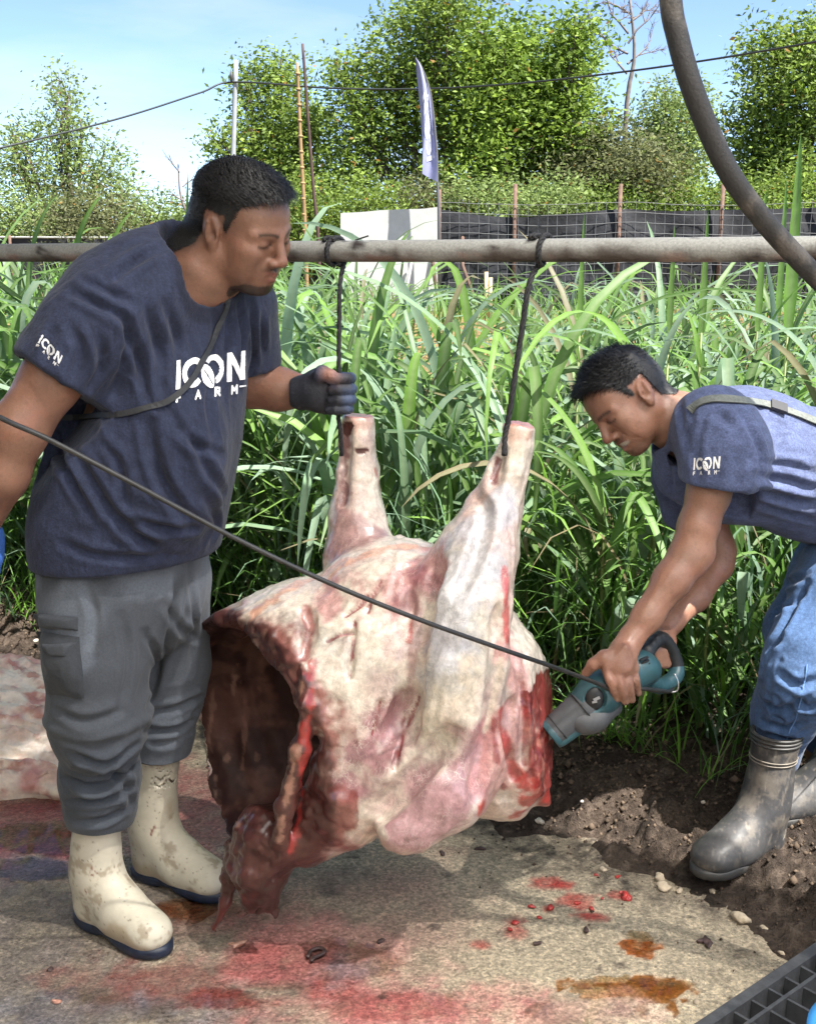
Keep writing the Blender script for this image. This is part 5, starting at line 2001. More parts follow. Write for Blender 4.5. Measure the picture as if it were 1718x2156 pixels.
# sleeve ends, neck opening
d_ = unit(P(85, 845, 2.08) - P(178, 712, 2.12))
a_ = P(108, 792, 2.09)
vol.box(a_ + d_ * .10, (.10, .12, .12), frame(d_), .004, 'sub')
vol.cone(a_ - d_ * .06, a_ + d_ * .05, .056, .062, .003, 'sub')
d_ = unit(P(530, 830, 2.475) - P(508, 720, 2.46))
a_ = P(522, 782, 2.475)
vol.box(a_ + d_ * .08, (.08, .07, .08), frame(d_), .004, 'sub')
vol.cone(a_ - d_ * .05, a_ + d_ * .05, .053, .058, .003, 'sub')
vol.chain(C((414, 580, 2.265, .078), (440, 520, 2.25, .10), (460, 460, 2.24, .14)), .006, 'sub')
vol.ell(P(434, 588, 2.215), (.074, .06, .046), None, .008, 'sub')
V, Q = vol.mesh()
V = relax(V, Q, 2, .5)
N = normals(V, Q)


def falloff(V, p, r):
    return np.exp(-((V - p) ** 2).sum(1) / r ** 2)


z = V[:, 2]
d = 0.012 * crease(V, (0.10, 0.1, 1), 1.6, 17, 3) * falloff(V, P(500, 760, 2.2), .17)                 # pleats hanging from the far shoulder
d += 0.016 * crease(V, (-0.45, 0.3, 0.9), 2.2, 10, 5) * falloff(V, P(270, 800, 2.1), .20)             # drag lines from the armpit
d += 0.018 * crease(V, (0.62, 0, -0.85), 1.8, 9, 7) * falloff(V, P(310, 1000, 2.1), .24)
d += 0.012 * crease(V, (1, 0.2, -0.25), 2.0, 16, 8) * falloff(V, P(290, 1120, 2.1), .18)
d += 0.012 * crease(V, (1, 0.3, 0.4), 3.0, 20, 9) * falloff(V, P(190, 612, 2.12), .10)
d += 0.012 * crease(V, (1, 0.3, 0.35), 2.5, 18, 15) * falloff(V, P(300, 570, 2.16), .10)
d += 0.009 * crease(V, (-0.6, 0, -0.8), 4, 15, 10) * falloff(V, P(120, 740, 2.08), .12)
d += 0.010 * folds(V, (0.2, 0, 1), 2, 9, 11)
d = d * 0.35 + press(V, Q, N, [
    ([(500, 640), (506, 720), (500, 820)], 1.0), ([(527, 655), (532, 740), (520, 830)], 1.1), ([(478, 650), (478, 720), (470, 790)], .8), ([(548, 670), (552, 740)], .9),
    ([(455, 690), (448, 760), (440, 850), (452, 930)], .7), ([(268, 690), (292, 760), (312, 850)], 1.3), ([(305, 640), (332, 740), (338, 830)], .9), ([(345, 640), (372, 720), (380, 790)], .7),
    ([(160, 960), (215, 1050), (280, 1124), (345, 1160)], 1.4, 1.2), ([(223, 940), (255, 988), (262, 1070)], 1.0), ([(311, 893), (339, 1008), (406, 1108)], 1.4, 1.2),
    ([(259, 1092), (343, 1114), (412, 1116)], 1.0), ([(131, 1146), (223, 1175), (390, 1171)], .8), ([(400, 900), (430, 980), (470, 1040)], 1.0), ([(350, 860), (400, 930), (470, 960)], .8), ([(110, 900), (140, 990), (190, 1080)], 1.1),
    ([(150, 612), (205, 640), (262, 672)], 1.2), ([(172, 595), (225, 618), (280, 640)], .9), ([(238, 640), (268, 690), (262, 760), (238, 830)], 1.0), ([(300, 542), (220, 600)], .9), ([(345, 522), (262, 562)], .8),
    ([(150, 690), (170, 740), (150, 800)], .9), ([(110, 700), (95, 760)], .7), ([(205, 700), (215, 770), (190, 820)], .9), ([(430, 1040), (455, 1100), (440, 1150)], .9)], .009, .0095)
sl = sstep(0, .05, z - P(255, 1172, 2.27)[2])
V = V + N * (d * (0.35 + 0.65 * sl))[:, None]
c = np.tile(np.array([0.0185, 0.0235, 0.048]), (len(V), 1)) * (1 + 0.18 * fbm(V, 5, 3, 4))[:, None]
c *= (1 + 0.25 * folds(V, (0, 0, 1), 60, 240, 12))[:, None]
# collar band and hem stitching
col_d = np.minimum(np.linalg.norm(V - P(434, 588, 2.215), axis=1) - .070, np.linalg.norm(V - P(414, 580, 2.265), axis=1) - .078)
c = mixc(c, 1 - sstep(.012, .020, np.abs(col_d)), (.010, .012, .026), 0.8)
shirt = mesh_obj('shirt', V, Q, NAVY, man, color=c)
bv = bvh_of(V, Q)
print_logo(shirt, bv, 200, (368, 822), (43.8, -6.6), (1.5, -61), PRINT)
print_logo(shirt, bv, 90, (80, 722), (13.2, 13.6), (8.5, -16.5), mat('sleeve_print', (0.55, 0.55, 0.56), 0.6), 'sleeve_print')
STRAP = mat('black_webbing', (0.016, 0.017, 0.02), 0.65, noise=(200, 0.3))
ribbon(man, bv, [(482, 628), (468, 665), (447, 715), (422, 766), (398, 806), (365, 838), (320, 858), (260, 872), (190, 880), (120, 880)], 0.011, STRAP, 'bag_strap')

# trousers
pts = [P(40, 1080, 2.05), P(470, 1080, 2.6), P(100, 1790, 2.05), P(420, 1640, 2.6)]
lo, hi = bounds(pts, .02)
hi[1] += .05
vol = Vol(lo, hi, 0.0055)
vol.chain(C((264, 1110, 2.28, .180), (264, 1215, 2.29, .190)), .03, flat=(CH_N, .74))
vol.chain(C((194, 1225, 2.22, .104), (203, 1390, 2.20, .099), (208, 1500, 2.19, .096), (209, 1535, 2.19, .096)), .025)
vol.chain(C((210, 1570, 2.205, .076), (211, 1640, 2.215, .079), (212, 1700, 2.22, .071), (208, 1775, 2.225, .056)), .02)
vol.chain(C((352, 1225, 2.38, .094), (366, 1400, 2.42, .078), (360, 1480, 2.42, .070)), .02)
vol.chain(C((352, 1490, 2.42, .068), (346, 1545, 2.41, .064), (341, 1600, 2.405, .060)), .012)
vol.half(P(210, 1766, 2.15), (0, -.15, -1), .004)
V, Q = vol.mesh()
# the far hem ends at the boot top
zf = P(338, 1606, 2.36)[2]
kf = (np.linalg.norm(V[:, :2] - P(340, 1580, 2.42)[:2], axis=1) < .12) & (V[:, 2] < zf)
V[kf, 2] = zf
V = relax(V, Q, 2, .5)
N = normals(V, Q)
d = 0.009 * folds(V, (0.1, 0, 1), 1.8, 11, 21, 0.8)
for (x, y, D_, r, al, am, sc) in ((215, 1610, 2.1, .11, (1, .3, .35), .013, 16), (210, 1690, 2.1, .09, (1, .2, -.4), .013, 20), (320, 1250, 2.25, .12, (.5, 0, 1), .009, 14),
                                  (345, 1520, 2.36, .10, (1, .2, .1), .011, 22), (200, 1490, 2.08, .12, (1, .2, .3), .006, 16), (150, 1380, 2.08, .13, (.4, 0, 1), .008, 15), (300, 1360, 2.2, .10, (.6, 0, 1), .008, 16)):
    d += 1.5 * am * crease(V, al, 3.2, sc, int(x), 2.5) * falloff(V, P(x, y, D_), r)
d = d * 0.4 + press(V, Q, N, [
    ([(372, 1200), (368, 1260), (335, 1400), (306, 1500)], 1.2), ([(155, 1590), (220, 1606), (285, 1572)], 1.5), ([(140, 1640), (210, 1655), (288, 1612)], 1.5), ([(145, 1690), (220, 1686), (284, 1656)], 1.4), ([(160, 1735), (220, 1728), (270, 1702)], 1.1),
    ([(312, 1500), (370, 1492), (425, 1468)], 1.2), ([(306, 1540), (360, 1538), (402, 1522)], 1.3), ([(325, 1570), (375, 1560)], .9), ([(345, 1270), (375, 1320), (420, 1350)], .9), ([(255, 1300), (270, 1400), (250, 1500)], .7), ([(180, 1240), (200, 1300), (195, 1360)], .7),
    ([(120, 1500), (180, 1520), (260, 1500)], .9), ([(300, 1330), (330, 1400), (325, 1460)], .8), ([(400, 1230), (410, 1320), (400, 1420)], .8), ([(230, 1620), (262, 1650), (280, 1700)], 1.1)], .0085, .009)
zs = P(203, 1548, 2.12)[2]
nl = np.linalg.norm(V[:, :2] - P(203, 1548, 2.19)[:2], axis=1) < .16
d += nl * (0.006 * np.exp(-((z_ := V[:, 2]) - zs - .012) ** 2 / .012 ** 2))
V = V + N * d[:, None]
c = np.tile(np.array([0.100, 0.114, 0.138]), (len(V), 1)) * (1 + 0.16 * fbm(V, 4, 4, 31))[:, None]
grime = sstep(.1, .7, fbm(V, 8, 4, 33) + .8 * falloff(V, P(140, 1480, 2.08), .2) + .7 * falloff(V, P(200, 1680, 2.1), .2) - .1)
c = mixc(c, grime, (.036, .040, .047), .75)
c = mixc(c, sstep(.0, -.03, V[:, 2] - zs) * nl, (.042, .050, .064), .65)
# seam lines
ax_ = np.abs(V[:, 2] - zs)
c = mixc(c, (1 - sstep(.0015, .004, ax_)) * nl, (.03, .033, .038), .7)
TRO = mat('grey_canvas', attr=True, rough=0.85, noise=(260, 0.16, 3), bump=[(500, 0.3, 0.0015), (60, 0.3, 0.006)], spec=0.3, sheen=0.1)
trou = mesh_obj('trousers', V, Q, TRO, man, color=c)
bt = bvh_of(V, Q)


def patch(parent, bvh, quad, off, n, m, name, bulge=0.0, col=None, noise=0.004, thick=0.003):
    """panel of cloth lying on a surface inside a photo-pixel quad (corners in order)"""
    Vv = []
    q = np.array(quad, float)
    last = None
    for i in range(n + 1):
        for j in range(n + 1):
            u, v = i / n, j / n
            x, y = q[0] * (1 - u) * (1 - v) + q[1] * u * (1 - v) + q[2] * u * v + q[3] * (1 - u) * v
            e = min(1, 5 * min(u, 1 - u, v, 1 - v))
            p, nn = project(bvh, x, y, off * (0.3 + 0.7 * e) + bulge * 16 * u * (1 - u) * v * (1 - v))
            if p is None:
                if last is None:
                    for g in range(1, 30):
                        p, nn = project(bvh, x + (3 * g if x < 300 else -3 * g), y, off)
                        if p is not None:
                            break
                else:
                    p, nn = last
            last = (p, nn)
            Vv.append(p)
    Vv = np.array(Vv)
    Qq = np.array([(i * (n + 1) + j, i * (n + 1) + j + 1, (i + 1) * (n + 1) + j + 1, (i + 1) * (n + 1) + j) for i in range(n) for j in range(n)])
    NN = normals(Vv, Qq)
    if (NN @ np.array([0, -1, 0])).mean() < 0:
        Qq = Qq[:, ::-1]
        NN = -NN
    Vv = Vv + NN * (noise * fbm(Vv, 22, 3, 4))[:, None]
    return mesh_obj(name, Vv, Qq, m, parent, color=None if col is None else np.tile(col, (len(Vv), 1)))


DK = np.array([0.036, 0.040, 0.047])
pk = patch(trou, bt, [(82, 1330), (168, 1342), (178, 1470), (98, 1462)], .008, 22, TRO, 'cargo_pocket', .012, DK * .9)
patch(trou, bt, [(78, 1292), (165, 1300), (166, 1330), (80, 1322)], .012, 16, TRO, 'pocket_flap', .003, DK * 1.1, .002)
patch(trou, bt, [(92, 1352), (164, 1352), (150, 1386), (112, 1388)], .019, 14, TRO, 'pocket_flap', .003, DK * 1.2, .003)

# boots
WB = mat('cream_rubber', attr=True, rough=0.5, noise=(60, 0.06), bump=[(40, 0.12, 0.004), (260, 0.12, 0.001)], spec=0.45)
NS = mat('navy_sole', (0.012, 0.020, 0.042), 0.5, noise=(60, 0.4), bump=[(120, 0.3, 0.002)])
BV, BQ = boot_shape(0.335, 0.028)
SV, SF = sole_shape()
BL = np.array([.90, .90, .98])
for hx, tx, sd_ in (((207, 1946), (322, 2004), 5), ((326, 1848), (474, 1896), 6)):
    V = place_boot(BV * BL, G(*hx), G(*tx))
    lz = BV[:, 2]
    c = np.tile(np.array([0.56, 0.52, 0.42]), (len(V), 1)) * (1 + 0.08 * fbm(V, 9, 4, sd_))[:, None]
    c = mixc(c, sstep(.35, .9, fbm(V, 28, 4, sd_ + 1, .7)), (.20, .14, .08), .55)
    c = mixc(c, sstep(1.0, 1.15, fbm(V, 150, 3, sd_ + 2, .7)), (.12, .08, .05), .7)
    c = mixc(c, sstep(.3, .9, fbm(V, 14, 4, sd_ + 3) + 1.2 * (1 - sstep(.02, .08, lz)) - .2), (.30, .22, .13), .6)
    bl = sstep(.5, .62, .75 * near(BV + .012 * np.stack([vnoise(BV, 60, 1), vnoise(BV, 60, 2), 0 * BV[:, 0]], 1), (.045, -.045, .13), (.008, .02, .07)) + .75 * near(BV + .014 * np.stack([vnoise(BV, 50, 4), vnoise(BV, 50, 5), 0 * BV[:, 0]], 1), (.10, -.02, .09), (.030, .02, .012)) + .35 * fbm(BV, 110, 3, sd_ + 8))
    c = mixc(c, bl * (BV[:, 2] < .2), (.17, .03, .02), .8)
    bo = mesh_obj('boot', V, BQ, WB, man, color=c)
    mesh_obj('sole', place_boot(SV * BL, G(*hx), G(*tx)), SF, NS, bo)

# gloves: the fist round the rope and the hand hanging by his side
GLV = mat('blue_grip_glove', attr=True, rough=0.65, noise=(200, 0.2), bump=[(160, 0.5, 0.003)])
FD = LD - 0.035                                             # distance of the rope inside the fist
vol = Vol(P(625, 735, FD) - (.02, .09, .17), P(765, 735, FD) + (.02, .09, .03), 0.0025)
vol.chain(C((636, 828, FD + .035, .037), (660, 824, FD + .025, .040)), .02)
vol.ell(P(680, 822, FD + .015), (.036, .034, .049), None, .02)
for i, (y, dx) in enumerate(((797, 0), (820, 2), (842, 1), (862, -4))):
    rr = .0118 if i < 3 else .0105
    vol.chain(C((684, y + 2, FD + .034, rr), (720 + dx, y - 1, FD + .032, rr), (738 + dx, y, FD + .006, rr), (733 + dx, y + 1, FD - .020, rr), (712 + dx, y + 2, FD - .030, rr * .97), (697 + dx, y + 3, FD - .024, rr * .9)), .003)
vol.chain(C((668, 800, FD - .002, .017), (678, 786, FD - .022, .0145), (697, 790, FD - .036, .012)), .008)
V, Q = vol.mesh()
V = relax(V, Q, 1, .4)
k = sstep(-.4, .7, fbm(V, 20, 3, 3) + (V[:, 0] - P(715, 820, FD)[0]) * 18)[:, None]
c = np.array([0.016, 0.018, 0.026]) * (1 - k) + k * np.array([0.045, 0.065, 0.12])
c = mixc(c, falloff(V, P(694, 789, FD - .04), .018) + .6 * falloff(V, P(705, 783, FD - .02), .012), (.42, .20, .13), .85)
mesh_obj('glove', V, Q, GLV, man, color=c)
vol = Vol(P(-110, 1060, 2.1) - (.02, .09, .25), P(25, 1060, 2.1) + (.02, .09, .03), 0.003)
vol.chain(C((-50, 1105, 2.10, .038), (-42, 1135, 2.11, .040), (-32, 1170, 2.11, .036)), .02)
for i in range(4):
    dd = 2.145 - .02 * i
    vol.chain(C((-30 + i, 1178, dd, .0115), (-22 + i, 1215, dd, .011), (-34, 1240 - 3 * i, dd - .004, .010)), .003)
vol.chain(C((-30, 1150, 2.075, .016), (-10, 1180, 2.06, .013), (-12, 1205, 2.06, .0115)), .006)
V, Q = vol.mesh()
mesh_obj('glove', relax(V, Q, 1, .4), Q, GLV, man, color=np.tile(np.array([.03, .10, .34]), (len(V), 1)))

# ---------------------------------------------------------------- right man
foot = G(1600, 1790, .05)
man2 = thing('person', 'slim man in blue shirt and jeans bending over a power saw', 'person', (foot[0], foot[1], .03))
RMT = (0.235, 0.118, 0.078)
HD = 2.50
O2 = P(1322, 843, HD)
A2 = axes((-0.69, -0.40, -0.60), (-0.66, 0.12, 0.74))
S2 = 0.875
pts = [P(1180, 720, 2.2), P(1900, 720, 2.75), P(1200, 1490, 2.1), P(1900, 1490, 2.85)]
lo, hi = bounds(pts, .02)
lo[2] = 0.10
vol = Vol(lo, hi, 0.0042)
vol.chain(C((1840, 1080, 2.70, .10), (1700, 1000, 2.6, .10), (1560, 945, 2.5, .095), (1475, 905, 2.49, .07)), .03)
vol.chain(C((1480, 910, 2.49, .06), (1500, 905, 2.38, .05)), .03)
vol.chain(C((1470, 920, 2.52, .055), (1445, 930, 2.62, .045)), .03)
vol.chain(C((1830, 1130, 2.64, .09), (1740, 1320, 2.5, .07), (1690, 1430, 2.48, .06), (1630, 1590, 2.55, .045), (1605, 1740, 2.56, .03)), .03)
vol.chain(C((1830, 1130, 2.72, .09), (1690, 1330, 2.68, .06), (1730, 1560, 2.8, .045), (1735, 1660, 2.8, .035)), .03)
nb = O2 + S2 * (A2 @ np.array([-.025, 0, -.055]))
vol.chain(C((1470, 912, 2.50, .068), (1425, 890, 2.50, .060)) + [(nb, .056)], .03)
# near arm and hand
vol.chain(C((1505, 930, 2.36, .052), (1492, 1040, 2.33, .043), (1470, 1110, 2.315, .040), (1452, 1168, 2.30, .0395), (1415, 1222, 2.275, .037), (1362, 1300, 2.245, .029), (1328, 1346, 2.225, .0245)), .02)
vol.cone(P(1470, 1165, 2.31), P(1450, 1185, 2.30), .034, .034, .02)
hb_ = unit(P(1277, 1412, 2.18) - P(1335, 1412, 2.195))
vol.chain(C((1328, 1346, 2.225, .0235), (1311, 1376, 2.205, .027), (1306, 1402, 2.192, .0285)), .015, flat=None)
vol.cone(P(1282, 1404, 2.188), P(1330, 1410, 2.198), .017, .0155, .012)
FG = [((1277, 1410, 2.180, .0118), (1284, 1434, 2.166, .0108), (1293, 1456, 2.168, .0098), (1299, 1474, 2.180, .0088)),
      ((1298, 1414, 2.180, .0118), (1306, 1442, 2.163, .0110), (1312, 1462, 2.166, .0100), (1316, 1480, 2.180, .0090)),
      ((1317, 1417, 2.187, .0114), (1324, 1442, 2.170, .0106), (1328, 1460, 2.173, .0096), (1331, 1476, 2.187, .0087)),
      ((1334, 1415, 2.197, .0105), (1339, 1434, 2.182, .0096), (1342, 1449, 2.185, .0088), (1344, 1462, 2.197, .0080))]
for q in FG:
    vol.chain(C(*[(a, b, d, r * .88) for a, b, d, r in q]), .0012)
vol.chain(C((1300, 1380, 2.20, .018), (1272, 1386, 2.186, .0145), (1250, 1400, 2.188, .0118), (1232, 1420, 2.20, .0098)), .006)
# tendons on the back of the hand
for q in FG:
    vol.cone(P(1318, 1364, 2.182), P(q[0][0], q[0][1] - 4, q[0][2] - .008), .004, .0052, .006)
# far arm and hand on the handle
vol.chain(C((1445, 940, 2.62, .05), (1485, 1060, 2.62, .042), (1512, 1160, 2.60, .038), (1508, 1190, 2.585, .037), (1462, 1255, 2.52, .035), (1412, 1310, 2.45, .026), (1396, 1330, 2.43, .0235)), .02)
vol.chain(C((1398, 1328, 2.43, .024), (1396, 1352, 2.405, .027), (1400, 1372, 2.395, .024)), .012)
for i in range(4):
    y0 = 1362 + 10 * i
    vol.chain(C((1404 + 3 * i, y0 + 2, 2.385, .0105), (1396 + 2 * i, y0 + 8, 2.352, .0100), (1378 + 2 * i, y0 + 9, 2.345, .0094), (1362 + 3 * i, y0 + 6, 2.352, .0086)), .002)
vol.chain(C((1394, 1338, 2.39, .015), (1384, 1352, 2.355, .0118), (1377, 1372, 2.345, .0098)), .005)
head(vol, O2, A2, S2, 1, smile=True, jaw=0.98)
V, Q = vol.mesh()
V = relax(V, Q, 1, .3)
N = normals(V, Q)
arm = falloff(V, P(1340, 1330, 2.2), .16)
V = V + N * (0.0022 * folds(V, unit(P(1320, 1350, 2.2) - P(1450, 1170, 2.3)), 6, 60, 3, 1) * arm)[:, None]
q = head_local(V, O2, A2, S2)
c = skin_color(V, RMT, 12)
c = paint_head(c, q, (.017, .014, .013), goatee=0.35, smile=True)
c = mixc(c, sstep(.3, .6, near(q, (.09, .008, -.0690), (.016, .028, .0070))), (.62, .57, .50), .95)
hnd = falloff(V, P(1305, 1440, 2.17), .09)
c = mixc(c, hnd, (.29, .15, .105), .5)
for f in FG:
    c = mixc(c, falloff(V, P(f[3][0], f[3][1] - 3, f[3][2] - .008), .006), (.40, .25, .18), .7)
for f in FG:
    for j in (1, 2):
        c = mixc(c, sstep(.55, .9, falloff(V, P(f[j][0], f[j][1], f[j][2] - .008), .0055)), (.13, .06, .042), .5)
mesh_obj('body', V, Q, SKIN, man2, color=c)


def flow2(q):
    d = np.zeros_like(q)
    d[:, 0] = 0.8
    d[:, 1] = 0.5 * np.sin(q[:, 0] * 55 + q[:, 1] * 30)
    d[:, 2] = 0.35 - 7.0 * np.clip(q[:, 0], 0, 1)
    return d


hair(man2, V, Q, O2, A2, S2, lambda q: .005 + .017 * sstep(.02, .085, q[:, 2] + 0.05 * q[:, 0]) + .010 * sstep(.03, .09, q[:, 0]),
     flow2, lambda q: .010 + .026 * sstep(.02, .08, q[:, 2]), 14000, 5, curl=0.28, lift=0.2)

# shirt
pts = [P(1370, 800, 2.25), P(1960, 800, 2.95), P(1370, 1180, 2.25), P(1960, 1180, 2.9)]
lo, hi = bounds(pts, .03)
vol = Vol(lo, hi, 0.0055)
vol.chain(C((1880, 1085, 2.72, .150), (1800, 1040, 2.66, .147), (1700, 1000, 2.6, .143), (1590, 962, 2.52, .138), (1530, 940, 2.5, .125), (1462, 915, 2.50, .082)), .05)
vol.chain(C((1470, 905, 2.47, .075), (1505, 900, 2.38, .076), (1528, 950, 2.345, .082), (1524, 1010, 2.335, .076), (1520, 1050, 2.33, .076)), .045)
vol.chain(C((1465, 915, 2.52, .07), (1442, 935, 2.62, .068), (1432, 1000, 2.66, .058), (1440, 1075, 2.67, .055)), .04)
vol.chain(C((1430, 930, 2.5, .05), (1440, 1000, 2.52, .05), (1520, 1030, 2.52, .07)), .05)
vol.half(P(1875, 1085, 2.72), unit(P(1880, 1085, 2.72) - P(1700, 1000, 2.6)), .004)
a_ = P(1521, 1022, 2.335)
d_ = unit(P(1516, 1050, 2.335) - P(1524, 1000, 2.335))
vol.box(a_ + d_ * .07, (.07, .11, .10), frame(d_), .004, 'sub')
vol.cone(a_ - d_ * .07, a_ + d_ * .05, .058, .068, .003, 'sub')
vol.chain(C((1448, 900, 2.50, .066), (1405, 880, 2.50, .078), (1360, 860, 2.5, .1)), .006, 'sub')
vol.ell(P(1428, 938, 2.47), (.03, .06, .05), None, .01, 'sub')
V, Q = vol.mesh()
V = relax(V, Q, 2, .5)
N = normals(V, Q)
d = 0.016 * crease(V, (1, .3, -.28), 1.4, 12, 41) * falloff(V, P(1680, 1030, 2.5), .20)
d += 0.010 * crease(V, (-.5, 0, -1), 2.5, 15, 42) * falloff(V, P(1520, 930, 2.3), .10)
d += 0.012 * crease(V, (-.3, 0, -1), 2.5, 17, 43) * falloff(V, P(1430, 980, 2.45), .10)
d += 0.003 * folds(V, (1, .3, 0), 4, 12, 44)
d = d * 0.4 + press(V, Q, N, [([(1592, 1005), (1650, 1010), (1715, 1030)], 1.3), ([(1592, 1032), (1650, 1048), (1715, 1064)], 1.4), ([(1605, 982), (1660, 985), (1716, 1000)], 1.0), ([(1600, 1062), (1660, 1080), (1715, 1100)], 1.0),
    ([(1432, 850), (1446, 950)], .9), ([(1456, 862), (1452, 960)], .9), ([(1560, 872), (1600, 950), (1596, 1015)], .9, .8), ([(1480, 880), (1466, 950), (1470, 1010)], .8), ([(1500, 870), (1550, 900)], .7), ([(1560, 960), (1540, 1010)], .8), ([(1405, 960), (1415, 1040)], .9)], .010, .009)
V = V + N * d[:, None]
c = np.tile(np.array([0.064, 0.082, 0.160]), (len(V), 1)) * (1 + 0.15 * fbm(V, 5, 3, 6))[:, None]
c *= (1 + 0.22 * folds(V, (1, .3, 0), 60, 240, 45))[:, None]
cd = np.linalg.norm(np.cross(V - P(1448, 900, 2.5), unit(P(1405, 880, 2.5) - P(1448, 900, 2.5))), axis=1)
c = mixc(c, (1 - sstep(.078, .088, cd)) * (V[:, 0] < P(1470, 900, 2.5)[0]), (.035, .04, .085), .85)
shirt2 = mesh_obj('shirt', V, Q, NAVY, man2, color=c)
bv2 = bvh_of(V, Q)
print_logo(shirt2, bv2, 90, (1459, 991), (17, -1.2), (1.5, -25), PRINT, 'sleeve_print')
st = ribbon(man2, bv2, [(1452, 868), (1475, 850), (1505, 843), (1560, 846), (1620, 856), (1680, 876), (1740, 900), (1800, 930)], 0.020, mat('grey_webbing', (0.10, 0.11, 0.10), 0.7, noise=(150, .3)), 'bag_strap')
bq, bn_ = project(bv2, 1636, 862, .008)
mesh_obj('buckle', *boxes([(bq, (.018, .013, .004), frame(unit(P(1680, 876, 2.5) - P(1620, 856, 2.5)), bn_))]), mat('dark_buckle', (0.03, 0.03, 0.032), 0.4), st, smooth=False)

# jeans
pts = [P(1570, 1090, 2.3), P(1980, 1090, 3.0), P(1570, 1620, 2.3), P(1980, 1620, 3.0)]
lo, hi = bounds(pts, .02)
vol = Vol(lo, hi, 0.0055)
vol.chain(C((1885, 1095, 2.73, .140), (1850, 1120, 2.70, .145)), .05)
vol.chain(C((1840, 1140, 2.63, .118), (1775, 1240, 2.56, .108), (1712, 1370, 2.49, .090), (1688, 1430, 2.48, .082), (1655, 1500, 2.52, .068), (1634, 1590, 2.55, .058)), .05)
vol.chain(C((1840, 1140, 2.74, .112), (1760, 1210, 2.72, .098), (1688, 1330, 2.68, .082), (1700, 1430, 2.74, .070), (1735, 1560, 2.80, .056)), .05)
V, Q = vol.mesh()
V = relax(V, Q, 2, .5)
N = normals(V, Q)
d = 0.004 * folds(V, (-.3, 0, 1), 2.5, 14, 51)
for (x, y, D_, r, al, am, sc) in ((1650, 1460, 2.42, .09, (1, .2, -.25), .009, 22), (1640, 1530, 2.45, .08, (1, .2, -.2), .009, 24), (1720, 1220, 2.6, .12, (1, .2, -.15), .009, 18), (1640, 1350, 2.6, .08, (.6, .2, -.7), .006, 20)):
    d += 1.6 * am * crease(V, al, 3.2, sc, int(x), 2.5) * falloff(V, P(x, y, D_), r)
d = d * 0.6 + press(V, Q, N, [([(1640, 1420), (1680, 1442), (1716, 1432)], 1.2), ([(1612, 1482), (1650, 1492), (1695, 1472)], 1.3), ([(1608, 1522), (1650, 1532), (1684, 1520)], 1.1), ([(1650, 1232), (1700, 1214)], 1.0), ([(1632, 1300), (1690, 1252)], 1.0),
    ([(1700, 1230), (1640, 1340), (1605, 1410)], 1.3), ([(1615, 1370), (1650, 1345)], .8), ([(1660, 1460), (1700, 1490), (1716, 1480)], 1.0), ([(1625, 1550), (1665, 1560)], .9)], .009, .009)
V = V + N * d[:, None]
c = np.tile(np.array([0.040, 0.078, 0.165]), (len(V), 1)) * (1 + 0.22 * fbm(V, 6, 4, 52))[:, None]
c = mixc(c, sstep(.2, .9, fbm(V, 14, 4, 53)) * .7 + .6 * falloff(V, P(1690, 1400, 2.4), .10), (.10, .17, .32), .5)
c *= (1 + 0.30 * folds(V, (-.2, .2, 1), 120, 420, 54))[:, None]
DENIM = mat('blue_denim', attr=True, rough=0.9, noise=(500, 0.25, 2), bump=[(700, 0.35, 0.0012), (60, 0.25, 0.005)], spec=0.2, sheen=0.1)
jn = mesh_obj('jeans', V, Q, DENIM, man2, color=c)
ribbon(jn, bvh_of(V, Q), [(1700, 1400), (1692, 1450), (1680, 1500), (1664, 1540), (1650, 1575)], .0025, mat('seam_thread', (.10, .2, .42), .8), 'seam', .0015, 24)

# boots
RB = mat('dusty_black_rubber', attr=True, rough=0.5, noise=(70, 0.2), rough_noise=(18, 0.35, 0.7), bump=[(50, 0.15, 0.004), (300, 0.2, 0.001)], spec=0.45)
BK = mat('black_trim', (0.035, 0.034, 0.033), 0.5, noise=(50, 0.3))
TRIM = mat('worn_trim', (0.16, 0.14, 0.115), 0.6, noise=(50, 0.3))
BV2, BQ2 = boot_shape(0.325, -0.028)
BS = np.array([.88, 1.0, .95])


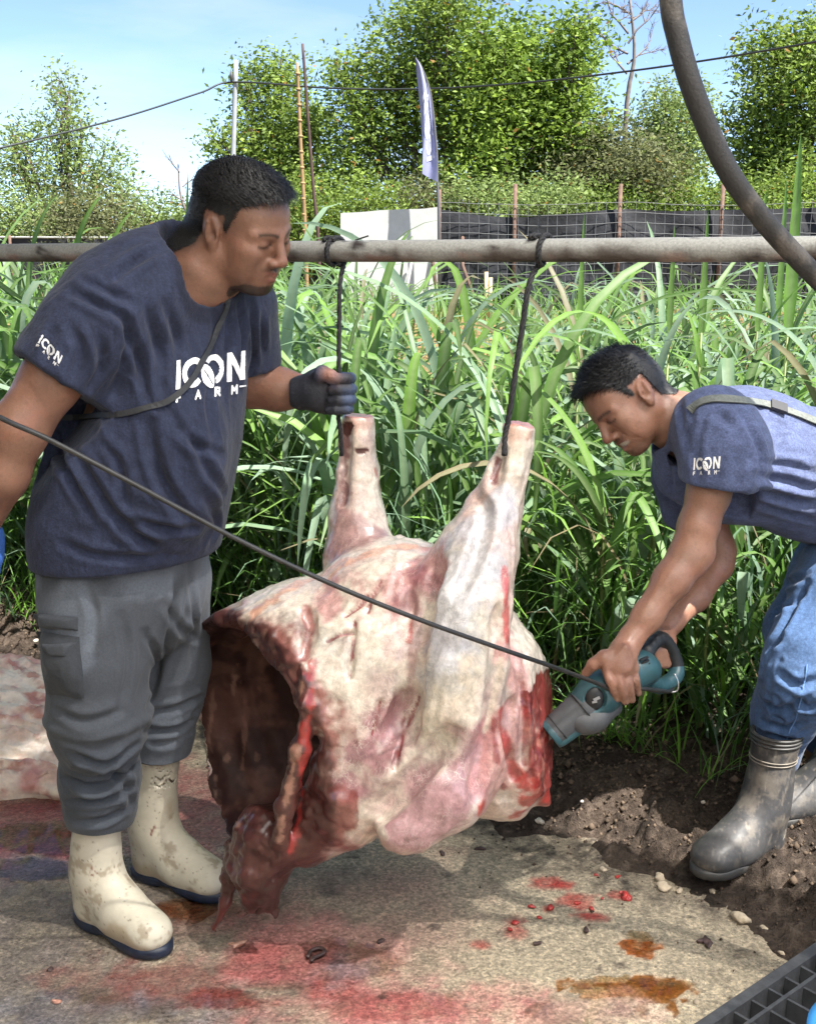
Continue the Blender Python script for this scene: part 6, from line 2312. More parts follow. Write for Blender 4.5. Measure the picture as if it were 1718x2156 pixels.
def dark_boot(hx, tx, z0, sd_):
    a, b = G(*hx, z0), G(*tx, z0)
    V = place_boot(BV2 * BS, a, b)
    c = np.tile(np.array([0.034, 0.034, 0.036]), (len(V), 1)) * (1 + 0.2 * fbm(V, 9, 4, sd_))[:, None]
    c = mixc(c, sstep(-.2, .9, fbm(V, 20, 6, sd_ + 1, .75)), (.115, .10, .083), .7)
    c = mixc(c, sstep(.4, .8, folds(V, (.2, .3, 1), 30, 160, sd_ + 2)), (.16, .14, .115), .5)
    c = mixc(c, near(BV2, (.15, 0, .07), (.08, .06, .03)), (.12, .115, .11), .6)
    bo = mesh_obj('boot', V, BQ2, RB, man2, color=c)
    mesh_obj('sole', place_boot(SV * BS, a, b), SF, BK, bo)

    def ring(z, g, r, m, nm):
        f = (z - .11) / (.325 - .11)
        x = -.028 * (.4 + .6 * (z - .19) / .135) if z > .19 else -.028 * .4 * (z - .11) / .08
        rad = .049 + (.064 - .049) * max(0, f) + g
        p = np.array([(x + rad * math.cos(t), .90 * rad * math.sin(t), z) for t in np.linspace(0, 2 * np.pi, 49)])
        mesh_obj(nm, *tube(place_boot(p * BS, a, b), r, 6, False), m, bo)
    for z in (.321, .311, .302):
        ring(z, .001, .0032, BK, 'rim_ridge')
    for z in (.263, .255, .222, .214):
        ring(z, .0012, .0015, TRIM, 'shaft_line')
    for k in range(6):
        x = .045 + .013 * k
        zt = .128 - .0115 * k
        p = np.array([(x, .034 * math.sin(t), zt + .004 - .02 * (1 - math.cos(t))) for t in np.linspace(-1.2, 1.2, 13)])
        mesh_obj('instep_rib', *tube(place_boot(p * BS, a, b), .0036, 6), BK, bo)
    p = np.array([(-.002 + .019 * math.cos(t), .0495, .078 + .019 * math.sin(t)) for t in np.linspace(0, 2 * np.pi, 25)])
    mesh_obj('ankle_disc', *tube(place_boot(p * BS, a, b), .0028, 6, False), TRIM, bo)
    return bo


dark_boot((1602, 1800), (1490, 1842), 0.035, 61)
dark_boot((1752, 1712), (1668, 1725), 0.06, 71)

# ================================================================== carcass
def meat_material():
    m = bpy.data.materials.new('fresh_carcass')
    m.use_nodes = True
    nt = m.node_tree
    L = nt.links.new
    b = nt.nodes['Principled BSDF']
    tc = nt.nodes.new('ShaderNodeTexCoord')
    at = nt.nodes.new('ShaderNodeAttribute')
    at.attribute_name = 'Col'
    fb = nt.nodes.new('ShaderNodeAttribute')
    fb.attribute_name = 'fibre'
    n1 = nt.nodes.new('ShaderNodeTexNoise')
    n1.inputs['Scale'].default_value = 22
    n1.inputs['Detail'].default_value = 5
    L(tc.outputs['Object'], n1.inputs['Vector'])
    mixv = nt.nodes.new('ShaderNodeMix')
    mixv.data_type = 'VECTOR'
    mixv.inputs[0].default_value = 0.06
    L(tc.outputs['Object'], mixv.inputs[4])
    L(n1.outputs['Color'], mixv.inputs[5])
    mp = nt.nodes.new('ShaderNodeMapping')
    mp.inputs['Scale'].default_value = (1.0, 1.0, 0.3)
    mp.inputs['Rotation'].default_value = (0, 0.5, 0)
    L(mixv.outputs[1], mp.inputs['Vector'])
    vo = nt.nodes.new('ShaderNodeTexVoronoi')
    vo.feature = 'DISTANCE_TO_EDGE'
    vo.inputs['Scale'].default_value = 120
    L(mp.outputs['Vector'], vo.inputs['Vector'])
    mr = nt.nodes.new('ShaderNodeMapRange')
    mr.inputs[1].default_value, mr.inputs[2].default_value = 0.0, 0.06
    mr.inputs[3].default_value, mr.inputs[4].default_value = 1.0, 0.0
    L(vo.outputs['Distance'], mr.inputs[0])
    n2 = nt.nodes.new('ShaderNodeTexNoise')
    n2.inputs['Scale'].default_value = 16
    n2.inputs['Detail'].default_value = 4
    L(tc.outputs['Object'], n2.inputs['Vector'])
    mr2 = nt.nodes.new('ShaderNodeMapRange')
    mr2.inputs[1].default_value, mr2.inputs[2].default_value = 0.42, 0.62
    L(n2.outputs['Fac'], mr2.inputs[0])
    mu = nt.nodes.new('ShaderNodeMath')
    mu.operation = 'MULTIPLY'
    L(mr.outputs[0], mu.inputs[0])
    L(mr2.outputs[0], mu.inputs[1])
    mu2 = nt.nodes.new('ShaderNodeMath')
    mu2.operation = 'MULTIPLY'
    L(mu.outputs[0], mu2.inputs[0])
    L(fb.outputs['Fac'], mu2.inputs[1])
    # blotches
    n3 = nt.nodes.new('ShaderNodeTexNoise')
    n3.inputs['Scale'].default_value = 70
    n3.inputs['Detail'].default_value = 6
    L(tc.outputs['Object'], n3.inputs['Vector'])
    mr3 = nt.nodes.new('ShaderNodeMapRange')
    mr3.inputs[1].default_value, mr3.inputs[2].default_value = 0.3, 0.7
    mr3.inputs[3].default_value, mr3.inputs[4].default_value = 0.78, 1.2
    L(n3.outputs['Fac'], mr3.inputs[0])
    ms = nt.nodes.new('ShaderNodeMapping')
    ms.inputs['Scale'].default_value = (1.0, 1.0, 0.22)
    ms.inputs['Rotation'].default_value = (0, 0.35, 0)
    L(mixv.outputs[1], ms.inputs['Vector'])
    n4 = nt.nodes.new('ShaderNodeTexNoise')
    n4.inputs['Scale'].default_value = 260
    n4.inputs['Detail'].default_value = 4
    n4.inputs['Roughness'].default_value = 0.65
    L(ms.outputs['Vector'], n4.inputs['Vector'])
    mr4 = nt.nodes.new('ShaderNodeMapRange')
    mr4.inputs[1].default_value, mr4.inputs[2].default_value = 0.32, 0.68
    mr4.inputs[3].default_value, mr4.inputs[4].default_value = 0.84, 1.18
    L(n4.outputs['Fac'], mr4.inputs[0])
    mm = nt.nodes.new('ShaderNodeMath')
    mm.operation = 'MULTIPLY'
    L(mr3.outputs[0], mm.inputs[0])
    L(mr4.outputs[0], mm.inputs[1])
    sc = nt.nodes.new('ShaderNodeVectorMath')
    sc.operation = 'SCALE'
    L(at.outputs['Color'], sc.inputs[0])
    L(mm.outputs[0], sc.inputs['Scale'])
    mx = nt.nodes.new('ShaderNodeMix')
    mx.data_type = 'RGBA'
    mx.inputs[7].default_value = (0.72, 0.66, 0.56, 1)
    L(mu2.outputs[0], mx.inputs[0])
    L(sc.outputs[0], mx.inputs[6])
    L(mx.outputs[2], b.inputs['Base Color'])
    b.inputs['Roughness'].default_value = 0.34
    b.inputs['Coat Weight'].default_value = 0.6
    b.inputs['Coat Roughness'].default_value = 0.2
    b.inputs['Subsurface Weight'].default_value = 0.05
    b.inputs['Subsurface Radius'].default_value = (1, .4, .25)
    b.inputs['Subsurface Scale'].default_value = 0.008
    ad = nt.nodes.new('ShaderNodeMath')
    ad.operation = 'ADD'
    L(mu2.outputs[0], ad.inputs[0])
    ad2 = nt.nodes.new('ShaderNodeMath')
    ad2.operation = 'ADD'
    L(n3.outputs['Fac'], ad2.inputs[0])
    ad2.inputs[1].default_value = 0.0
    L(ad2.outputs[0], ad.inputs[1])
    bp = nt.nodes.new('ShaderNodeBump')
    bp.inputs['Strength'].default_value = 0.3
    bp.inputs['Distance'].default_value = 0.006
    L(ad.outputs[0], bp.inputs['Height'])
    L(bp.outputs['Normal'], b.inputs['Normal'])
    return m


MEAT = meat_material()
cc_ = thing('carcass', 'skinned front half of a cattle carcass hung by both forelegs from the rail', 'carcass', tuple(P(760, 1900, 2.2)))
FY = ((0, 1, 0), 0.82)
lo, hi = bounds([P(375, 850, 2.5), P(1190, 850, 2.5), P(400, 1990, 2.02), P(1180, 1800, 1.95), P(800, 850, 1.93), P(800, 850, 2.55)], .02)
lo[2] = .015
vol = Vol(lo, hi, 0.0045)
# barrel of the chest
vol.chain(C((560, 1545, 2.275, .278), (700, 1490, 2.27, .272), (850, 1440, 2.26, .250), (960, 1470, 2.235, .20), (1040, 1520, 2.22, .14)), .05, flat=FY)
vol.ell(P(830, 1215, 2.27), (.13, .13, .075), None, .05)
vol.chain(C((500, 1562, 2.345, .262), (700, 1495, 2.32, .255)), .03, flat=((0, 1, 0), 0.74))
# opened side: cut plane and hollow
cut_n = unit([-0.76, -0.62, -0.10])
CUT0 = P(515, 1560, 2.27)
vol.half(CUT0, cut_n, .01)
vol.chain(C((440, 1560, 2.265, .247), (600, 1538, 2.27, .245), (760, 1480, 2.275, .20)), .008, 'sub', flat=((0, 1, 0), 0.80))
vol.chain(C((420, 1566, 2.34, .242), (620, 1538, 2.33, .238)), .008, 'sub', flat=((0, 1, 0), 0.73))
# forelegs
vol.chain(C((755, 888, 2.415, .035), (753, 930, 2.415, .037), (752, 1000, 2.415, .045), (750, 1090, 2.40, .060), (758, 1180, 2.37, .080), (790, 1270, 2.33, .10)), .012)
vol.chain(C((1093, 905, 2.19, .032), (1086, 940, 2.19, .033), (1070, 1000, 2.185, .040), (1042, 1080, 2.17, .054), (1008, 1170, 2.145, .075), (982, 1270, 2.12, .092), (964, 1390, 2.095, .100), (952, 1480, 2.085, .098), (940, 1560, 2.085, .085)), .008)
vol.cone(P(990, 1130, 2.19), P(935, 1240, 2.17), .045, .07, .02)
# brisket and elbow
vol.chain(C((985, 1560, 2.12, .10), (935, 1660, 2.06, .088), (868, 1735, 2.025, .056), (846, 1746, 2.015, .048)), .012)
vol.chain(C((640, 1755, 2.14, .065), (730, 1690, 2.13, .075), (830, 1600, 2.10, .085)), .05)
# neck
vol.chain(C((1020, 1440, 2.17, .095), (1075, 1500, 2.19, .092), (1085, 1600, 2.19, .088), (1060, 1650, 2.19, .075)), .025)
vol.chain(C((1050, 1400, 2.2, .05), (1110, 1480, 2.21, .045), (1120, 1560, 2.21, .04)), .02)
for q in ((1020, 1690, 2.17, .03), (1050, 1705, 2.17, .022), (1085, 1695, 2.18, .03), (1130, 1668, 2.19, .026), (1148, 1682, 2.19, .012), (1110, 1650, 2.19, .04)):
    vol.ell(P(*q[:3]), (q[3], q[3], q[3] * 1.15), None, .012)
vol.cone(P(1120, 1640, 2.18), P(1152, 1688, 2.185), .026, .010, .01)
# sternum strip inside the near rim, hanging tips
vol.chain(C((640, 1400, 2.075, .012), (638, 1480, 2.06, .016), (628, 1580, 2.052, .018), (606, 1700, 2.057, .018), (590, 1800, 2.07, .016)), .014)
vol.chain(C((560, 1770, 2.13, .075), (540, 1830, 2.12, .058), (545, 1880, 2.11, .04)), .02)
vol.chain(C((505, 1790, 2.15, .03), (482, 1850, 2.13, .020), (474, 1900, 2.12, .013), (462, 1935, 2.115, .009), (450, 1962, 2.11, .006)), .008)
vol.chain(C((560, 1870, 2.10, .03), (572, 1905, 2.095, .015), (586, 1930, 2.09, .008)), .008)
vol.chain(C((535, 1890, 2.11, .02), (534, 1918, 2.11, .007)), .008)
# sawn ends of the shanks, sawn face of the neck
vol.box(P(757, 845, 2.415), (.06, .06, .030), None, .006, 'sub')
vol.box(P(1098, 862, 2.19), (.06, .06, .030), frame((1, 0, -.15)), .006, 'sub')
neck_n = unit([0.93, -0.30, 0.12])
NECK0 = P(1141, 1540, 2.17)
vol.box(NECK0 + neck_n * .10, (.10, .22, .17), frame(neck_n), .006, 'sub')
# muscle seams and knife cuts, pressed into the surface
vol.groove([(915, 1200), (885, 1290), (870, 1380), (864, 1460), (852, 1540)], .024, .02, -.006)
vol.groove([(798, 1712), (840, 1672), (900, 1605), (950, 1545)], .018, .02, -.003)
vol.groove([(1052, 1290), (1050, 1390), (1040, 1480), (1022, 1580), (1004, 1680)], .014, .018, -.003)
vol.groove([(1075, 1480), (1068, 1560), (1085, 1640)], .012, .012, 0)
vol.groove([(1100, 1440), (1108, 1530), (1102, 1610)], .008, .012, 0)
vol.groove([(1000, 1040), (1020, 1090), (1005, 1160), (965, 1250)], .008, .02, -.003)
vol.groove([(728, 905), (726, 980), (722, 1060)], .010, .014, -.003)
vol.groove([(1052, 925), (1050, 970), (1038, 1015)], .012, .012, -.002)
vol.groove([(700, 1480), (660, 1560), (640, 1650)], .006, .02, -.003)
vol.groove([(860, 1470), (835, 1520), (790, 1590), (730, 1665)], .008, .03, -.004)
CUTS = [[(748, 1312), (743, 1370), (736, 1428)], [(690, 1354), (715, 1340), (745, 1336)], [(775, 1258), (758, 1282), (728, 1302)], [(803, 1228), (784, 1260), (776, 1292)], [(852, 1515), (845, 1570), (828, 1622)], [(800, 1478), (792, 1515), (784, 1548)], [(884, 1470), (872, 1500), (858, 1530)]]
for q in CUTS:
    vol.groove(q, .0042, .006, .002)
vol.groove([(645, 1290), (652, 1330), (640, 1385)], .010, .014, 0)
V, Q = vol.mesh()
V = relax(V, Q, 1, .4)
rd0 = (V - CUT0) @ cut_n
V = V + cut_n * (sstep(-.07, 0, rd0) * (.014 * fbm(V, 9, 4, 78, .6) + .004 * fbm(V, 40, 3, 79)))[:, None]
N = normals(V, Q)
inside = (N @ cut_n > 0.15) & (V[:, 0] < P(700, 1500, 2.3)[0]) & (V[:, 2] > .12)
# inner wall test: points closer to the hollow than to the outside
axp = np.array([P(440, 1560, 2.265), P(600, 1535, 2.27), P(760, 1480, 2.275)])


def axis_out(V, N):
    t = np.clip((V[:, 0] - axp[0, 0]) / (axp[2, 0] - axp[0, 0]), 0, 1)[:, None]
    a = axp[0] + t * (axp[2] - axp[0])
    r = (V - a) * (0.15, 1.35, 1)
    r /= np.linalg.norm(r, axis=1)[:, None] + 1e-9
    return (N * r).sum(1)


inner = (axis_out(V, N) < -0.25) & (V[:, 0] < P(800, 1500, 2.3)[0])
wobble = 0.0035 * fbm(V, 8, 3, 81) + 0.0012 * fbm(V, 45, 3, 82) + 0.0018 * crease(V, (.5, .1, 1), 7, 34, 88)
leg_dir = unit(P(1070, 1000, 2.19) - P(950, 1490, 2.13))
wobble += 0.0035 * folds(V, leg_dir, 5, 42, 83, .9) * (V[:, 0] > P(830, 1400, 2.2)[0]) * (V[:, 2] > .35)
wobble += 0.004 * folds(V, (1, 0, .7), 6, 40, 84, .9) * falloff(V, P(760, 1240, 2.1), .12)
neckm = falloff(V, P(1100, 1560, 2.15), .11)
wobble += 0.008 * folds(V, (.3, 0, 1), 6, 30, 85, .8) * neckm + 0.006 * fbm(V, 38, 3, 86) * falloff(V, P(1150, 1560, 2.15), .09)
wobble += 0.006 * fbm(V, 30, 3, 87) * falloff(V, P(540, 1860, 2.1), .10)
# ribs show on the inner wall
ribs = np.sin((V[:, 0] * 0.9 + V[:, 1] * 0.5 + 0.12 * V[:, 2]) * 2 * np.pi / 0.062)
wobble += inner * 0.004 * ribs
V = V + N * wobble[:, None]

bvm = bvh_of(V, Q)


def at(x, y):
    p, n = project(bvm, x, y, 0)
    return P(x, y, 2.15) if p is None else p


def dab(c, spots, col, a, nseed, nz=0.6, sc=14):
    m = 0
    for x, y, r in spots:
        p = at(x, y)
        m = np.maximum(m, falloff(V, p, S(r, p)))
    n = fbm(V, sc, 4, nseed, .6)
    return mixc(c, sstep(.25, .75, m + nz * .5 * n * (m > .03)), col, a)




def stroke(c, px, w, col, a, seed, nz=0.5, sc=40):
    pts = np.array([at(x, y) for x, y in px])
    w = S(w, pts[0])
    m = 0
    for p, q in zip(pts[:-1], pts[1:]):
        d = q - p
        t = np.clip(((V - p) @ d) / (d @ d), 0, 1)[:, None]
        m = np.maximum(m, np.exp(-((V - p - t * d) ** 2).sum(1) / w ** 2))
    return mixc(c, sstep(.2, .7, m + nz * .5 * fbm(V, sc, 3, seed, .6) * (m > .02)), col, a)


fat, membrane, purple, red, darkred = (.62, .54, .45), (.40, .41, .45), (.30, .15, .18), (.21, .016, .014), (.024, .0045, .004)
k = sstep(-.5, .6, fbm(V, 6, 4, 91))[:, None]
c = np.array(fat) * (1 - k) + k * np.array((.56, .46, .39))
c = mixc(c, sstep(.0, .8, fbm(V, 9, 5, 92, .6)), (.40, .24, .23), .55)
c = mixc(c, sstep(.25, .9, fbm(V, 24, 4, 93, .6)), (.62, .57, .48), .6)
# leg: bluish membrane over pale fat
c = dab(c, [(1010, 1170, 80), (985, 1260, 90), (950, 1340, 80), (940, 1420, 60), (1050, 1080, 60)], membrane, .7, 1, 1.0)
c = dab(c, [(960, 1450, 80), (920, 1540, 70), (1010, 1330, 40)], (.50, .44, .33), .5, 21, 1.0)
c = dab(c, [(760, 960, 60), (750, 1060, 70)], (.48, .38, .32), .5, 2, 1.0)
c = dab(c, [(735, 1120, 60), (715, 1160, 50), (800, 1130, 30)], (.24, .095, .10), .7, 3, 1.0)
c = stroke(c, [(727, 900), (726, 980), (722, 1060)], 13, (.13, .04, .042), .8, 31, 1.0)
c = stroke(c, [(790, 990), (800, 1030)], 6, (.40, .10, .08), .7, 32)
c = dab(c, [(1085, 900, 34), (1110, 910, 34), (760, 885, 34)], (.56, .29, .22), .55, 4)
c = stroke(c, [(1052, 925), (1050, 970), (1038, 1015)], 10, (.16, .045, .045), .9, 33)
# pink and purple muscle
c = dab(c, [(690, 1265, 60), (760, 1250, 75), (830, 1230, 65), (880, 1200, 60), (830, 1310, 40), (700, 1230, 40)], (.40, .15, .155), .7, 6, 1.1)
c = dab(c, [(880, 1205, 34), (905, 1235, 28), (860, 1260, 26)], (.24, .075, .09), .7, 61, 1.0)
c = dab(c, [(840, 1470, 50), (810, 1530, 65), (765, 1590, 70), (720, 1645, 60), (680, 1680, 45)], (.30, .13, .15), .85, 7, 1.0)
c = dab(c, [(1010, 1560, 60), (985, 1640, 70), (905, 1720, 65), (850, 1740, 50), (940, 1690, 60), (890, 1650, 50)], (.36, .19, .205), .9, 8, .8)
c = dab(c, [(1085, 1430, 60), (1075, 1520, 70), (1060, 1620, 75), (1060, 1380, 34), (1030, 1690, 40)], (.43, .19, .18), .75, 9, 1.0)
c = stroke(c, [(1055, 1500), (1065, 1570), (1085, 1640)], 14, (.36, .05, .045), .9, 34)
c = stroke(c, [(1040, 1520), (1046, 1600), (1060, 1660)], 9, (.20, .03, .03), .8, 35)
c = stroke(c, [(1100, 1440), (1108, 1530), (1102, 1610)], 7, (.24, .05, .05), .7, 36)
c = stroke(c, [(1055, 1390), (1045, 1450), (1020, 1540)], 7, (.62, .52, .42), .8, 37)
c = stroke(c, [(1062, 1200), (1066, 1270), (1068, 1350)], 9, (.42, .06, .06), .9, 38)
# sawn faces
nf = sstep(-.030, -.006, (V - NECK0) @ neck_n + .012 * fbm(V, 28, 3, 97)) * (V[:, 0] > P(1085, 1560, 2.2)[0]) * (V[:, 2] < P(1130, 1425, 2.2)[2] + .02 * fbm(V, 20, 3, 9))
c = mixc(c, nf, red, .95)
c = mixc(c, nf * sstep(.2, .6, fbm(V, 40, 4, 98, .6)), (.10, .008, .007), .8)
c = mixc(c, nf * sstep(.4, .7, fbm(V, 55, 3, 99, .6)), (.50, .20, .15), .7)
c = dab(c, [(1130, 1655, 34), (1150, 1682, 20), (1012, 1708, 24), (1088, 1715, 22), (1110, 1690, 26)], (.38, .035, .03), .9, 12, 1.0, 30)
tp = sstep(.5, .85, N[:, 2]) * (falloff(V, P(757, 878, 2.415), .06) + falloff(V, P(1095, 893, 2.19), .06))
c = mixc(c, sstep(.2, .6, tp), (.52, .20, .15), .8)
# knife cuts
for i, q in enumerate(CUTS):
    c = stroke(c, q, 4.0, (.20, .035, .035), .9, 40 + i, .9)
c = stroke(c, [(645, 1290), (652, 1330), (640, 1385)], 14, (.26, .06, .055), .8, 50)
c = stroke(c, [(880, 1290), (868, 1380), (862, 1460), (850, 1540)], 12, (.30, .17, .16), .7, 51)
c = stroke(c, [(870, 1300), (862, 1350)], 7, (.38, .06, .05), .7, 52)
# rim of the opened chest, inner wall, hanging tip
rd = (V - CUT0) @ cut_n
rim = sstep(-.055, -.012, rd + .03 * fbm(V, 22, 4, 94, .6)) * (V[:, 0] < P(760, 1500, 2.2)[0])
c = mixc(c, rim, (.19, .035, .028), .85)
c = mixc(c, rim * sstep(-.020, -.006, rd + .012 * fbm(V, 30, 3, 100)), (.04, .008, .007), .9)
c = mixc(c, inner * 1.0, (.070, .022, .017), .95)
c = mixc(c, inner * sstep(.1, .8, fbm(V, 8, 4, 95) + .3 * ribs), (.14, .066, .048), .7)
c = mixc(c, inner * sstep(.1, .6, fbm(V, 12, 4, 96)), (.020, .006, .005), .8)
for i_, q_ in enumerate(([(520, 1340), (490, 1450), (478, 1600), (500, 1740)], [(560, 1330), (545, 1450), (540, 1600)], [(450, 1450), (440, 1560), (455, 1680)], [(500, 1400), (520, 1500), (510, 1620)])):
    c = stroke(c, q_, 5, ((.26, .15, .11), (.20, .10, .075))[i_ % 2], .55, 70 + i_, 1.0)
c = stroke(c, [(634, 1440), (630, 1500), (622, 1580), (604, 1680), (590, 1770)], 7, (.33, .17, .12), .7, 53, 1.8)
c = stroke(c, [(656, 1400), (652, 1500), (644, 1600), (628, 1700), (612, 1790)], 10, (.30, .03, .025), .8, 54, 1.2)
tip = sstep(.10, .035, V[:, 2] - .14 - .5 * (V[:, 0] - P(560, 1850, 2.1)[0]) + .03 * fbm(V, 20, 3, 101)) * (V[:, 0] < P(640, 1850, 2.1)[0])
c = mixc(c, tip, darkred, .95)
c = mixc(c, tip * sstep(.1, .7, fbm(V, 22, 4, 102, .6)), (.085, .012, .010), .8)
# orange fat band along the upper rim
c = stroke(c, [(545, 1285), (620, 1236), (680, 1210), (740, 1182), (800, 1160), (870, 1150)], 17, (.52, .26, .17), .7, 55, 1.0)
fib = .7 * np.clip(.40 + .6 * falloff(V, at(770, 1560), .12) + .5 * falloff(V, at(950, 1650), .13) + .4 * falloff(V, at(960, 1420), .12) - 1.0 * neckm - 1.2 * tip - nf - rim, 0, 1) * (1 - inner)
fi = inner[Q].mean(1) > .5
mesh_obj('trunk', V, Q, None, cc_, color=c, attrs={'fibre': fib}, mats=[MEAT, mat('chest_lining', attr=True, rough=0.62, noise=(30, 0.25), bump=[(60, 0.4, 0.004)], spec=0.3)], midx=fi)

# ================================================================== reciprocating saw
saw = thing('power_saw', 'teal and grey corded reciprocating saw cutting into the neck', 'saw', tuple(P(1250, 1480, 2.2)))
TEAL = mat('teal_plastic', (0.024, 0.072, 0.086), 0.42, noise=(40, 0.15), noise2=(200, .1), bump=[(300, 0.12, 0.001)])
GREY = mat('grey_rubber', (0.062, 0.065, 0.07), 0.55, noise=(60, 0.2), bump=[(240, 0.2, 0.001)])
BLK = mat('black_rubber', (0.016, 0.017, 0.018), 0.5, noise=(60, 0.3), bump=[(240, 0.2, 0.001)])


def solid(name, m, parent, build, pts, pad, h=0.0028, it=1):
    lo, hi = bounds(pts, pad)
    v = Vol(lo, hi, h)
    build(v)
    V, Q = v.mesh()
    return mesh_obj(name, relax(V, Q, it, .4), Q, m, parent)


nose, mid, rear = P(1160, 1548, 2.19), P(1230, 1490, 2.205), P(1350, 1412, 2.25)
sx = unit(mid - nose)


def b_grip(v):
    v.cone(nose - sx * .02, mid, .030, .038, 0)
    v.half(nose, -sx, .002)
    v.cone(nose - sx * .03, nose + sx * .04, .022, .022, .001, 'sub')


gr = solid('front_grip', GREY, saw, b_grip, [nose, mid], .06)
solid('mouth', TEAL, saw, lambda v: (v.cone(nose - sx * .02, nose + sx * .012, .033, .033, 0), v.half(nose - sx * .004, -sx, .001), v.half(nose + sx * .010, sx, .001), v.cone(nose - sx * .04, nose + sx * .04, .0235, .0235, .001, 'sub')), [nose], .06, .0024)
solid('mouth_lining', BLK, saw, lambda v: (v.cone(nose, nose + sx * .03, .0225, .0225, 0), v.half(nose + sx * .02, -sx, .001)), [nose, nose + sx * .03], .04)
# collar seam, side rail
side_n = np.array([0, -1, 0])
up_n = unit(np.cross(sx, side_n))
if up_n[2] < 0:
    up_n = -up_n
for f, rr in ((0.22, .0325), (0.95, .0395)):
    c0 = nose + (mid - nose) * f
    u_, v_ = frame(sx)[1], frame(sx)[2]
    mesh_obj('seam_ring', *tube([c0 + rr * (math.cos(t) * u_ + math.sin(t) * v_) for t in np.linspace(0, 2 * np.pi, 41)], .0018, 6, False), BLK, gr)
a_, b_ = nose + sx * .01 - up_n * .020 + side_n * .024, mid - up_n * .022 + side_n * .031
solid('side_rail', TEAL, saw, lambda v: v.cone(a_, b_, .008, .010, 0, flat=(side_n, .6)), [a_, b_], .03, .0024)
B1 = C((1226, 1494, 2.206, .0385), (1262, 1462, 2.212, .042), (1305, 1434, 2.222, .037), (1352, 1410, 2.25, .034))


def b_body(v):
    v.chain(B1, .02)
    v.cone(P(1340, 1405, 2.25), P(1362, 1412, 2.27), .033, .03, .02)
    v.ell(P(1252, 1473, 2.168), (.024, .014, .029), None, .003, 'sub')


bd = solid('body', TEAL, saw, b_body, [p for p, r in B1], .07)
solid('gear_cover', GREY, saw, lambda v: (v.ell(P(1232, 1518, 2.19), (.042, .034, .030), None, 0), v.cone(P(1262, 1505, 2.195), P(1290, 1490, 2.21), .026, .02, .02)), [P(1232, 1518, 2.19), P(1290, 1490, 2.21)], .06)
solid('speed_switch', BLK, bd, lambda v: v.ell(P(1252, 1474, 2.178), (.020, .010, .026), None, 0), [P(1252, 1474, 2.178)], .04, .002)
p0 = P(1254, 1474, 2.1665)
mesh_obj('switch_mark', *boxes([(p0 + (.002, 0, .001), (.007, .0008, .003), frame((1, 0, .5), (0, -1, 0))[[0, 2, 1]]), (p0 + (-.002, 0, -.006), (.005, .0008, .002), frame((1, 0, .2), (0, -1, 0))[[0, 2, 1]])]), mat('switch_white', (.25, .25, .25), .5), bd, smooth=False)
for i in range(7):
    q = P(1352 + 2.2 * i * .6, 1388 + 6.5 * i, 2.218 + .002 * i)
    mesh_obj('vent_slot', *boxes([(q + (.004, .0, 0), (.009, .004, .0014), frame((1, .25, .35)))]), BLK, bd, smooth=False)
H1 = spline([P(1352, 1400, 2.26), P(1366, 1366, 2.30), P(1388, 1346, 2.345), P(1408, 1364, 2.365), P(1421, 1394, 2.37), P(1424, 1416, 2.365)], 14)
solid('handle_grip', BLK, saw, lambda v: v.chain([(p, .0165) for p in H1], .004), H1, .04)
H2 = spline([P(1425, 1410, 2.365), P(1420, 1428, 2.35), P(1392, 1446, 2.32), P(1370, 1440, 2.29), P(1345, 1424, 2.26)], 12)
solid('handle_base', TEAL, saw, lambda v: v.chain([(p, .0165) for p in H2], .004), H2, .04)
mesh_obj('hook', *tube(spline([P(1420, 1420, 2.335), P(1428, 1440, 2.33), P(1425, 1456, 2.33), P(1412, 1459, 2.33)], 18), .0022, 8), mat('steel_wire', (.5, .5, .5), .3, metal=.9), saw)
bl = nose - sx * .02
mesh_obj('blade', *boxes([(bl, (.05, .0007, .008), frame(sx))]), mat('saw_blade', (.35, .33, .32), .35, metal=.9), saw, smooth=False)
cp = [P(*q) for q in ((-420, 560, 1.50), (-160, 790, 1.62), (0, 880, 1.72), (110, 930, 1.76), (300, 1030, 1.80), (500, 1137, 1.84), (700, 1232, 1.88), (880, 1305, 1.92), (1050, 1366, 1.98), (1160, 1404, 2.05), (1225, 1428, 2.12), (1270, 1446, 2.163), (1300, 1458, 2.176), (1345, 1452, 2.205), (1390, 1456, 2.26), (1412, 1456, 2.31), (1421, 1432, 2.355))]
cp = [np.array([-1.6, 0.9, .02]), np.array([-1.35, 1.15, 1.2])] + cp
V, Fc = tube(spline(cp, 220), 0.0043, 10)
mesh_obj('power_cord', V, Fc, mat('black_cord', (0.022, 0.022, 0.022), 0.42, noise=(30, .3)), saw)

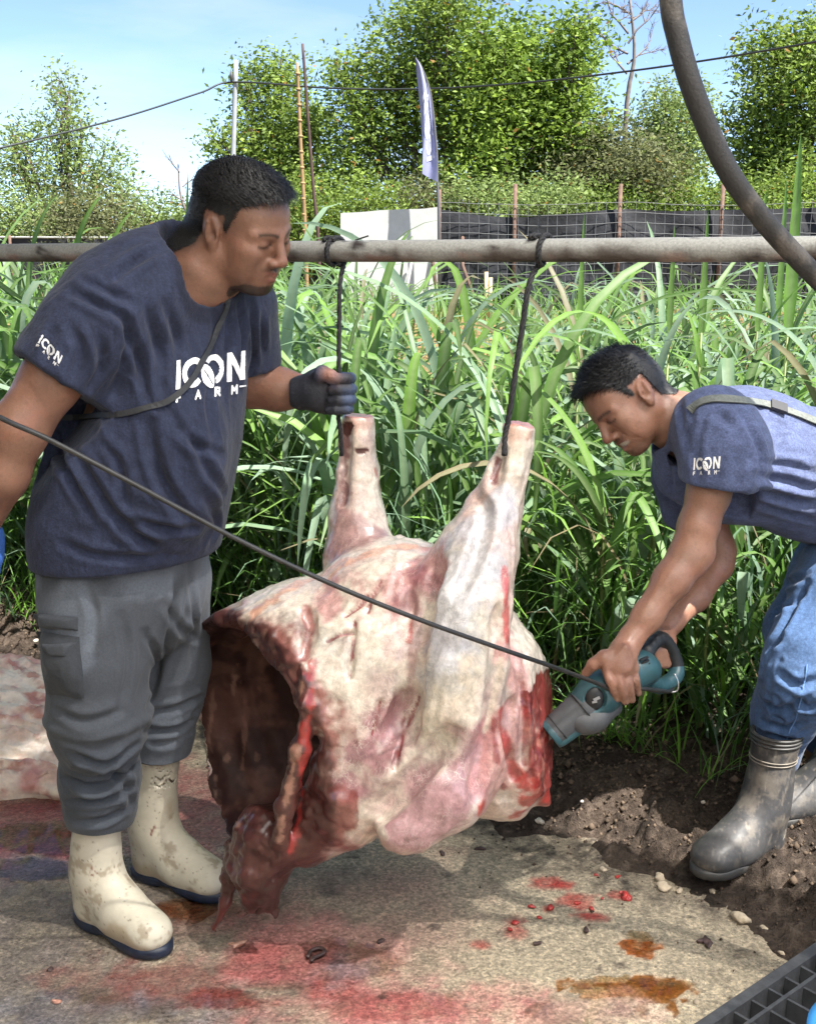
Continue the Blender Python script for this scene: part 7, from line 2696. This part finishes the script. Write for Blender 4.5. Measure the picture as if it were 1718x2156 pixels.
# ---- heap of folded pale hide and gut at the left
hb = G(30, 1660)
ho = thing('offal_heap', 'heap of folded pale pink gut and hide on the floor behind the cargo trousers', 'offal', tuple(hb))
vol = Vol(hb + (-.66, -.16, -.01), hb + (.36, .78, .30), 0.006)
r_ = np.random.default_rng(4)
vol.ell(hb + (-.20, .30, .0), (.42, .36, .20), None, 0)
vol.ell(hb + (-.05, .12, .0), (.26, .20, .12), None, .05)
vol.ell(hb + (-.30, .45, .03), (.24, .20, .19), None, .05)
for i in range(9):
    vol.ell(hb + (r_.uniform(-.12, .16), r_.uniform(-.06, .05), .012), (.045, .03, .024), None, .012)
V, Q = vol.mesh()
N = normals(V, Q)
up_ = sstep(.005, .04, V[:, 2])
V = V + N * (up_ * (0.030 * folds(V + .05 * np.stack([vnoise(V, 5, 3), vnoise(V, 5, 4), 0 * V[:, 0]], 1), (1, .25, -.1), 2.2, 15, 5, .7) + 0.016 * crease(V, (1, -.2, .1), 4, 34, 6, 2)))[:, None]
V = V + N * (0.003 * fbm(V, 45, 3, 3))[:, None]
k1, k2, k3 = sstep(-.2, .7, fbm(V, 9, 4, 1))[:, None], sstep(0.1, .8, fbm(V, 14, 4, 2))[:, None], sstep(.35, .8, fbm(V, 22, 4, 5))[:, None]
c = np.array([0.80, 0.70, 0.60]) * (1 - k1) + k1 * np.array([0.68, 0.48, 0.38])
c = c * (1 - .8 * k2) + .8 * k2 * np.array([0.50, 0.20, 0.19])
c = c * (1 - .7 * k3) + .7 * k3 * np.array([0.38, 0.12, 0.09])
mesh_obj('gut_folds', V, Q, mat('gut', attr=True, rough=0.35, noise=(60, 0.15), bump=[(90, 0.4, 0.004)], sss=(0.2, (1, .4, .25), 0.01)), ho, color=c)
V, Fc = tube(spline([hb + (.05, -.02, .02), hb + (.10, -.045, .022), hb + (.17, -.04, .02), hb + (.22, 0.0, .022)], 20), 0.02, 12)
mesh_obj('tube_end', V, Fc, mat('gut_tube', (0.50, 0.22, 0.14), 0.35, noise=(40, 0.3)), ho)
